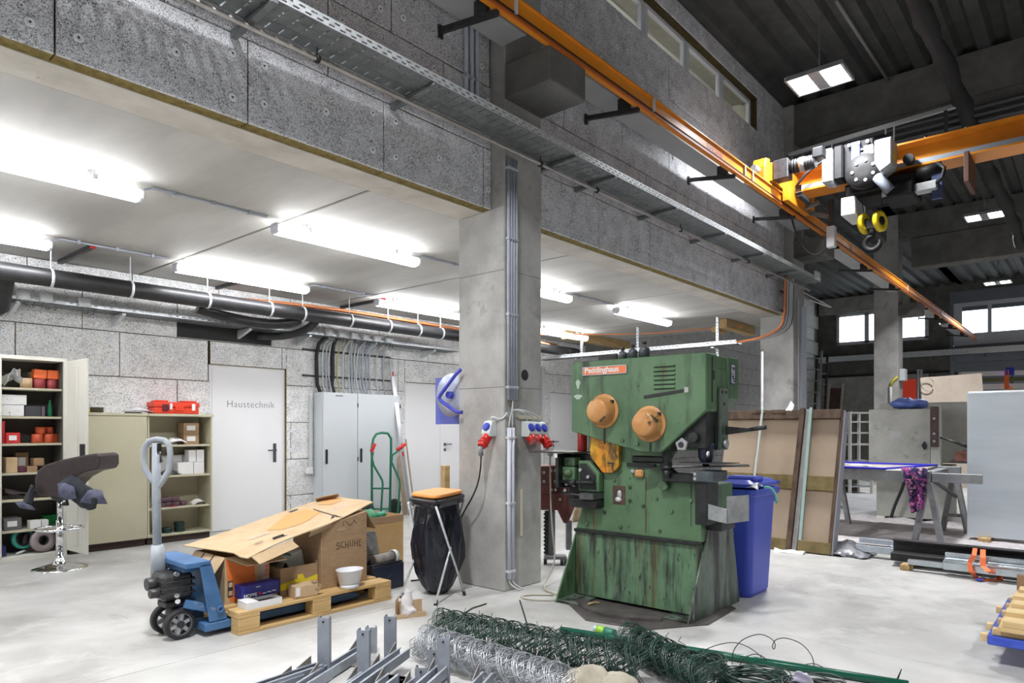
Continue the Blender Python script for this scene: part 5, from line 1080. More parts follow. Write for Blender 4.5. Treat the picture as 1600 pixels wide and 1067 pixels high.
b = B(); b.box(x0, x1, y0, y0 + .003, ZP, z1); b.box(x0, x1, y1 - .003, y1, ZP, z1); b.box(x0, x0 + .003, y0 + .003, y1 - .003, ZP, z1); b.box(x1 - .003, x1, y0 + .003, y1 - .003, ZP, z1); b.build('carton', paper, wo); B().box(x0 + .003, x1 - .003, y0 + .003, y1 - .003, ZP, ZP + .004).build('dark_bottom', black_rub, wo)
B().box(x0 + .08, x1 - .02, y0 + .02, y1 - .02, ZP + .005, ZP + .03).build('contents', mat('steel parts', (.12, .12, .13), rough=.4, metal=.4), wo, .006)
flap(B(), (x0, y0, z1), (x0 + .08, y0, z1), (0, .12, .004), .003).build('flap', paper, wo)
bk = T('bucket', 'white plastic bucket on the pallet', 'bucket', (2.975, 4.13, ZP)); b = B(); b.lathe([(.001, .006), (.064, .006), (.068, .03), (.078, .033), (.098, .125), (.104, .127), (.104, .133), (.094, .131), (.074, .036), (.001, .012)], (2.975, 4.118, ZP), (0, 0, 1), 28, sx=1.0, sy=.82); b.build('shell', mat('white bucket plastic', (.78, .78, .82), rough=.4), bk)
b = B(); b.lathe([(.068, 0), (.074, 0), (.074, .03), (.068, .03)], (2.975, 4.118, ZP), (0, 0, 1), 28, sy=.82); b.build('foot_band', MATS['white bucket plastic'], bk)
# open dark tool case behind the pallet
tk = T('tool_case', 'open dark tool case on the floor behind the pallet', 'toolbox', (3.51, 4.5, 0)); nav = mat('navy plastic', (.014, .02, .04), rough=.4)
b = B(); b.box(3.345, 3.36, 4.33, 4.66, 0, .2); b.box(3.65, 3.665, 4.33, 4.66, 0, .2); b.box(3.36, 3.65, 4.33, 4.345, 0, .2); b.box(3.36, 3.65, 4.645, 4.66, 0, .2); b.box(3.36, 3.65, 4.345, 4.645, 0, .02); b.build('case_bottom', nav, tk, .004)
b = B(); b.hexa([(3.345, 4.64, .22), (3.665, 4.64, .22), (3.665, 4.70, .215), (3.345, 4.70, .215), (3.345, 4.68, .44), (3.665, 4.68, .40), (3.665, 4.74, .38), (3.345, 4.74, .42)]); b.build('lid', mat('grey lid plastic', (.10, .10, .095), (.2, .2, .19), scale=14, rough=.5), tk, .012)
b = B()
for q in range(8): b.box(3.36 + q * .038, 3.375 + q * .038, 4.67, 4.745, .40, .45 - .005 * q)
b.build('lid_ribs', MATS['grey lid plastic'], tk, kind='stuff')
B().cyl((3.42, 4.42, .23), (3.62, 4.40, .24), .045, 14).build('grinder_body', mat('dusty tool', (.14, .13, .12), (.25, .23, .21), scale=14, rough=.7), tk); B().lathe([(.05, 0), (.058, .0), (.058, .03), (.05, .03)], (3.60, 4.40, .24), (1, 0, 0), 16).build('grinder_collar', light_grey, tk)
B().bar((3.34, 4.35, .205), (3.66, 4.36, .205), .03, .02).build('tray_bar', black_plas, tk, .003)
tag(B().cyl((3.40, 4.5, .25), (3.40, 4.56, .25), .05, 14).build('dusty_disc', MATS['dusty tool']), 'dusty round tool part in the open case', 'tool')
# large cardboard box behind
lb = T('large_carton', 'large tan cardboard box behind the refuse bag', 'box', (3.7, 5, 0)); x0, x1, y0, y1, z1 = 3.38, 4.02, 4.76, 5.3, .52
b = B(); b.box(x0, x1, y0, y0 + .006, 0, z1); b.box(x0, x1, y1 - .006, y1, 0, z1); b.box(x0, x0 + .006, y0 + .006, y1 - .006, 0, z1); b.box(x1 - .006, x1, y0 + .006, y1 - .006, 0, z1); b.box(x0 + .006, x1 - .006, y0 + .006, y1 - .006, 0, .006); b.build('carton', mat('tan cardboard', (.46, .29, .12), (.52, .34, .16), scale=8, rough=.85), lb)
b = B(); b.box(x0 - .001, x1 + .001, y0 - .002, y0, z1 - .06, z1); b.build('rim_band', cardb, lb)
for k, (x, m, r_) in enumerate(((3.45, cardb_e, .04), (3.54, mat('grey wad', (.25, .25, .25), (.4, .4, .4), scale=14, rough=.9), .06), (3.66, paper, .06), (3.80, mat('green bag', (.02, .20, .08), rough=.5), .07), (3.92, mat('teal wad', (.05, .3, .2), rough=.6), .05))):
    b = B(); b.ball((x, 4.95, .50), r_, 10); 
    for p in b.v: p += V((nz(p, 20, k), nz(p, 20, k + 4), nz(p, 20, k + 8))) * .03
    tag(b.build('crumpled_waste', m), '%s crumpled waste in the large tan box' % ['brown', 'grey', 'white', 'green', 'teal'][k], 'waste')
# pallet jack
pj = T('pallet_jack', 'blue pallet jack with grey handle under the pallet', 'pallet jack', (1.9, 4.44, 0)); pb_ = mat('worn blue paint', (.04, .115, .26), (.065, .165, .34), scale=6, rough=.5, spots=[((.25, .26, .27), 7, .64, .05), ((.16, .09, .05), 12, .68, .04)])
pg = mat('worn grey paint', (.30, .33, .37), (.40, .43, .47), scale=8, rough=.45, spots=[((.18, .16, .14), 12, .66, .05)])
for k, y in enumerate((4.295, 4.485)):
    wh = B(); wh.lathe([(.062, 0), (.088, .0), (.092, .006), (.092, .044), (.088, .05), (.062, .05)], (1.845, y + .025, .092), (0, -1, 0), 32); wo_ = wh.build('wheel', black_rub, pj)
    r_ = B(); r_.lathe([(.062, .002), (.066, -.002), (.066, .052), (.062, .048)], (1.845, y + .025, .092), (0, -1, 0), 32); r_.build('rim', alu, wo_)
    h_ = B(); h_.cyl((1.845, y + .027, .092), (1.845, y - .03, .092), .022, 16); h_.build('hub', steel_dark, wo_)
    for q in range(6):
        a = q * PI / 3 + .3; B().bar((1.845 + .018 * math.cos(a), y, .092 + .018 * math.sin(a)), (1.845 + .063 * math.cos(a), y, .092 + .063 * math.sin(a)), .022, .03, up=(0, 1, 0)).build('spoke', alu, wo_)
B().cyl((1.845, 4.30, .092), (1.845, 4.48, .092), .02, 12).build('axle', steel_dark, pj)
b = B(); b.box(1.78, 1.95, 4.33, 4.46, .19, .225); b.cyl((1.845, 4.395, .11), (1.845, 4.395, .24), .035, 14); b.build('turntable', steel_dark, pj, .006)
b = B(); b.box(1.755, 1.94, 4.31, 4.50, .235, .40); b.build('pump_block', mat('oily black', (.02, .02, .021), (.05, .05, .05), scale=14, rough=.4), pj, .02)
b = B(); 
for z in (.27, .31, .35): b.box(1.75, 1.95, 4.302, 4.508, z, z + .012)
b.build('pump_ribs', MATS['oily black'], pj, kind='stuff')
b = B(); b.cyl((1.70, 4.42, .34), (1.78, 4.42, .34), .04, 14); b.cyl((1.70, 4.37, .29), (1.78, 4.37, .29), .03, 12); b.build('valve', MATS['oily black'], pj, .004)
for z, y in ((.40, 4.30), (.27, 4.30), (.235, 4.29)): B().cyl((1.83, y + .01, z), (1.83, y - .012, z), .015, 12).build('bolt', chrome, pj)
hd = lambda px, py: fk(px, py, 4.33)
sh0 = [hd(247, 905), hd(246, 880), hd(246, 850)]
b = B(); b.tube([hd(249, 902), hd(247, 870), hd(245.5, 851)], [.052, .045, .036], 10); b.build('handle_socket', pg, pj)
b = B(); b.tube([hd(245.5, 855), hd(244, 765), hd(244, 692)], .026, 10); b.build('handle_shaft', pg, pj)
lp = [(247, 762), (236, 748), (226, 733), (224, 715), (226, 699), (233, 689), (245, 686), (257, 688), (264, 696), (266, 712), (264, 734), (255, 750), (247, 762)]
b = B(); b.tube([hd(x, y) for (x, y) in lp[:-1]], .019, 8, True); b.build('loop_handle', pg, pj)
b = B(); b.bar(hd(246, 700), hd(252, 722), .014, .014); b.box(hd(246, 700).x - .012, hd(246, 700).x + .012, hd(246, 700).y - .03, hd(246, 700).y + .0, hd(246, 700).z - .02, hd(246, 700).z + .03); b.build('release_lever', black_plas, pj)
for (y0, y1) in ((4.19, 4.205), (4.675, 4.69)):
    b = B(); b.prism([(1.925, y0, .455), (1.995, y0, .455), (2.10, y0, .09), (1.985, y0, .09)], (0, y1 - y0, 0)); b.build('side_plate', pb_, pj, .004)
b = B(); b.prism([(1.985, 4.195, .455), (1.998, 4.195, .455), (2.103, 4.195, .09), (2.09, 4.195, .09)], (0, .485, 0)); b.build('front_plate', pb_, pj, .003)
b = B(); b.box(1.84, 1.995, 4.19, 4.69, .44, .475); b.prism([(1.87, 4.30, .44), (1.97, 4.30, .44), (1.97, 4.30, .40), (1.87, 4.30, .40)], (0, .28, 0)); b.build('head_plate', pb_, pj, .006)
B().bar((1.87, 4.28, .215), (2.04, 4.235, .155), .04, .05).build('push_rod', pb_, pj, .004); B().bar((1.87, 4.50, .215), (2.04, 4.62, .155), .04, .05).build('push_rod', pb_, pj, .004)
B().lathe([(.012, 0), (.024, 0), (.024, .012), (.012, .012)], (2.05, 4.19, .16), (0, -1, 0), 16).build('pivot_bush', pb_, pj)
for (y0, y1) in ((4.185, 4.345), (4.545, 4.705)):
    b = B(); b.prism([(1.955, y0, .035), (1.955, y0, .085), (3.05, y0, .085), (3.12, y0, .06), (3.12, y0, .045), (3.05, y0, .035)], (0, y1 - y0, 0)); b.build('fork', pb_, pj, .005)
    B().cyl((2.95, y0 + .04, .036), (2.95, y1 - .04, .036), .035, 14).build('fork_roller', black_rub, pj)
# refuse bag stand
rs = T('refuse_stand', 'refuse bag stand with orange lid and black bag beside the front column', 'waste stand', fz(684, 930)); LZ = .775
L_, F_, R_, K_ = fz(638, 775, LZ), fz(681, 781, LZ), fz(727, 770, LZ), fz(684, 766, LZ)
cen = (L_ + F_ + R_ + K_) / 4
def rr(s, z, n=6):
    pts = []; cs4 = [L_, F_, R_, K_]
    for i in range(4):
        p0, p1, p2 = cs4[i - 1], cs4[i], cs4[(i + 1) % 4]
        for q in range(n + 1):
            t = q / n; a = p1.lerp(p0, .22); c = p1.lerp(p2, .22); p = a * (1 - t) ** 2 + p1 * 2 * t * (1 - t) + c * t * t
            r = cen + (p - cen) * s; pts.append(V((r.x, r.y, z)))
    return pts
b = B(); a = rr(.97, LZ); c = rr(1.0, LZ + .012); d = rr(.97, LZ + .026); k = len(a); b.add(a + c + d, [(i, (i + 1) % k, k + (i + 1) % k, k + i) for i in range(k)] + [(k + i, k + (i + 1) % k, 2 * k + (i + 1) % k, 2 * k + i) for i in range(k)] + [tuple(range(2 * k, 3 * k)), tuple(range(k))[::-1]], 0, False); b.build('lid', mat('orange lid plastic', (.72, .27, .05), (.78, .32, .08), scale=4, rough=.5), rs)
B().tube(rr(1.02, LZ - .022), .017, 8, True).build('lid_rim', black_plas, rs); B().tube(rr(.96, LZ - .06), .007, 6, True).build('ring', steel_galv, rs)
ft = [fz(626, 934), fz(680, 946), fz(726, 930), fz(676, 925) + V((.22, .3, 0))]
tops = [F_ * .5 + K_ * .5 + V((0, 0, 0)), None]
lg = [(ft[1], V((R_.x, R_.y, LZ - .03)) * 1 + (cen - R_) * .05), (ft[2], V((F_.x, F_.y, LZ - .04)) + (cen - F_) * .02), (ft[0], V((K_.x, K_.y, LZ - .03))), (fz(668, 916), V((L_.x, L_.y, LZ - .03)))]
for (p, q) in lg: 
    q = V((q.x, q.y, LZ - .05)); lgo = B().tube([p + V((0, 0, .012)), q], .0085, 8).build('leg', steel_galv, rs); B().cyl(p, p + (q - p) * .045, .013, 8).build('leg_cap', black_rub, lgo)
bagm = mat('black bag film', (.008, .009, .016), (.014, .016, .026), scale=10, rough=.22, bump=.5, bscale=18)
prof = [(.02, .015), (.09, .012), (.13, .06), (.175, .16), (.205, .28), (.215, .38), (.208, .48), (.19, .58), (.178, .66), (.172, .71), (.178, .735)]
b = B(); N_ = 64; vs = []; bc = V((cen.x, cen.y, 0)) + vw * .03
for (r, z) in prof:
    for j in range(N_):
        t = 2 * PI * j / N_; fold = .012 * math.sin(t * 9 + 2 * math.sin(z * 5)) + .008 * math.sin(t * 17 + z * 9) + .02 * noise.noise(V((math.cos(t) * 1.6, math.sin(t) * 1.6, z * 5)))
        q = (r + fold * min(1, z * 6)) * .93 ; vs.append(bc + V((math.cos(t) * q, math.sin(t) * q, z)))
k = len(prof); b.add(vs, [(i * N_ + j, i * N_ + (j + 1) % N_, (i + 1) * N_ + (j + 1) % N_, (i + 1) * N_ + j) for i in range(k - 1) for j in range(N_)] + [tuple(range(N_))[::-1]], 0, True)
b.build('refuse_bag', bagm, rs)
b = B(); vs = []
for z, s_ in ((LZ - .07, 1.0), (LZ - .045, 1.03), (LZ - .02, .99)):
    ring = rr(s_, z)
    for i, p in enumerate(ring): vs.append(p + V((nz(p, 30, 1), nz(p, 30, 5), nz(p, 30, 8))) * .015)
k = len(rr(1, 0)); b.add(vs, [(r * k + i, r * k + (i + 1) % k, (r + 1) * k + (i + 1) % k, (r + 1) * k + i) for r in range(2) for i in range(k)], 0, True); b.build('bag_collar', bagm, rs)
# small open carton with film before the stand
so = T('torn_carton', 'small torn carton with clear film on the floor before the refuse stand', 'box', fz(640, 965)); a = fz(617, 968)
b = B(); flap(b, a, a + V((.10, .09, 0)), V((0, 0, .13)), .004); flap(b, a + V((.10, .09, 0)), a + V((.26, .02, 0)), V((0, 0, .09)), .004); flap(b, a, a + V((.2, -.09, 0)), V((0, 0, .03)), .004); b.build('carton', cardb_l, so)
b = B(); b.hexa([a + V((0, 0, 0)), a + V((.2, -.09, 0)), a + V((.28, .0, 0)), a + V((.1, .09, 0)), a + V((0, 0, .004)), a + V((.2, -.09, .004)), a + V((.28, .0, .004)), a + V((.1, .09, .004))]); b.build('base_sheet', cardb_e, so)
fm = a + V((.11, -.005, 0)); rag(lambda u, v: fm + V(((.05 * math.cos(v * 6.2) * (1.1 - .5 * u)), .05 * math.sin(v * 6.2) * (1.1 - .5 * u), .01 + .17 * u)), 12, 16, .025, 18, 3, .001).build('clear_film', mat('wrinkled clear film', (.70, .66, .66), (.85, .82, .82), scale=20, rough=.15, alpha=.75), so)
# ================================================================ GREEN PUNCHING PRESS
PG = mat('press green', (.06, .125, .06), (.10, .185, .095), scale=2.2, rough=.42, detail=8, spots=[((.018, .03, .017), 4, .53, .16, (2, 2, .35)), ((.10, .065, .02), 7, .63, .06, (3, 3, .3)), ((.03, .028, .022), 14, .66, .03)])
PGd = mat('press green worn', (.055, .12, .06), (.125, .22, .13), scale=3.5, rough=.45, detail=9, spots=[((.016, .02, .016), 4, .46, .14, (2.5, 2.5, .3)), ((.02, .022, .02), 18, .6, .04, (2, 2, .5)), ((.16, .17, .16), 7, .66, .06, (2, 2, .4)), ((.085, .055, .015), 3, .55, .12, (3, 3, .15))])
PGw = mat('press wing worn steel', (.05, .10, .06), (.20, .235, .21), scale=3, rough=.4, metal=.35, detail=9, stretch=(1.5, 1.5, .6), spots=[((.022, .025, .022), 3.2, .46, .14, (2.5, 2.5, .35)), ((.42, .44, .43), 9, .68, .04, (2, 2, .5))])
PDK = mat('greasy black steel', (.010, .011, .011), (.03, .032, .032), scale=14, rough=.4, metal=.3)
POR = mat('press orange paint', (.46, .205, .06), (.56, .29, .11), scale=6, rough=.4, spots=[((.26, .11, .035), 6, .54, .12), ((.06, .045, .03), 9, .60, .06)])
PYO = mat('greasy yellow orange', (.55, .17, .012), (.62, .36, .01), scale=7, rough=.35, detail=8, spots=[((.07, .04, .012), 7, .50, .1, (1, 1, .4)), ((.30, .07, .02), 5, .55, .06)])
def pp(u, z, x): return V((x, 3.03 - u, z))
pr = T('punch_press', 'green punching and shearing press with two orange caps and orange nameplate', 'press', (4.5, 2.55, 0))
def pl_(name, poly, x0, x1, m, bevel=.004, parent=None): b = B(); b.prism([pp(u, z, x0) for (u, z) in poly], (x1 - x0, 0, 0)); return b.build(name, m, parent or pr, bevel)
def bx_(name, u0, u1, z0, z1, x0, x1, m, bevel=.004, parent=None): return B().box(x0, x1, 3.03 - u1, 3.03 - u0, z0, z1).build(name, m, parent or pr, bevel)
HP = [(0, 1.793), (0, 1.271), (.59, 1.128), (.755, 1.128), (1.08, 1.413), (1.08, 1.793)]
hd1 = pl_('front_cover', HP, 4.2, 4.375, PG, .007)
pl_('rear_cover', [(.02, 1.79), (.02, 1.30), (.6, 1.20), (.80, 1.20), (.985, 1.40), (1.08, 1.50), (1.08, 1.79)], 4.545, 4.73, PG, .006)
bx_('top_cover', .012, 1.07, 1.70, 1.785, 4.375, 4.545, PG, .003); bx_('side_cover', .92, 1.072, 1.43, 1.70, 4.375, 4.545, PG, .003)
bx_('left_cover', .012, .05, 1.32, 1.70, 4.375, 4.545, PG, .003)
thr = [(.86 - .105 * math.sin(PI * i / 10), 1.060 + .085 * math.cos(PI * i / 10)) for i in range(11)]
BP = [(-.02, .53), (.04, .70), (.225, .705), (.225, 1.66), (1.03, 1.66), (1.06, 1.30), (1.06, 1.145)] + thr + [(1.0, .975), (1.0, .53)]
pl_('frame_plate', BP, 4.30, 4.355, PG, .003)
bx_('lower_box', -.02, .975, .03, .508, 4.285, 4.88, PGd, .004); bx_('ledge', -.022, .978, .508, .532, 4.262, 4.90, PDK, .003)
bx_('rear_body', .1, .42, .90, 1.3, 4.355, 4.85, PG, .004); bx_('rear_body', .1, .985, .532, .90, 4.355, 4.85, PG, .004)
ra_ = [(.86 - .106 * math.sin(PI * i / 10), 1.060 + .086 * math.cos(PI * i / 10)) for i in range(11)]; rb_ = [(.86 - .17 * math.sin(PI * i / 10), 1.055 + .125 * math.cos(PI * i / 10)) for i in range(11)]
for i in range(10): pl_('throat_rim', [ra_[i], ra_[i + 1], rb_[i + 1], rb_[i]], 4.292, 4.3, PDK, 0)
for (u, poly, nm) in ((-.045, [(4.05, .004), (4.40, .66), (4.44, .70), (4.74, .70), (4.94, .004)], 'left'), (.976, [(4.135, .004), (4.43, .61), (4.45, .635), (4.84, .585), (4.97, .004)], 'right')):
    b = B(); b.prism([pp(u, z, x) for (x, z) in poly], (0, -.014, 0)); b.build('side_wing', PGw if nm == 'right' else PG, pr, .002)
for (u0, u1, xf) in ((-.03, .16, 4.06), (.80, .975, 4.15)):
    ft_ = bx_('foot_plate', u0, u1, .012, .026, xf, 4.40, PGw, .002)
    for (du, dx) in ((.05, .07), (.05, .16)): p_ = pp(u0 + du if u0 < 0 else u1 - du, .026, xf + dx); B().cyl(p_, p_ + V((0, 0, .0015)), .012, 10).build('bolt_hole', black_rub, ft_)
floor_pl = [fz(x, y) for (x, y) in ((884, 941), (915, 970), (1011, 985), (1107, 977), (1150, 952))] + [V((5.05, 2.35, 0)), V((5.05, 2.9, 0)), V((4.6, 3.05, 0))]
b = B(); b.prism([V((p.x, p.y, .001)) for p in floor_pl], (0, 0, .010)); b.build('floor_plate', mat('dark floor steel', (.06, .052, .05), (.11, .10, .095), scale=8, rough=.55, metal=.3), pr, .002)
oa = [(898, 944), (915, 957), (945, 966), (985, 972), (1034, 974)]; ia = [(914, 941), (928, 950), (955, 958), (990, 964), (1034, 966)]
b = B()
for i in range(4): 
    q = [fz(*oa[i]), fz(*oa[i + 1]), fz(*ia[i + 1]), fz(*ia[i])]
    b.hexa([V((p.x, p.y, .012)) for p in q] + [V((p.x, p.y, .032)) for p in q])
b.build('floor_ring', MATS['dark floor steel'], pr)
tag(B().tube([fz(919, 944, .045), fz(930, 941, .045), fz(938, 942, .045)], .008, 8).build('screw', mat('brass screw', (.35, .25, .12), rough=.4, metal=.7)), 'loose screw lying on the press base plate', 'screw')
# caps
for (u, z, fu) in ((.294, 1.42, 0), (.669, 1.326, 0)):
    c = pp(u, z, 4.2); b = B(); b.lathe([(.125, 0), (.127, .006), (.122, .014), (.1, .016)], c, (-1, 0, 0), 36); cf = b.build('cap_flange', POR, pr)
    b = B(); b.lathe([(.104, .012), (.104, .02), (.094, .075), (.086, .098), (.074, .108), (.0, .110)], c, (-1, 0, 0), 36); b.build('cap', POR, pr)
    B().cyl(c + V((-.014, -.085, .07)), c + V((-.035, -.085, .07)), .011, 10).build('cap_screw', black_rub, cf)
    bx_('grease_streak', u - .004, u + .012, z - .24 if u < .5 else 1.135, z - .12, 4.1985, 4.2, PDK, 0)
np_ = bx_('nameplate', .112, .485, 1.687, 1.747, 4.194, 4.2, mat('nameplate orange', (.72, .16, .045), rough=.4), .0015)
for (a, c_, d, e) in ((.112, .485, 1.743, 1.748), (.112, .485, 1.686, 1.691), (.110, .116, 1.686, 1.748), (.481, .487, 1.686, 1.748)): bx_('rim', a, c_, d, e, 4.191, 4.194, alu, 0, np_)
text('Peddinghaus', 'lettering', np_, .060, frame(pp(.126, 1.703, 4.1935), (0, -1, 0), (0, 0, 1)), mat('nameplate silver', (.62, .62, .60), rough=.4), .001, .98, 1.02, .0015)
for i in range(6):
    z = 1.732 - i * .030; b = B(); b.prism([pp(.70, z, 4.2), pp(.70, z - .017, 4.2), pp(.70, z - .013, 4.19)], (0, -.16, 0)); b.build('louver', PG, pr); bx_('louver_slot', .70, .86, z - .022, z - .017, 4.198, 4.2005, black_rub, 0)
b = B(); b.bar(pp(.625, 1.512, 4.196), pp(.925, 1.548, 4.196), .004, .022, up=(-1, 0, 0)); 
bb = B(); bb.prism([pp(.625, 1.503, 4.2), pp(.925, 1.541, 4.2), pp(.925, 1.558, 4.2), pp(.625, 1.523, 4.2)], (-.008, 0, 0)); bb.build('black_strip', black_rub, pr)
bx_('bare_spot', .925, .955, 1.535, 1.57, 4.1985, 4.2, mat('bare metal', (.3, .33, .3), (.5, .5, .48), scale=60, rough=.4), 0)
wp = mat('white scuff', (.36, .45, .38), rough=.7)
for (u, z, ru, rz) in ((.062, 1.625, .018, .035), (.062, 1.53, .035, .018)):
    b = B(); b.prism([pp(u + ru * math.cos(t) * (1 + .3 * math.sin(3 * t)), z + rz * math.sin(t), 4.1993) for t in [i * PI / 8 for i in range(16)]], (.0007, 0, 0)); b.build('paint_scuff', wp, pr)
for (u, z) in ((.45, 1.21), (.57, 1.185)): B().cyl(pp(u, z, 4.2), pp(u, z, 4.188), .014, 10).build('bolt', PG, pr, .003)
# side face: slit, sign, guide bar, lever
b = B(); b.box(4.285, 4.297, 1.946, 1.951, 1.47, 1.77); b.build('side_slit', black_rub, pr); B().box(4.31, 4.325, 1.946, 1.951, 1.62, 1.68).build('side_slit', black_rub, pr)
sg = B().box(4.585, 4.66, 1.946, 1.9495, 1.60, 1.745).build('sign', mat('sign navy', (.03, .04, .12), rough=.4), pr)
def sgp(x, z): return V((x, 1.9455, z))
for (x0, x1, z0, z1) in ((4.595, 4.65, 1.722, 1.738), (4.596, 4.612, 1.68, 1.715), (4.618, 4.632, 1.665, 1.70), (4.64, 4.65, 1.645, 1.71), (4.597, 4.615, 1.612, 1.65), (4.62, 4.65, 1.61, 1.618), (4.622, 4.645, 1.628, 1.634), (4.60, 4.606, 1.655, 1.675)): B().box(x0, x1, 1.944, 1.946, z0, z1).build('sign_mark', paper_d, sg)
gb = bx_('guide_bar', 1.075, 1.10, 1.15, 1.565, 4.385, 4.505, PGw, .004)
for (x, z) in ((4.41, 1.54), (4.47, 1.54), (4.44, 1.46)): B().cyl((x, 3.03 - 1.10, z), (x, 3.03 - 1.103, z), .012, 10).build('bolt', black_rub, gb)
B().cyl((4.445, 3.03 - 1.10, 1.19), (4.445, 3.03 - 1.12, 1.19), .03, 14).build('round_nut', alu, gb)
b = B(); b.prism([pp(1.09, 1.25, 4.46), pp(1.09, 1.31, 4.46), pp(1.27, 1.295, 4.46), pp(1.27, 1.275, 4.46)], (.03, 0, 0)); b.cyl(pp(1.25, 1.285, 4.475), pp(1.37, 1.303, 4.475), .013, 10, .016); b.build('hand_lever', PDK, pr, .002)
# ram, punch and table
pl_('ram_block', [(.80, 1.17), (.86, 1.16), (1.06, 1.16), (1.07, 1.42), (.9, 1.42)], 4.24, 4.375, PDK, .006)
bx_('ram_slide', .95, 1.075, 1.15, 1.45, 4.375, 4.55, PDK, .006)
b = B(); c = pp(1.02, 1.0, 4.33); b.lathe([(.022, .035), (.022, .06), (.04, .075), (.05, .10), (.055, .15), (.06, .19), (.05, .20)], c, (0, 0, 1), 18); b.build('punch_holder', mat('blue black steel', (.02, .025, .05), (.05, .06, .09), scale=10, rough=.3, metal=.5), pr)
B().cyl(pp(1.06, 1.10, 4.27), pp(1.06, 1.15, 4.27), .012, 10).build('clamp_screw', chrome, pr); B().cyl(pp(.985, 1.235, 4.24), pp(.985, 1.235, 4.20), .035, 14).build('ram_boss', PDK, pr, .004)
k0 = pp(.895, 1.185, 4.215); b = B(); st_ = [k0 + V((0, -math.sin(2 * PI * i / 10) * (.05 if i % 2 == 0 else .038), math.cos(2 * PI * i / 10) * (.05 if i % 2 == 0 else .038))) for i in range(10)]
b.prism(st_, (.03, 0, 0)); b.build('star_knob', alu, pr, .006); B().cyl(k0 + V((-.004, 0, 0)), k0 + V((.002, 0, 0)), .02, 14).build('knob_center', black_rub, pr)
B().cyl(k0 + V((.02, 0, 0)), k0 + V((.1, 0, 0)), .014, 10).build('knob_shaft', PDK, pr)
bx_('die_bed', .75, 1.02, .93, .985, 4.22, 4.45, PDK, .005); dh = bx_('die_holder', 1.0, 1.14, .945, 1.015, 4.18, 4.40, mat('blue grey steel', (.06, .075, .085), (.12, .14, .15), scale=12, rough=.4, metal=.4), .004)
for z in (.965, .995): B().cyl(pp(1.012, z, 4.18), pp(1.012, z, 4.176), .011, 10).build('hole', alu, dh)
bx_('die_post', 1.002, 1.085, .66, .945, 4.20, 4.38, PDK, .004)
b = B(); b.cyl(pp(.80, 1.015, 4.2), pp(.80, .96, 4.2), .022, 12); b.cyl(pp(.80, 1.018, 4.2), pp(.80, 1.04, 4.2), .03, 12); b.build('table_screw', PDK, pr)
shm = mat('oily sheet steel', (.03, .03, .032), (.06, .06, .065), scale=9, rough=.3, metal=.5)
b = B(); b.hexa([pp(.58, 1.012, 4.18), pp(1.33, 1.05, 4.30), pp(1.24, 1.05, 4.5), pp(.66, 1.022, 4.46), pp(.58, 1.018, 4.18), pp(1.33, 1.056, 4.30), pp(1.24, 1.056, 4.5), pp(.66, 1.028, 4.46)][::1]); tag(b.build('steel_sheet', shm), 'dark steel sheet lying in the press throat', 'sheet')
b = B(); b.hexa([pp(.86, 1.062, 4.26), pp(1.18, 1.064, 4.18), pp(1.24, 1.066, 4.36), pp(.9, 1.064, 4.42), pp(.86, 1.067, 4.26), pp(1.18, 1.069, 4.18), pp(1.24, 1.071, 4.36), pp(.9, 1.069, 4.42)]); tag(b.build('steel_sheet', shm), 'smaller dark sheet lying on the larger one in the press throat', 'sheet')
# left shear unit
bx_('support_plate', -.39, .05, 1.105, 1.117, 4.16, 4.42, mat('brown black plate', (.035, .03, .028), (.06, .055, .05), scale=10, rough=.5), .002)
bx_('white_tag', -.125, -.10, 1.07, 1.10, 4.155, 4.158, paper, 0)
bx_('shear_back', -.12, .225, .70, 1.10, 4.33, 4.55, PDK, .005); bx_('shear_arm', -.13, -.10, .84, 1.10, 4.17, 4.40, PDK, .003)
bx_('shear_block', -.10, .0, 1.005, 1.075, 4.24, 4.33, PG, .006); b1_ = bx_('shear_block', -.10, .015, .895, 1.0, 4.22, 4.33, PG, .006)
B().lathe([(.038, 0), (.038, .012), (.02, .02), (.018, .034), (.0, .036)], pp(-.045, .955, 4.22), (-1, 0, 0), 18).build('boss', PG, b1_)
pl_('shear_housing', [(.03, .82), (.03, 1.05), (.12, 1.05), (.215, .96), (.215, .82)], 4.25, 4.33, PG, .005); pl_('shear_inset', [(.045, .84), (.045, 1.03), (.11, 1.03), (.19, .95), (.19, .84)], 4.24, 4.25, PDK, .003)
for (u, z) in ((.06, .98), (.13, .93), (-.07, .87), (.0, .865), (-.08, .82)): B().cyl(pp(u, z, 4.25), pp(u, z, 4.225), .014, 10).build('shear_bolt', alu, pr, .002)
b = B(); b.cyl(pp(-.1, .885, 4.21), pp(.20, .893, 4.21), .014, 10); b.cyl(pp(-.02, .885, 4.20), pp(.04, .887, 4.20), .022, 10); b.build('tie_rod', PDK, pr)
bx_('shear_die', .10, .225, .77, .815, 4.16, 4.33, mat('grey die steel', (.06, .062, .065), (.13, .135, .14), scale=10, rough=.35, metal=.5), .003); bx_('shear_shelf', -.02, .225, .70, .765, 4.2, 4.33, PDK, .008)
b = B(); b.cyl(pp(-.12, .80, 4.24), pp(.1, .79, 4.20), .012, 8); b.build('hold_down', PDK, pr)
pl_('orange_guard', [(.134, 1.25), (.134, 1.08), (.247, .966), (.33, .968), (.382, 1.02), (.382, 1.20)], 4.255, 4.30, PYO, .004)
bx_('guard_slot', .29, .345, 1.035, 1.045, 4.252, 4.256, black_rub, 0); bx_('guard_slot', .325, .335, 1.01, 1.035, 4.252, 4.256, black_rub, 0)
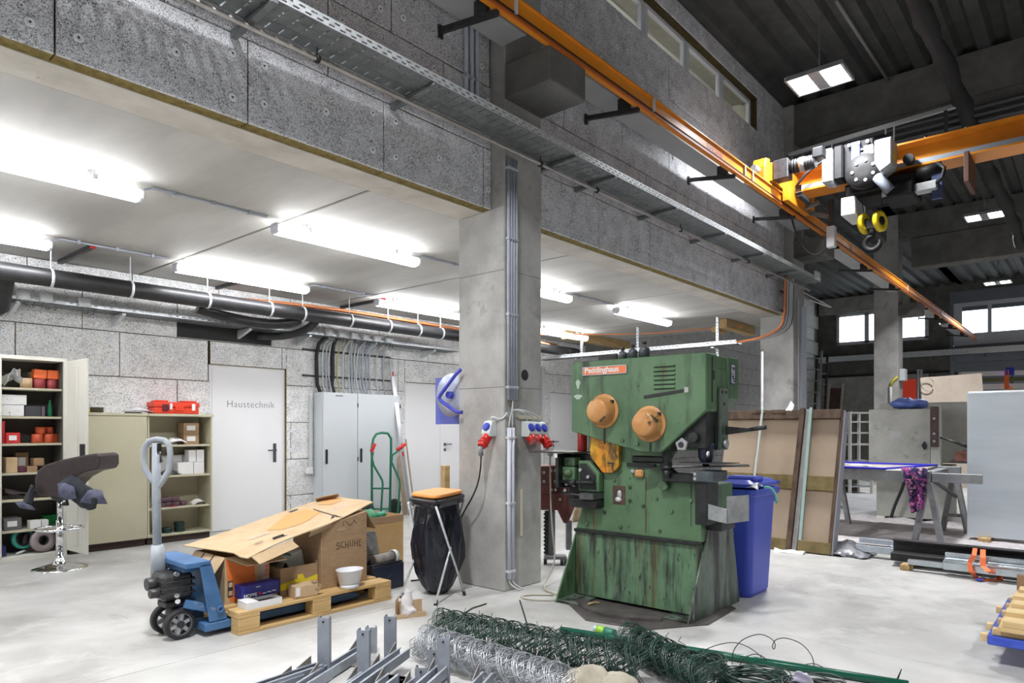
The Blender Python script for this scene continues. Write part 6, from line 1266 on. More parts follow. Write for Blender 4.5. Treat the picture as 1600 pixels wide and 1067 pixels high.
rcs = B().lathe([(.0, 0), (.036, .0), (.038, .01), (.038, .15), (.025, .175), (.0, .178)], pp(-.01, 1.118, 4.36), (0, 0, 1), 18); tag(rcs.build('red_can', mat('red can paint', (.42, .02, .015), rough=.35)), 'red can standing on the press support plate', 'can')
# window, bolts and orange latch on the body
wn_ = bx_('window_recess', .305, .412, .738, .874, 4.296, 4.302, mat('dark rusty recess', (.03, .018, .012), (.09, .045, .03), scale=14, rough=.6), .002)
B().ball(pp(.365, .81, 4.294), .022, 10, sc=(.4, 1, 1.6)).build('eccentric', alu, wn_); B().ball(pp(.355, .775, 4.294), .024, 10, sc=(.4, 1.2, .8)).build('eccentric', steel_galv, wn_)
for (x, y) in ((985, 761), (985, 782), (1026, 779), (1080, 782), (1049.5, 799), (1095, 801), (1031, 829), (970, 823), (917, 818), (945, 800), (970, 735), (960, 750), (1005, 790)):
    p_ = fx(x, y, 4.3); B().cyl(p_, p_ - V((.011, 0, 0)), .0135, 8).build('body_bolt', PGd, pr, .003)
bx_('latch', .50, .57, .945, 1.0, 4.27, 4.30, POR, .012); bx_('latch_lug', .47, .50, .975, 1.0, 4.275, 4.30, alu, .003); bx_('rail_slot', .43, .66, 1.02, 1.045, 4.28, 4.31, PDK, .003)
bx_('dark_body_plate', .47, .73, 1.05, 1.10, 4.285, 4.31, PDK, .01)  # dark plate on the body just below the head
bx_('door_line', .925, .928, .63, .93, 4.297, 4.301, black_rub, 0); bx_('rust_run', .575, .582, .55, .95, 4.2985, 4.301, mat('rust run', (.07, .035, .012), rough=.7), 0)
B().cyl(pp(.74, .90, 4.3), pp(.74, .90, 4.25), .035, 12).build('hex_boss', PG, pr, .004)
# galvanised tray on the right side
tm = mat('scratched zinc tray', (.26, .28, .29), (.42, .44, .45), scale=9, rough=.4, metal=.5, spots=[((.06, .06, .06), 16, .68, .04)])
def vq(pts, name, m, par=None, n=V((-.006, .004, 0))):
    q = [V(p) for p in pts]; b = B(); b.prism(q, n); return b.build(name, m, par or pr)
A_ = fx(1104, 786, 4.22); B_ = fx(1137, 796, 4.26); C_ = fx(1137, 818, 4.26); D_ = fx(1104, 810, 4.22)
vq([A_, B_, C_, D_], 'tray_sheet', tm)
E_ = V((4.40, B_.y - .085, B_.z + .09)); F_2 = V((4.40, B_.y - .085, C_.z + .01))
vq([V((4.26, B_.y, B_.z + .085)), E_, F_2, V((4.26, B_.y, C_.z))], 'tray_sheet', tm)
bx_('tray_bracket', .99, 1.10, .60, .66, 4.40, 4.62, steel_dark, .003)
bx_('blue_smear', 1.20, 1.24, .0, .001, 4.3, 4.301, tm, 0); bpy.data.objects.remove([o for o in pr.children if o.name.startswith('blue_smear')][0])
# oil bottles on top
for i, (px, h_, r_) in enumerate(((967+6, .09, .034), (989, .105, .035), (1007, .12, .04))):
    p_ = fx(px, 558, 4.42); p_.z = 1.7935
    bt = T('oil_bottle', 'dark oil bottle on top of the press, %s of three' % ['left and shortest', 'middle', 'right and tallest'][i], 'bottle', p_, 'oil bottles on the press')
    B().lathe([(.0, 0), (r_, 0), (r_, h_ * .62), (r_ * .85, h_ * .78), (r_ * .36, h_ * .88), (r_ * .36, h_)], p_, (0, 0, 1), 18).build('body', mat('dusty dark glass', (.03, .035, .04), (.10, .11, .12), scale=16, rough=.35), bt)
    B().cyl(p_ + V((0, 0, h_)), p_ + V((0, 0, h_ + .018)), r_ * .42, 12).build('cap', black_plas, bt)
# dark red hopper machine behind
hm = T('hopper_machine', 'dark red hopper machine on grey legs between the column and the press', 'machine', fk(868, 872, 6.6)); hr = mat('dark red paint', (.09, .022, .02), (.13, .035, .03), scale=6, rough=.5)
hk = lambda x, y, k=6.45: fk(x, y, k)
b = B(); b.prism([hk(835, 728), hk(882, 728), hk(882, 772), hk(835, 772)], vw * .35); b.build('side_body', hr, hm, .006)
b = B(); b.prism([hk(858, 727), hk(912, 727), hk(910, 765), hk(888, 817), hk(881, 818), hk(860, 772)], vw * .3); b.build('hopper', hr, hm, .008)
b = B(); b.prism([hk(835, 772), hk(861, 772), hk(872, 797), hk(845, 797)], vw * .3); b.build('lower_body', hr, hm, .006)
b = B(); b.bar(hk(883, 728, 6.43), hk(884, 812, 6.43), .012, .03); b.build('rib', hr, hm)
for (x, y) in ((850, 738), (861, 735), (868, 735), (861, 765), (868, 765), (875, 780), (868, 752), (903, 738), (850, 752)): p_ = hk(x, y, 6.44); B().cyl(p_, p_ - vw * .012, .014, 8).build('rivet', alu, hm)
b = B(); b.box(0, 0, 0, 0, 0, 0); 
def leg_(x0, x1, y0, y1, k, nm, m, wd=.1):
    p_ = hk((x0 + x1) / 2, y0, k); q_ = hk((x0 + x1) / 2, y1, k); w_ = (x1 - x0) / 1067 * k; b = B(); b.bar(p_, q_, w_, wd, up=vw); return b.build(nm, m, hm, .003)
gl = mat('grey leg paint', (.15, .155, .165), (.21, .215, .225), scale=8, rough=.5)
leg_(857, 867, 797, 871, 6.55, 'leg', gl); leg_(884, 893, 812, 858, 6.8, 'leg', gl)
rk_ = leg_(851, 857, 798, 866, 6.5, 'rack', PDK, .04)
for q in range(11): p_ = hk(852.5, 803 + q * 6, 6.48); B().obox(p_, (.03, .03, .03), Matrix.Rotation(HEAD, 3, 'Z') @ Matrix.Rotation(PI / 4, 3, 'X')).build('tooth', PDK, rk_)
b = B(); p_ = fk(850, 871, 6.5); q_ = fk(885, 872, 6.5); b.bar(V((p_.x, p_.y, .07)), V((q_.x, q_.y, .07)), .12, .03); b.build('foot_beam', gl, hm, .004)
for x in (878, 884): p_ = fk(x, 875, 6.45); c = V((p_.x, p_.y, .03)); B().cyl(c - rt * .015, c + rt * .015, .03, 14).build('caster', black_rub, hm)
for x in (852,): p_ = fk(x, 875, 6.5); c = V((p_.x, p_.y, .03)); B().cyl(c - rt * .015, c + rt * .015, .03, 14).build('caster', black_rub, hm)
tag(rag(lambda u, v: fk(904 + 22 * u - 10 * v, 768 + 50 * v, 5.45) + V((0, 0, .01)), 6, 8, .02, 14, 2, .003).build('paper_scrap', mat('printed paper scrap', (.45, .30, .16), (.75, .62, .42), scale=9, rough=.8)), 'torn printed paper hanging left of the press', 'paper')
# ================================================================ RIGHT: bin, board stack, machine, table, steel, pallet, far things
bn = T('waste_bin', 'blue wheeled waste bin with lid behind the press', 'bin', (5.32, 2.23, 0)); bb_ = mat('bin blue', (.045, .075, .47), (.06, .095, .54), scale=3, rough=.42)
X0, X1, Y0, Y1 = 5.10, 5.50, 2.01, 2.40
def rrect(x0, x1, y0, y1, z, r, n=4):
    pts = []
    for (cx_, cy_, a) in ((x1 - r, y1 - r, 0), (x0 + r, y1 - r, PI / 2), (x0 + r, y0 + r, PI), (x1 - r, y0 + r, 1.5 * PI)):
        for i in range(n + 1): t = a + PI / 2 * i / n; pts.append(V((cx_ + r * math.cos(t), cy_ + r * math.sin(t), z)))
    return pts
def loft(rings, caps=(True, True)):
    b = B(); k = len(rings[0]); vs = [p for r in rings for p in r]
    fs = [(i * k + j, i * k + (j + 1) % k, (i + 1) * k + (j + 1) % k, (i + 1) * k + j) for i in range(len(rings) - 1) for j in range(k)]
    if caps[0]: fs.append(tuple(range(k))[::-1])
    if caps[1]: fs.append(tuple(range(len(rings) * k - k, len(rings) * k)))
    return b.add(vs, fs)
loft([rrect(X0 + .01, X1 - .01, Y0 + .01, Y1 - .01, .0, .05), rrect(X0, X1, Y0, Y1, .03, .05), rrect(X0 - .035, X1 + .06, Y0 - .03, Y1 + .03, .80, .05)]).build('body', bb_, bn, .004)
loft([rrect(X0 - .05, X1 + .10, Y0 - .05, Y1 + .05, .775, .05), rrect(X0 - .055, X1 + .105, Y0 - .055, Y1 + .055, .79, .05), rrect(X0 - .055, X1 + .105, Y0 - .055, Y1 + .055, .83, .05)]).build('rim', bb_, bn, .004)
loft([rrect(X0 - .05, X1 + .06, Y0 - .045, Y1 + .045, .845, .04), rrect(X0 - .05, X1 + .06, Y0 - .045, Y1 + .045, .87, .04), rrect(X0 - .0, X1 + .02, Y0 - .0, Y1 + .0, .90, .04)]).build('lid', bb_, bn, .006)
b = B(); b.box(X0 + .02, X0 + .2, Y0 - .03, Y0 + .2, .885, .925); b.build('lid_bulge', bb_, bn, .015)
b = B(); b.box(X1 + .06, X1 + .12, Y0, Y0 + .03, .70, .80); b.box(X1 + .06, X1 + .12, Y1 - .03, Y1, .70, .80); b.build('hinge_lug', bb_, bn, .006, kind='stuff'); B().cyl((X1 + .10, Y0 - .04, .86), (X1 + .10, Y1 + .04, .86), .014, 10).build('handle', bb_, bn)
for x in (X0 + .06, X1 - .06): B().cyl((x - .02, Y1 + .05, .1), (x + .02, Y1 + .05, .1), .1, 22).build('wheel', black_rub, bn, .006)
tag(rag(lambda u, v: V((5.02 + .14 * u, 1.94 + .08 * v, .845 + .03 * math.sin(PI * u))), 10, 6, .03, 22, 4, .002).build('crumpled_film', mat('crumpled clear film', (.6, .62, .64), (.85, .86, .87), scale=20, rough=.2)), 'crumpled clear film squeezed under the bin lid', 'film')
tag(B().tube([V(p) for p in bez((5.2, 1.95, .845), (5.25, 1.90, .86), (5.30, 1.89, .80), (5.32, 1.89, .72), 8)], .010, 5).build('turquoise_band', mat('turquoise', (.16, .55, .50), rough=.5)), 'turquoise band hanging out of the bin', 'band')
# upright pack of brown boards in a timber frame, leaning
bp2 = T('board_pack', 'brown boards held by dark timber battens leaning upright behind the blue bin', 'board pack', (7.45, 2.7, 0)); LX = .48
def lp(u, s, n=0): return V((7.37 + LX * s - .945 * n, 3.35 - u, 1.50 * s + .32 * n))
bdm = mat('brown hardboard', (.36, .27, .19), (.41, .315, .23), scale=2, rough=.7); dkw = mat('dark old timber', (.055, .03, .018), (.12, .075, .045), scale=8, rough=.8, stretch=(2, 2, .6)); olw = mat('olive old timber', (.13, .095, .03), (.21, .155, .06), scale=8, rough=.8)
def slab_(u0, u1, s0, s1, n0, n1, name, m, bev=.003): b = B(); b.hexa([lp(u0, s0, n1), lp(u1, s0, n1), lp(u1, s0, n0), lp(u0, s0, n0), lp(u0, s1, n1), lp(u1, s1, n1), lp(u1, s1, n0), lp(u0, s1, n0)]); return b.build(name, m, bp2, bev)
for k in range(3): slab_(.0, 1.27 - .012 * k, .012, .985, -.10 + .034 * k, -.068 + .034 * k, 'board', bdm, .002)
slab_(0, .83, .925, .99, .0, .04, 'batten', dkw); slab_(.95, 1.26, .925, .99, .0, .04, 'batten', dkw)
slab_(0, .83, .42, .52, .0, .03, 'batten', olw); slab_(.95, 1.26, .42, .52, 0, .03, 'batten', olw); slab_(0, .83, .0, .075, 0, .03, 'batten', olw); slab_(.95, 1.28, .0, .075, 0, .04, 'batten', olw)
slab_(.835, .885, .0, 1.0, .0, .06, 'upright', dkw); slab_(.89, .94, 0, .995, .0, .03, 'upright', mat('grey upright', (.25, .24, .23), (.36, .35, .33), scale=6, rough=.7))
slab_(1.245, 1.285, .0, .985, -.10, .03, 'upright', dkw); slab_(1.285, 1.30, .0, .98, -.10, .035, 'edge_strip', mat('grey edge', (.24, .25, .28), rough=.5))
b = B(); b.hexa([lp(.955, .0, .036), lp(.985, .0, .036), lp(.985, .0, .032), lp(.955, .0, .032), lp(.935, 1.0, .066), lp(.965, 1.0, .066), lp(.965, 1.0, .045), lp(.935, 1.0, .045)]); b.build('strap', mat('pale green strap', (.32, .46, .42), rough=.5), bp2)
slab_(.40, .425, .05, 1.0, .036, .048, 'pale_lath', mat('pale lath', (.5, .55, .52), rough=.6))
for (u, s) in ((.52, .97), (.3, .97)): slab_(u, u + .16, s, s + .022, .04, .045, 'label_mark', dkw, 0)
tag(rag(lambda u, v: V((7.62 + .12 * u, 2.55 + .08 * v, 1.48 + .12 * u * (1 - abs(v - .5)))), 6, 6, .02, 14, 7, .002).build('white_cone', mat('white torn film', (.62, .64, .68), rough=.4)), 'white torn film sticking up behind the board pack', 'film')
tag(B().cyl((8.1, 3.05, 0), (8.1, 3.05, 2.2), .012, 8).build('steel_rod', steel_galv), 'thin steel rod standing before the second column', 'rod')
# long grey machine cabinet
mg = mat('machine beige grey', (.34, .345, .31), (.44, .445, .41), scale=4, rough=.55, spots=[((.15, .15, .135), 6, .62, .12), ((.5, .5, .48), 8, .70, .04)])
gm = T('guillotine', 'large beige grey machine cabinet with lever and door latch', 'machine', (11.2, 2.0, 0))
bx3 = lambda nm, x0, x1, y0, y1, z0, z1, m=mg, bev=.008, par=None: B().box(x0, x1, y0, y1, z0, z1).build(nm, m, par or gm, bev)
bx3('upper_cabinet', 10.55, 11.5, 1.72, 2.47, .78, 1.55); bx3('lower_cabinet', 10.75, 11.5, 1.55, 2.42, .05, .78); bx3('rear_hood', 11.3, 12.3, 1.3, 2.5, .8, 1.66)
b = B(); b.prism([(11.3, 1.3, .95), (11.3, .9, .95), (11.3, .9, 1.35), (11.3, 1.1, 1.62), (11.3, 1.3, 1.66)], (1.0, 0, 0)); b.build('side_hood', mg, gm, .008)
pi_ = bx3('pillar', 10.50, 10.62, 1.60, 1.71, .70, 1.60, mg, .004); bx3('dark_rail', 10.47, 10.51, 1.62, 1.71, 1.05, 1.58, mat('dark red rail', (.04, .012, .012), (.07, .05, .05), scale=8, rough=.5), .003)
for z in (1.42, 1.22, 1.12): B().cyl((10.47, 1.665, z), (10.46, 1.665, z), .016, 8).build('rail_bolt', alu, pi_)
B().cyl((10.55, 1.79, 1.06), (10.52, 1.79, 1.06), .03, 12).build('door_latch', black_plas, gm, .004); bx3('latch_plate', 10.54, 10.55, 1.775, 1.805, 1.01, 1.11, black_plas, .004)
bx3('sticker', 10.545, 10.55, 2.07, 2.20, 1.17, 1.25, mat('pale sticker', (.45, .46, .46), rough=.6), 0)
b = B(); b.cyl((10.5, 1.60, 1.17), (10.45, 1.30, 1.06), .012, 8); b.cyl((10.47, 1.40, 1.10), (10.44, 1.26, 1.045), .022, 10); b.build('lever', black_plas, gm)
B().tube([V(p) for p in bez((10.6, 2.05, .70), (10.62, 2.0, .5), (10.66, 2.15, .35), (10.6, 2.2, .05), 10)], .02, 6).build('cable', black_rub, gm)
for (y) in (2.36, 1.62): bx3('levelling_foot', 10.72, 10.80, y - .05, y + .05, 0, .05, cream, .004); 
tb2 = T('red_table', 'dull red timber slab on the machine side', 'table', (10.9, 1.2, .9)); B().box(10.55, 11.25, .85, 1.45, .86, .98).build('slab', mat('dull red timber', (.17, .06, .045), (.26, .11, .085), scale=8, rough=.8, stretch=(1, 6, 1)), tb2, .006); B().box(10.6, 10.68, 1.0, 1.3, 0, .86).build('support', mg, tb2, .004)
b = B(); b.ball((0, 0, 0), 1, 22)
b.v = [V((10.78 + .17 * p.x * (1 + .3 * nz(p, 2, 3)), 2.02 + .23 * p.y * (1 + .35 * nz(p, 1.7, 5)), 1.62 + max(-.055, .085 * p.z * (1 + .5 * nz(p, 2.5, 8))) + .02 * nz(p, 5, 2))) for p in b.v]
tag(b.build('blue_bag', mat('light blue bag', (.07, .12, .42), (.16, .22, .55), scale=9, rough=.45)), 'crumpled blue bag on top of the grey machine', 'bag')
# trestle table with blue frame and patterned cloth
tt = T('trestle_table', 'grey steel trestle table before the grey machine', 'table', (8.8, 1.9, 0)); ts = mat('dusty steel beam', (.20, .21, .22), (.31, .32, .33), scale=6, rough=.5, metal=.3)
B().box(8.68, 8.80, 1.42, 2.95, .69, .82).build('beam', ts, tt, .004); B().box(9.9, 10.0, 1.3, 2.95, .69, .82).build('beam', ts, tt, .004); B().box(8.80, 9.9, 1.43, 1.53, .70, .80).build('end_beam', ts, tt, .004); B().box(8.80, 9.9, 2.85, 2.95, .70, .80).build('end_beam', ts, tt, .004); B().box(8.7, 9.95, 1.55, 2.8, .805, .822).build('top_plate', mat('pale worn board', (.45, .40, .35), rough=.7), tt)
for (y, x) in ((1.45, 8.74), (2.7, 8.74), (1.36, 9.94), (2.7, 9.94)):
    for s in (-1, 1): B().bar((x + .03 * s, y + s * .02, .69), (x + .05 * s, y + s * .14, .0), .05, .06).build('leg', ts, tt, .003)
    B().bar((x, y - .12, .22), (x, y + .12, .22), .03, .04).build('leg_brace', ts, tt)
B().bar((8.74, 1.40, .72), (9.9, 1.34, .45), .03, .03).build('stay', steel_dark, tt); B().box(8.72, 8.80, .95, 1.41, .70, .80).build('beam_extension', ts, tt, .003)
bfm = mat('bright blue frame', (.02, .02, .55), (.03, .03, .65), scale=3, rough=.4); bf_ = T('steel_rack_frame', 'flat blue steel frame lying on the trestle table', 'frame', (9.0, 2.1, .823))
for (a, c_) in (((8.69, 1.86), (8.69, 2.9)), ((9.9, 1.55), (9.9, 2.9)), ((8.69, 1.86), (9.9, 1.55)), ((8.69, 2.9), (9.9, 2.9))): B().bar((a[0], a[1], .833), (c_[0], c_[1], .833), .03, .022).build('bar', bfm, bf_, .002)
tag(rag(lambda u, v: V((9.0 + .2 * v, 2.1 + .4 * u, .83 + .02 * math.sin(PI * u))), 8, 6, .02, 14, 1).build('dust_sheet', paper), 'white paper on the trestle table inside the blue frame', 'paper')
ptm = mat('magenta patterned cloth', (.30, .05, .21), (.02, .015, .07), scale=20, rough=.9, lo=.44, hi=.50, spots=[((.72, .42, .55), 26, .57, .04)])
tag(rag(lambda u, v: V((8.655 - .03 * math.sin(v * 9) - .02 * math.sin(u * 12), 1.56 + .24 * (.5 - u) * (1 - .55 * v) - .03 * v, .85 - .50 * v + .05 * u * v)), 16, 22, .022, 13, 5, .006).build('patterned_cloth', ptm), 'magenta and navy patterned cloth hanging over the trestle table edge', 'cloth')
# galvanised sheet pack
sm_ = mat('bright galvanised sheet', (.60, .66, .71), (.68, .74, .79), scale=1.2, rough=.36, metal=.7, stretch=(1, .6, 5))
gs = T('sheet_pack', 'large upright galvanised sheet pack at the right edge of the view', 'sheet metal', (9.5, .4, 0))
B().box(9.42, 9.46, -.9, 1.17, .05, 1.70).build('sheet', sm_, gs, .002); B().box(9.46, 9.54, -.9, 1.165, .05, 1.72).build('pack_core', paper, gs, .002)
for y in (1.0, -.6): B().box(9.3, 9.7, y - .06, y + .06, 0, .05).build('skid', timber, gs, .003)
# fleece on the floor
flc = mat('grey mauve fleece', (.36, .33, .34), (.48, .45, .45), scale=14, rough=.95, spots=[((.2, .18, .18), 5, .62, .1)])
tag(rag(lambda u, v: V((8.0 + 2.85 * u, .35 + 2.7 * v, .012 + .05 * max(0, u - .82) * 5 * abs(math.sin(v * 17)) + .04 * max(0, .06 - u) * 10 * abs(math.sin(v * 11)))), 50, 50, .016, 5, 2, .004).build('floor_fleece', flc), 'grey mauve protective fleece spread on the floor under the trestle table', 'fleece')
tag(B().box(10.9, 14.5, 2.0, 4.4, .002, .012).build('floor_film', mat('dusty floor film', (.42, .43, .45), (.62, .63, .65), scale=3, rough=.35)), 'pale film and cardboard covering the floor behind the machine', 'film')
tag(rag(lambda u, v: V((7.35 + .5 * u, 1.75 + .5 * v, .02 + .10 * math.sin(PI * u) * math.sin(PI * v))), 10, 10, .05, 10, 3).build('dark_film', mat('dark crumpled film', (.04, .04, .05), (.25, .25, .27), scale=12, rough=.3)), 'crumpled dark film on the floor by the board pack', 'film')
tag(rag(lambda u, v: V((7.2 + .12 * u, 2.3 + .3 * v, .006 + .02 * math.sin(PI * u))), 6, 8, .02, 12, 9).build('white_film', paper), 'white film scrap at the foot of the board pack', 'film')
# steel profiles on the floor with orange sling
blk = mat('black mill steel', (.018, .018, .019), (.035, .034, .034), scale=8, rough=.45, metal=.3); zinc = mat('shiny zinc tube', (.45, .50, .53), (.58, .63, .66), scale=10, rough=.25, metal=.85)
for i, y in enumerate((1.35, .2, -.9)): tag(B().box(7.04, 7.75, y - .04, y + .04, 0, .05).build('timber_bearer', timber, None, .003), 'timber bearer under the steel profiles, %s' % ['left', 'middle', 'right'][i], 'timber')
b = B(); b.prism([(7.42, 1.52, .05), (7.48, 1.52, .05), (7.48, 1.52, .225), (7.36, 1.52, .225), (7.36, 1.52, .215), (7.42, 1.52, .21)], (0, -3.2, 0)); b.box(7.36, 7.42, -1.68, 1.52, .05, .06); tag(b.build('black_channel', blk), 'long black steel channel on the floor at the right', 'steel profile')
tag(B().box(7.20, 7.34, -1.6, 1.50, .051, .125).build('black_tube', blk, None, .004), 'long black rectangular tube before the black channel', 'steel profile')
zt_ = T('zinc_rail', 'shiny zinc guide rail lying before the black tubes', 'steel profile', (7.05, .2, .05))
b = B(); b.prism([(7.02, 1.05, .052), (7.16, 1.05, .052), (7.16, 1.05, .19), (7.12, 1.05, .19), (7.12, 1.05, .15), (7.02, 1.05, .13)], (0, -2.6, 0)); b.build('rail', zinc, zt_, .004); B().box(7.05, 7.12, 1.05, 1.33, .055, .10).build('inner_tube', zinc, zt_, .003); B().cyl((7.03, 1.04, .13), (7.03, -1.5, .13), .02, 10).build('round_edge', zinc, zt_)
for k, (x0, x1, z0, z1, ye) in enumerate(((7.52, 7.60, .14, .19, 1.85), (7.5, 7.6, .05, .12, 1.88), (7.62, 7.70, .06, .14, 1.6))): tag(B().box(x0, x1, -1.2, ye, z0, z1).build('zinc_tube', zinc, None, .003), 'zinc tube behind the black channel, %s' % ['upper long', 'lower long', 'rear short'][k], 'steel profile')
osl = mat('orange webbing', (.85, .17, .05), rough=.6)
def ribbon(pts, wd, side, name, m, parent=None, th=.003):
    pts = [V(p) for p in pts]; b = B()
    for i in range(len(pts) - 1): b.bar(pts[i], pts[i + 1], wd, th, up=V(side).cross(pts[i + 1] - pts[i]).cross(pts[i + 1] - pts[i]) * -1 if False else (pts[i + 1] - pts[i]).cross(V(side)))
    return b.build(name, m, parent)
sl = T('lifting_sling', 'orange lifting sling looped round the steel profiles', 'sling', fz(1545, 905))
ribbon([fx(1524, 856, 7.38), fx(1522, 868, 7.0), fx(1515, 880, 6.98), fx(1517, 893, 6.95)] + [fz(1526, 902, .012), fz(1535, 905, .01)], .035, (0, 1, 0), 'band', osl, sl)
ribbon([fx(1536, 858, 7.38), fx(1536, 872, 7.0), fx(1536, 884, 6.97), fx(1545, 893, 6.9), fz(1563, 901, .012), fz(1562, 906, .01), fz(1537, 906, .008)], .04, (0, 1, 0), 'band', osl, sl)
B().bar(fz(1526, 905, .015), fz(1536, 906, .015), .05, .012).build('seam_sleeve', blue_p, sl)
# pine boards on blue film at the right edge
pk = T('board_stack', 'pine boards stacked on blue film at the lower right edge', 'boards', (5.0, .0, 0)); bfilm = mat('blue film', (.02, .05, .42), (.05, .10, .52), scale=5, rough=.35); pin2 = mat('fresh pine', (.55, .39, .18), (.66, .50, .27), scale=5, rough=.7, stretch=(3, .4, 3))
B().box(4.52, 5.62, -1.0, .47, .115, .165).build('blue_wrapped_board', bfilm, pk, .006)
for i, x in enumerate((4.55, 4.80, 5.02, 5.24, 5.46)): B().box(x, x + .05, -1.0, .45, .165, .20).build('sticker_lath', pin2, pk, .003); 
for i, x in enumerate((4.50, 4.74, 4.98, 5.22, 5.45)):
    B().box(x, x + .12, -1.1, .40 + .01 * (i % 2), .226, .262).build('pine_board', pin2, pk, .003)
B().box(4.50, 5.6, .22, .42, .2005, .2255).build('edge_plank', pin2, pk, .003); B().box(4.50, 5.6, -.6, -.4, .2005, .2255).build('edge_plank', pin2, pk, .003)
for x in (4.56, 4.82, 5.30): B().box(x, x + .05, .471, .505, .12, .16).build('lath_end', pin2, pk, .002)
for y in (.2, -.7): B().box(4.60, 5.6, y - .05, y + .05, 0, .115).build('skid', timber, pk, .003)
b = B(); b.prism([(5.60, .42, .226), (5.64, .42, .226), (5.64, .42, .30), (5.60, .42, .33)], (0, -.8, 0)); b.build('edge_board', cardb, pk)
# ---------------- far end of the hall
def q8(px0, py0, px1, py1, k): return fk(px0, py0, k), fk(px1, py1, k)
ladm = mat('ladder aluminium', (.40, .42, .44), rough=.35, metal=.6)
for i, (p0, p1, w_, k) in enumerate(((1258, 1284, 0, 18.5), (1277, 1293, 0, 19.3))):
    ld2 = T('ladder', 'aluminium ladder leaning at the far wall behind the second column, %s' % ['front', 'rear'][i], 'ladder', fk((p0 + p1) / 2, 740, k))
    A0, A1 = fk(p0, 548 + 8 * i, k), fk(p1, 548 + 8 * i, k); 
    for a in (A0, A1): B().bar((a.x - .5, a.y, .0), a, .06, .03).build('rail', ladm if i == 0 else steel_dark, ld2)
    for q in range(11): f = q / 11 + .03; B().bar(V((A0.x - .5, A0.y, 0)).lerp(A0, f), V((A1.x - .5, A1.y, 0)).lerp(A1, f), .03, .03).build('rung', ladm, ld2)
t_ = T('framed_board', 'dark brown board in a pale frame leaning at the far wall', 'board', fk(1306, 735, 19)); A0 = fk(1296, 606, 19); A1 = fk(1317, 606, 19)
B().hexa([V((A0.x - .6, A0.y, 0)), V((A1.x - .6, A1.y, 0)), V((A1.x - .55, A1.y, 0)), V((A0.x - .55, A0.y, 0)), A0, A1, A1 + V((.05, 0, 0)), A0 + V((.05, 0, 0))]).build('board', mat('dark brown board', (.07, .04, .035), (.1, .065, .055), scale=4, rough=.7), t_)
for a in (A0, A1): B().bar((a.x - .62, a.y, 0), a + V((0, 0, .12)), .05, .05).build('frame_rail', mat('pale frame', (.45, .45, .42), rough=.6), t_)
rkk = T('storage_rack', 'pale storage rack with empty shelves behind the board pack', 'rack', fk(1340, 735, 14)); rw_ = mat('rack paint', (.55, .55, .53), rough=.5)
ra, rb2 = fk(1328, 642, 13.5), fk(1362, 642, 13.5); ra.z = rb2.z = 0
for a in (ra, rb2): 
    for d in (0, .5): B().bar(a + vw * d, a + vw * d + V((0, 0, 1.62)), .05, .05).build('post', rw_, rkk)
for z in (.12, .45, .62, .95, 1.18, 1.4, 1.58): b = B(); b.hexa([ra + V((0, 0, z)), rb2 + V((0, 0, z)), rb2 + vw * .5 + V((0, 0, z)), ra + vw * .5 + V((0, 0, z)), ra + V((0, 0, z + .03)), rb2 + V((0, 0, z + .03)), rb2 + vw * .5 + V((0, 0, z + .03)), ra + vw * .5 + V((0, 0, z + .03))]); b.build('shelf', rw_ if z > .9 else ladm, rkk)
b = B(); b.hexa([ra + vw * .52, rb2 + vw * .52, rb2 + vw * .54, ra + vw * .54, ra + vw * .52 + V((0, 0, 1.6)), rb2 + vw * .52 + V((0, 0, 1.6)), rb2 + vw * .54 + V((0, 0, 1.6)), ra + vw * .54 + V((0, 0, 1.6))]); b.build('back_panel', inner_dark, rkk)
rc_ = T('red_cabinet', 'red cabinet behind the grey machine', 'cabinet', fk(1423, 740, 16.5)); a, c_ = fk(1408, 592, 16.5), fk(1436, 592, 16.5)
b = B(); b.hexa([V((a.x, a.y, 0)), V((c_.x, c_.y, 0)), V((c_.x, c_.y, 0)) + vw * .4, V((a.x, a.y, 0)) + vw * .4, a, c_, c_ + vw * .4, a + vw * .4]); b.build('body', mat('cabinet red', (.45, .03, .012), rough=.45), rc_, .01); b = B(); b.bar(V((c_.x, c_.y, .1)) - vw * .01, c_ - vw * .01 - V((0, 0, .1)), .03, .03); b.build('edge_strip', black_rub, rc_)
sh2 = T('beige_sheet', 'large beige panel leaning behind the grey machine', 'panel', fk(1490, 740, 15)); a, c_ = fk(1438, 590, 15), fk(1534, 590, 15)
b = B(); b.hexa([V((a.x, a.y, .0)) - vw * .3, V((c_.x, c_.y, 0)) - vw * .3, V((c_.x, c_.y, 0)) - vw * .26, V((a.x, a.y, 0)) - vw * .26, a, c_ + V((0, 0, .1)), c_ + vw * .04 + V((0, 0, .1)), a + vw * .04]); b.build('panel', mat('beige panel', (.38, .32, .26), (.44, .375, .31), scale=3, rough=.7), sh2)
for px_ in (1447, 1452): p_ = fk(px_, 600, 15.2); tag(B().cyl(V((p_.x, p_.y, 0)) + vw * .3, p_ + vw * .3 + V((0, 0, .35)), .03, 8).build('gas_bottle', steel_dark), 'dark post beside the leaning beige panel, %s' % ('left' if px_ == 1447 else 'right'), 'post')
tag(B().tube(arc(fk(1450, 600, 14.9), .14, 0, 2 * PI, 18, rt, (0, 0, 1))[:-1], .012, 6, True).build('wire_coil', mat('beige wire', (.5, .42, .33), rough=.6)), 'beige wire coil hanging on the leaning panel', 'coil')
a, c_ = fk(1500, 592, 18), fk(1640, 588, 18); rk2 = T('long_goods_rack', 'rack arm with long green and white goods behind the sheet pack', 'rack', (a + c_) / 2 - V((0, 0, 2.6)))
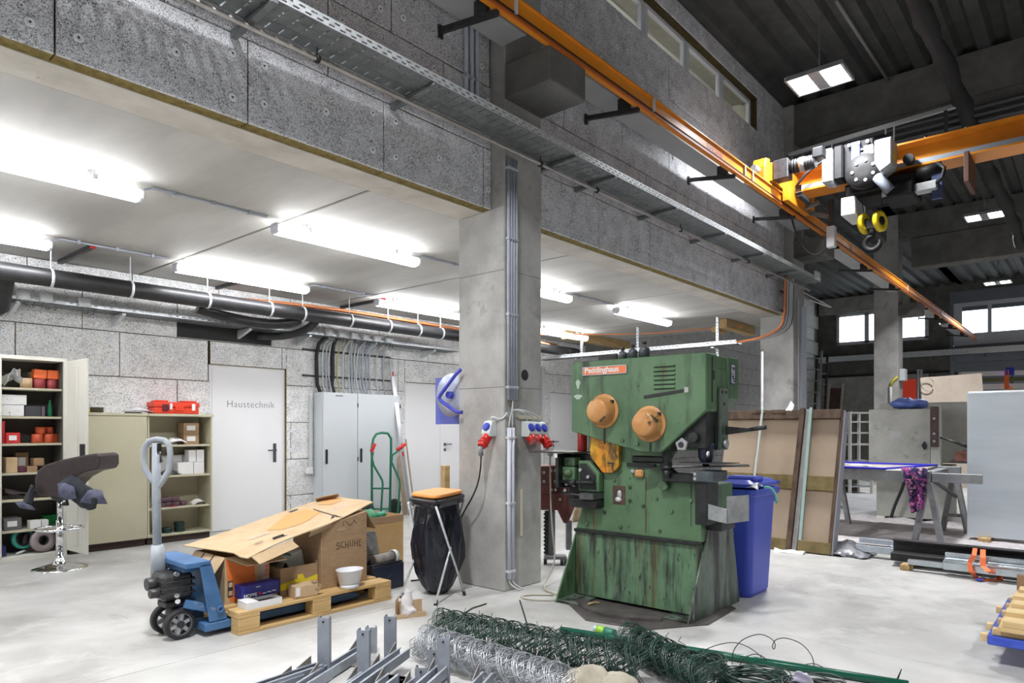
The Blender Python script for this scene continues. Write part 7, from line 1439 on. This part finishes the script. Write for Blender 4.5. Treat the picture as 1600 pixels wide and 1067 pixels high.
B().bar(a + V((0, 0, -.05)), c_ + V((0, 0, -.05)), .1, .1).build('green_profile', mat('olive profile', (.12, .14, .06), rough=.5), rk2); B().bar(a + V((0, 0, .12)), c_ + V((0, 0, .12)), .1, .12).build('white_profile', paper, rk2); B().bar(fk(1500, 605, 18), fk(1640, 602, 18), .1, .14).build('white_profile', paper, rk2)
for px_ in (1502, 1590): p_ = fk(px_, 580, 18.2); B().bar(V((p_.x, p_.y, 0)) + vw * .2, p_ + vw * .2, .08, .08).build('rack_post', steel_dark, rk2)
p_ = fk(1573, 590, 17.8); b = B(); b.bar(p_ + V((0, 0, .2)), p_ - V((0, 0, .3)), .1, .02); b.bar(p_ - V((0, 0, .2)), p_ - V((0, 0, .32)) + rt * .15, .1, .02); b.build('orange_strap', orange_b, rk2)
B().obox(fk(1578, 580, 17.8), (.2, .05, .2), Matrix.Rotation(HEAD - PI / 2, 3, 'Z')).build('blue_tag', blue_p, rk2)
# tray and wiring along the far wall, panel box on the third column
t4 = T('cable_tray', 'galvanised cable tray along the far end wall', 'cable tray', (27.8, 3, 3.86)); B().box(27.65, 27.67, -4, 8.3, 3.80, 4.0).build('tray_side', steel_galv, t4); B().box(27.67, 27.9, -4, 8.3, 3.80, 3.81).build('tray_bottom', tray_m, t4)
for y in (7.5, 6.0, 4.5, 3.0, 1.5): B().box(27.66, 27.94, y - .03, y + .03, 3.72, 3.80).build('bracket', tray_m, t4)
pb3 = T('column_box', 'white junction box with yellow cable on the third column', 'junction box', (17.95, 3.53, 2.0)); p_ = fy(1409, 586, 3.54); B().box(p_.x - .14, p_.x + .14, 3.45, 3.565, p_.z - .14, p_.z + .14).build('box', light_grey, pb3, .01)
B().tube([fx(1403, 588, 17.87), fx(1394, 596, 17.86), fx(1392, 604, 17.86)], .03, 6).build('yellow_cable', mat('yellow cable', (.55, .50, .05), rough=.5), pb3); B().tube([fx(1392, 604, 17.86), fx(1392, 640, 17.86)], .03, 6).build('pale_pipe', light_grey, pb3)
tag(B().cyl((10.9, 3.545, 1.45), (10.9, 3.545, 3.3), .012, 6).build('conduit', paper_d), 'thin pale conduit on the front of the second column', 'conduit')
B().box(11.04, 11.28, 3.54, 3.60, 0, 3.2).build('column_duct', grey_plas, col2)
b = B(); b.tube([V((11.0, 3.5, 3.40)), V((12.0, 3.5, 3.38)), V((12.3, 3.46, 3.34)), V((12.0, 3.45, 3.32)), V((11.1, 3.45, 3.30))], .01, 5); tag(b.build('wire_hook', light_grey), 'bent pale wire sticking out past the end of the long tray', 'wire')
# ================================================================ FOREGROUND: fence posts, mesh rolls, pole, wire
pst = mat('pale grey coated steel', (.27, .295, .34), (.36, .385, .43), scale=6, rough=.4, metal=.35); pst_d = mat('bare plate steel', (.20, .19, .175), (.30, .285, .265), scale=10, rough=.45, metal=.5)
def chan(b, p, q, w_, d_, up, t=.004):                 # U channel with lips from p to q, open towards -up
    p, q, up = V(p), V(q), V(up); ax = (q - p).normalized(); s = ax.cross(up).normalized(); up = s.cross(ax)
    pr_ = [(-w_ / 2, 0), (w_ / 2, 0), (w_ / 2, -d_), (w_ * .3, -d_), (w_ * .3, -d_ + t), (w_ / 2 - t, -d_ + t), (w_ / 2 - t, -t), (-w_ / 2 + t, -t), (-w_ / 2 + t, -d_ + t), (-w_ * .3, -d_ + t), (-w_ * .3, -d_), (-w_ / 2, -d_)]
    pr_ = [p + s * a + up * c for (a, c) in pr_]; k = len(pr_); vec = q - p; vs = pr_ + [x + vec for x in pr_]
    b.add(vs, [(i, (i + 1) % k, k + (i + 1) % k, k + i) for i in range(k)] + [(0, 1, 6, 7), (1, 2, 5, 6), (2, 3, 4, 5), (0, 7, 8, 11), (8, 9, 10, 11)] + [tuple(k + j for j in f[::-1]) for f in ((0, 1, 6, 7), (1, 2, 5, 6), (2, 3, 4, 5), (0, 7, 8, 11), (8, 9, 10, 11))])
    return b
def post_frame(lab, px, py, z0, head, ln, hs, off=0, wd=.062):
    e = fz(px, py, z0); d = V((math.cos(head), math.sin(head), 0)); s = V((-d.y, d.x, 0)); base = V((e.x, e.y, 0))
    t = T('fence_post', lab, 'fence post', (e.x, e.y, 0), None)
    b = B(); chan(b, e - V((0, 0, .05)), e - d * ln - V((0, 0, .05)), wd, .05, (0, 0, -1)); b.build('long_channel', pst, t)
    if hs:
        u0 = e + d * .02 + s * off; b = B(); chan(b, V((u0.x, u0.y, max(z0 - .06, .003))), V((u0.x, u0.y, z0 + hs)), wd, .045, -vw); b.build('upright_channel', pst, t)
        p_ = V((u0.x, u0.y, z0 + hs - .02)) - vw * .001; B().cyl(p_, p_ - vw * .003, .006, 8).build('bolt_hole', black_rub, t)
    g = e - d * .03 + s * .033 - V((0, 0, .045))
    b = B(); b.prism([g, g - d * .09, g - d * .09 + V((0, 0, .045)), g + V((0, 0, .085))], s * .005); b.build('gusset', pst_d, t)
    b = B(); c = e - d * .16 - s * .10; b.hexa([V((c.x, c.y, .002)) + s * .16 - d * .05, V((c.x, c.y, .002)) + s * .16 + d * .05, V((c.x, c.y, .002)) - s * .1 + d * .05, V((c.x, c.y, .002)) - s * .1 - d * .05] + [x for x in []] + [V((c.x, c.y, .012)) + s * .16 - d * .05, V((c.x, c.y, .012)) + s * .16 + d * .05, V((c.x, c.y, .012)) - s * .1 + d * .05, V((c.x, c.y, .012)) - s * .1 - d * .05]); b.build('base_plate', pst_d, t, .002)
    for sg in (-.06, .12): p_ = V((c.x, c.y, .0125)) + s * sg; B().cyl(p_, p_ + V((0, 0, .001)), .009, 8).build('hole', black_rub, t)
    return t
H1 = math.radians(24); H0 = math.radians(4)
post_frame('pale steel fence post with an upright end, furthest left', 500, 1036, .075, H0, .55, .23)
post_frame('pale steel fence post with an upright end, left of the paired uprights', 571, 1006, .06, H1, .75, .09, -.02)
post_frame('pale steel fence post with an upright end, paired with the one at its right', 572, 1050, .08, H1, .6, .20, .03)
post_frame('pale steel fence post with an upright end, right one of the pair', 632, 1012, .12, H1, .8, .0)
post_frame('pale steel fence post with tall dark sided upright beside the white mesh', 606, 1030, .05, H1, .35, .225, 0)
post_frame('pale steel fence post with an upright end before the white mesh', 693, 1038, .12, H1, .7, .06, .06)
post_frame('pale steel fence post with an upright end furthest right', 690, 1062, .06, H1, .4, .20, 0)
post_frame('pale steel fence post lying low without upright at the lower left', 470, 1052, .06, H0, .4, .0)
post_frame('pale steel fence post lying at the bottom edge centre', 615, 1052, .10, H1, .5, .0)
post_frame('dark sided pale fence post at the bottom edge', 512, 1044, .055, H1, .4, .0)
post_frame('short pale fence post lying right of the others at the bottom edge', 762, 1050, .12, H1, .4, .0)
post_frame('pale steel fence post standing at the bottom edge under the mesh', 655, 1058, .05, H1, .35, .04)
# chain link rolls
def mesh_roll(name, lab, a, c, r, m, pitch, turns, wire, seed, jit=.012):
    a, c = V(a), V(c); ax = (c - a).normalized(); Ln = (c - a).length; s = ax.cross(V((0, 0, 1))).normalized(); up = V((0, 0, 1)); R = random.Random(seed)
    t = T(name, lab, 'mesh roll', V(((a.x + c.x) / 2, (a.y + c.y) / 2, 0))); b = B(); n = int(Ln / pitch); seg = 14
    for i in range(n):
        pts = []; ph = R.uniform(0, 2 * PI); r0 = r * R.uniform(.93, 1.03) * (1 + .07 * math.cos(2 * PI * (i + .5) * pitch / .105))
        for q in range(int(seg * turns)):
            th = ph + 2 * PI * q / seg; rr_ = r0 * (1 - .5 * q / (seg * turns)) * R.uniform(.94, 1.05)
            x = (i + .5) * pitch + (pitch * .62 if q % 2 else -pitch * .62) + R.uniform(-jit, jit) * .5 + .05 * math.sin(th + .6)
            zc = math.sin(th) * rr_; p = a + ax * x + s * (math.cos(th) * rr_ * 1.08) + up * (zc * .92)
            p.z = max(p.z, .004); pts.append(p)
        b.tube(pts, wire, 3, cap=False)
        e_ = pts[0]; b.tube([e_, e_ + (e_ - a - ax * ax.dot(e_ - a)).normalized() * .025 + ax * R.uniform(-.02, .02)], wire, 3, cap=False)
    for i in range(int(Ln / .1)):
        for dx in (0, .012, .03):
            ph = R.uniform(-.2, .2)
            b.tube([a + ax * (.05 + i * .1 + dx + .07 * (1 - math.cos(th)) * .9) + s * (math.cos(th + 1.57 + ph * .2) * r * -1.09) + up * max(math.cos(th - .15) * r * .98, .006 - a.z) for th in [-1.2 + 3.6 * q / 12 for q in range(13)]], wire * 1.15, 4, cap=False)
    b.build('wire_mesh', m, t, kind='stuff')
    return t
gw = mat('green coated wire', (.010, .030, .022), (.03, .075, .055), scale=30, rough=.35, spec=.6); zw = mat('galvanised wire', (.42, .44, .47), (.62, .64, .67), scale=30, rough=.35, metal=.6)
g0, g1 = fz(676, 1006), fz(1010, 1075)
mesh_roll('chain_link_roll', 'dark green chain link mesh roll on the floor before the press', (g0.x, g0.y, .115), (g1.x - .02, g1.y, .115), .112, gw, .022, 5, .0021, 3)
g2, g3 = fz(975, 1022), fz(1120, 1100)
mesh_roll('chain_link_roll', 'dark green chain link mesh roll at the bottom edge right of the cream sack', (g2.x, g2.y, .10), (g3.x, g3.y, .10), .10, gw, .021, 5, .0021, 8)
g4, g5 = fz(655, 1026), fz(900, 1108)
mesh_roll('chain_link_roll', 'silver chain link mesh roll in front of the green one', (g4.x, g4.y, .095), (g5.x, g5.y, .095), .10, zw, .024, 4.5, .0019, 5)
# green pole and bottle
pa, pc = fz(877, 984, .022), fz(1420, 1070, .022); gp_ = T('green_pole', 'long dark green steel pole lying behind the mesh rolls', 'pole', (pa + pc) / 2); B().cyl(pa, pc, .021, 14).build('tube', mat('green pole paint', (.006, .085, .05), rough=.25), gp_); B().cyl(pa - (pc - pa).normalized() * .001, pa, .017, 12).build('open_end', black_rub, gp_)
bo = fz(934, 983, .04); bt = T('spray_bottle', 'small bottle with lime green label behind the green mesh', 'bottle', bo); dr = (fz(945, 986, .04) - bo).normalized()
B().cyl(bo, bo + dr * .06, .026, 14).build('body', mat('lime label', (.30, .55, .05), rough=.4), bt); B().cyl(bo - dr * .025, bo, .02, 12).build('cap', mat('pale blue cap', (.5, .6, .7), rough=.4), bt); B().cyl(bo + dr * .06, bo + dr * .13, .027, 14).build('bottom', mat('green bottle base', (.03, .18, .12), rough=.4), bt)
# wire coils
def coil(lab, px, py, rx, ry, n, m, z, wire=.0035, rot=0, seed=1):
    c = fz(px, py, z); R = random.Random(seed); t = T('wire_coil', lab, 'wire coil', (c.x, c.y, 0)); b = B()
    for i in range(n):
        f = R.uniform(.82, 1.04); o = V((R.uniform(-.02, .02), R.uniform(-.02, .02), max(-z + .005, R.uniform(-.03, .035))))
        b.tube([c + o + rt * (rx * f * math.cos(u)) * 1.0 + vw * (ry * f * math.sin(u)) + V((0, 0, .012 * math.sin(u * 2 + i))) for u in [2 * PI * j / 28 for j in range(28)]], wire, 4, True)
    b.build('wire', m, t, kind='stuff'); return t
coil('dark green wire coil lying against the green pole', 1108, 1038, .085, .09, 22, gw, .05, seed=2)
coil('larger dark green wire coil at the bottom edge', 1180, 1066, .16, .13, 30, gw, .05, seed=3)
coil('dull dark wire coil with a white tag at the bottom edge', 1275, 1078, .14, .10, 26, mat('dull dark wire', (.03, .04, .038), (.08, .09, .085), scale=20, rough=.4), .06, seed=4)
tg = fz(1256, 1060, .10); tag(rag(lambda u, v: tg + rt * (.06 * u - .03) + V((0, 0, .05 * v - .02)), 5, 5, .03, 20, 3, .002).build('white_tag', mat('lilac white film', (.62, .6, .75), rough=.3)), 'crumpled lilac white tag on the dull wire coil', 'tag')
thin = mat('thin black wire', (.012, .012, .012), rough=.4)
def wirepts(pp_, kk): return [fk(x, y, k) for (x, y), k in zip(pp_, kk)]
def loosew(lab, pts, k0, k1):
    n = len(pts); P_ = [fk(x, y, k0 + (k1 - k0) * i / (n - 1)) for i, (x, y) in enumerate(pts)]; out = []
    for i in range(n - 1):
        p0, p1, p2, p3 = P_[max(i - 1, 0)], P_[i], P_[i + 1], P_[min(i + 2, n - 1)]
        for q in range(5):
            t = q / 5; out.append(.5 * ((2 * p1) + (p2 - p0) * t + (2 * p0 - 5 * p1 + 4 * p2 - p3) * t * t + (3 * p1 - p0 - 3 * p2 + p3) * t ** 3))
    out.append(P_[-1]); tag(B().tube(out, .0026, 5).build('loose_wire', thin), lab, 'wire')
loosew('thin black wire arching high over the green pole with a small loop', [(1144, 1040), (1146, 1018), (1160, 1000), (1185, 991), (1202, 996), (1211, 1005), (1210, 1014), (1207, 1010), (1212, 1000), (1228, 997), (1252, 1006), (1268, 1024), (1272, 1042), (1270, 1052)], 3.75, 3.72)
loosew('thin black wire arching low from the pole to the coils', [(1098, 1017), (1120, 1008), (1145, 1004), (1165, 1009), (1185, 1022), (1200, 1040), (1209, 1055)], 3.85, 3.7)
loosew('short thin black wire loop above the larger coil', [(1154, 1045), (1162, 1030), (1178, 1022), (1195, 1028), (1203, 1045)], 3.72, 3.7)
loosew('thin rusty wire over the dull coil', [(1248, 1050), (1255, 1040), (1272, 1037), (1290, 1045), (1304, 1058), (1308, 1066)], 3.7, 3.66)
b = B(); b.tube([fk(812, 938, 4.1), fk(819, 960, 4.0), fk(828, 992, 3.95)], [.005, .005, .004], 6); tag(b.build('dark_rod', thin), 'thin dark rod sticking out of the green mesh roll', 'rod')
tag(B().tube([fz(727, 957, .006), fz(738, 950, .006), fz(760, 943, .006)], .005, 5).build('floor_wire', thin), 'short black wire lying on the floor behind the mesh rolls', 'wire')
b = B(); p_ = fk(1400, 1067, 3.46); b.cyl(V((p_.x, p_.y, .005)), fk(1409, 1045, 3.46), .006, 6, .002); tag(b.build('black_spike', thin), 'black spike at the end of the green pole', 'rod')
# cream sack
sk_m = mat('cream sack cloth', (.27, .24, .185), (.40, .365, .295), scale=7, rough=.9, bump=.2, bscale=60)
sc0 = fz(925, 1078); 
def lump(cx_, cy_, rx, ry, rz, z, seed):
    c = fz(cx_, cy_, z); b = B(); b.ball((0, 0, 0), 1, 26); out = []
    for p in b.v:
        q = rt * (p.x * rx) + vw * (p.y * ry) + V((0, 0, p.z * rz)); q *= 1 + .16 * nz(p, 1.6, seed) + .06 * nz(p, 4.5, seed); q = c + q; q.z = max(q.z, .006); out.append(q)
    b.v = out; return b
sk2 = T('cream_sack', 'crumpled cream cloth sack at the bottom edge before the green mesh', 'sack', (sc0.x, sc0.y, 0))
lump(921, 1072, .115, .10, .10, .10, 2).build('sack_body', sk_m, sk2); lump(962, 1080, .12, .09, .085, .09, 6).build('sack_fold', sk_m, sk2); lump(899, 1062, .05, .06, .05, .12, 9).build('sack_corner', sk_m, sk2)
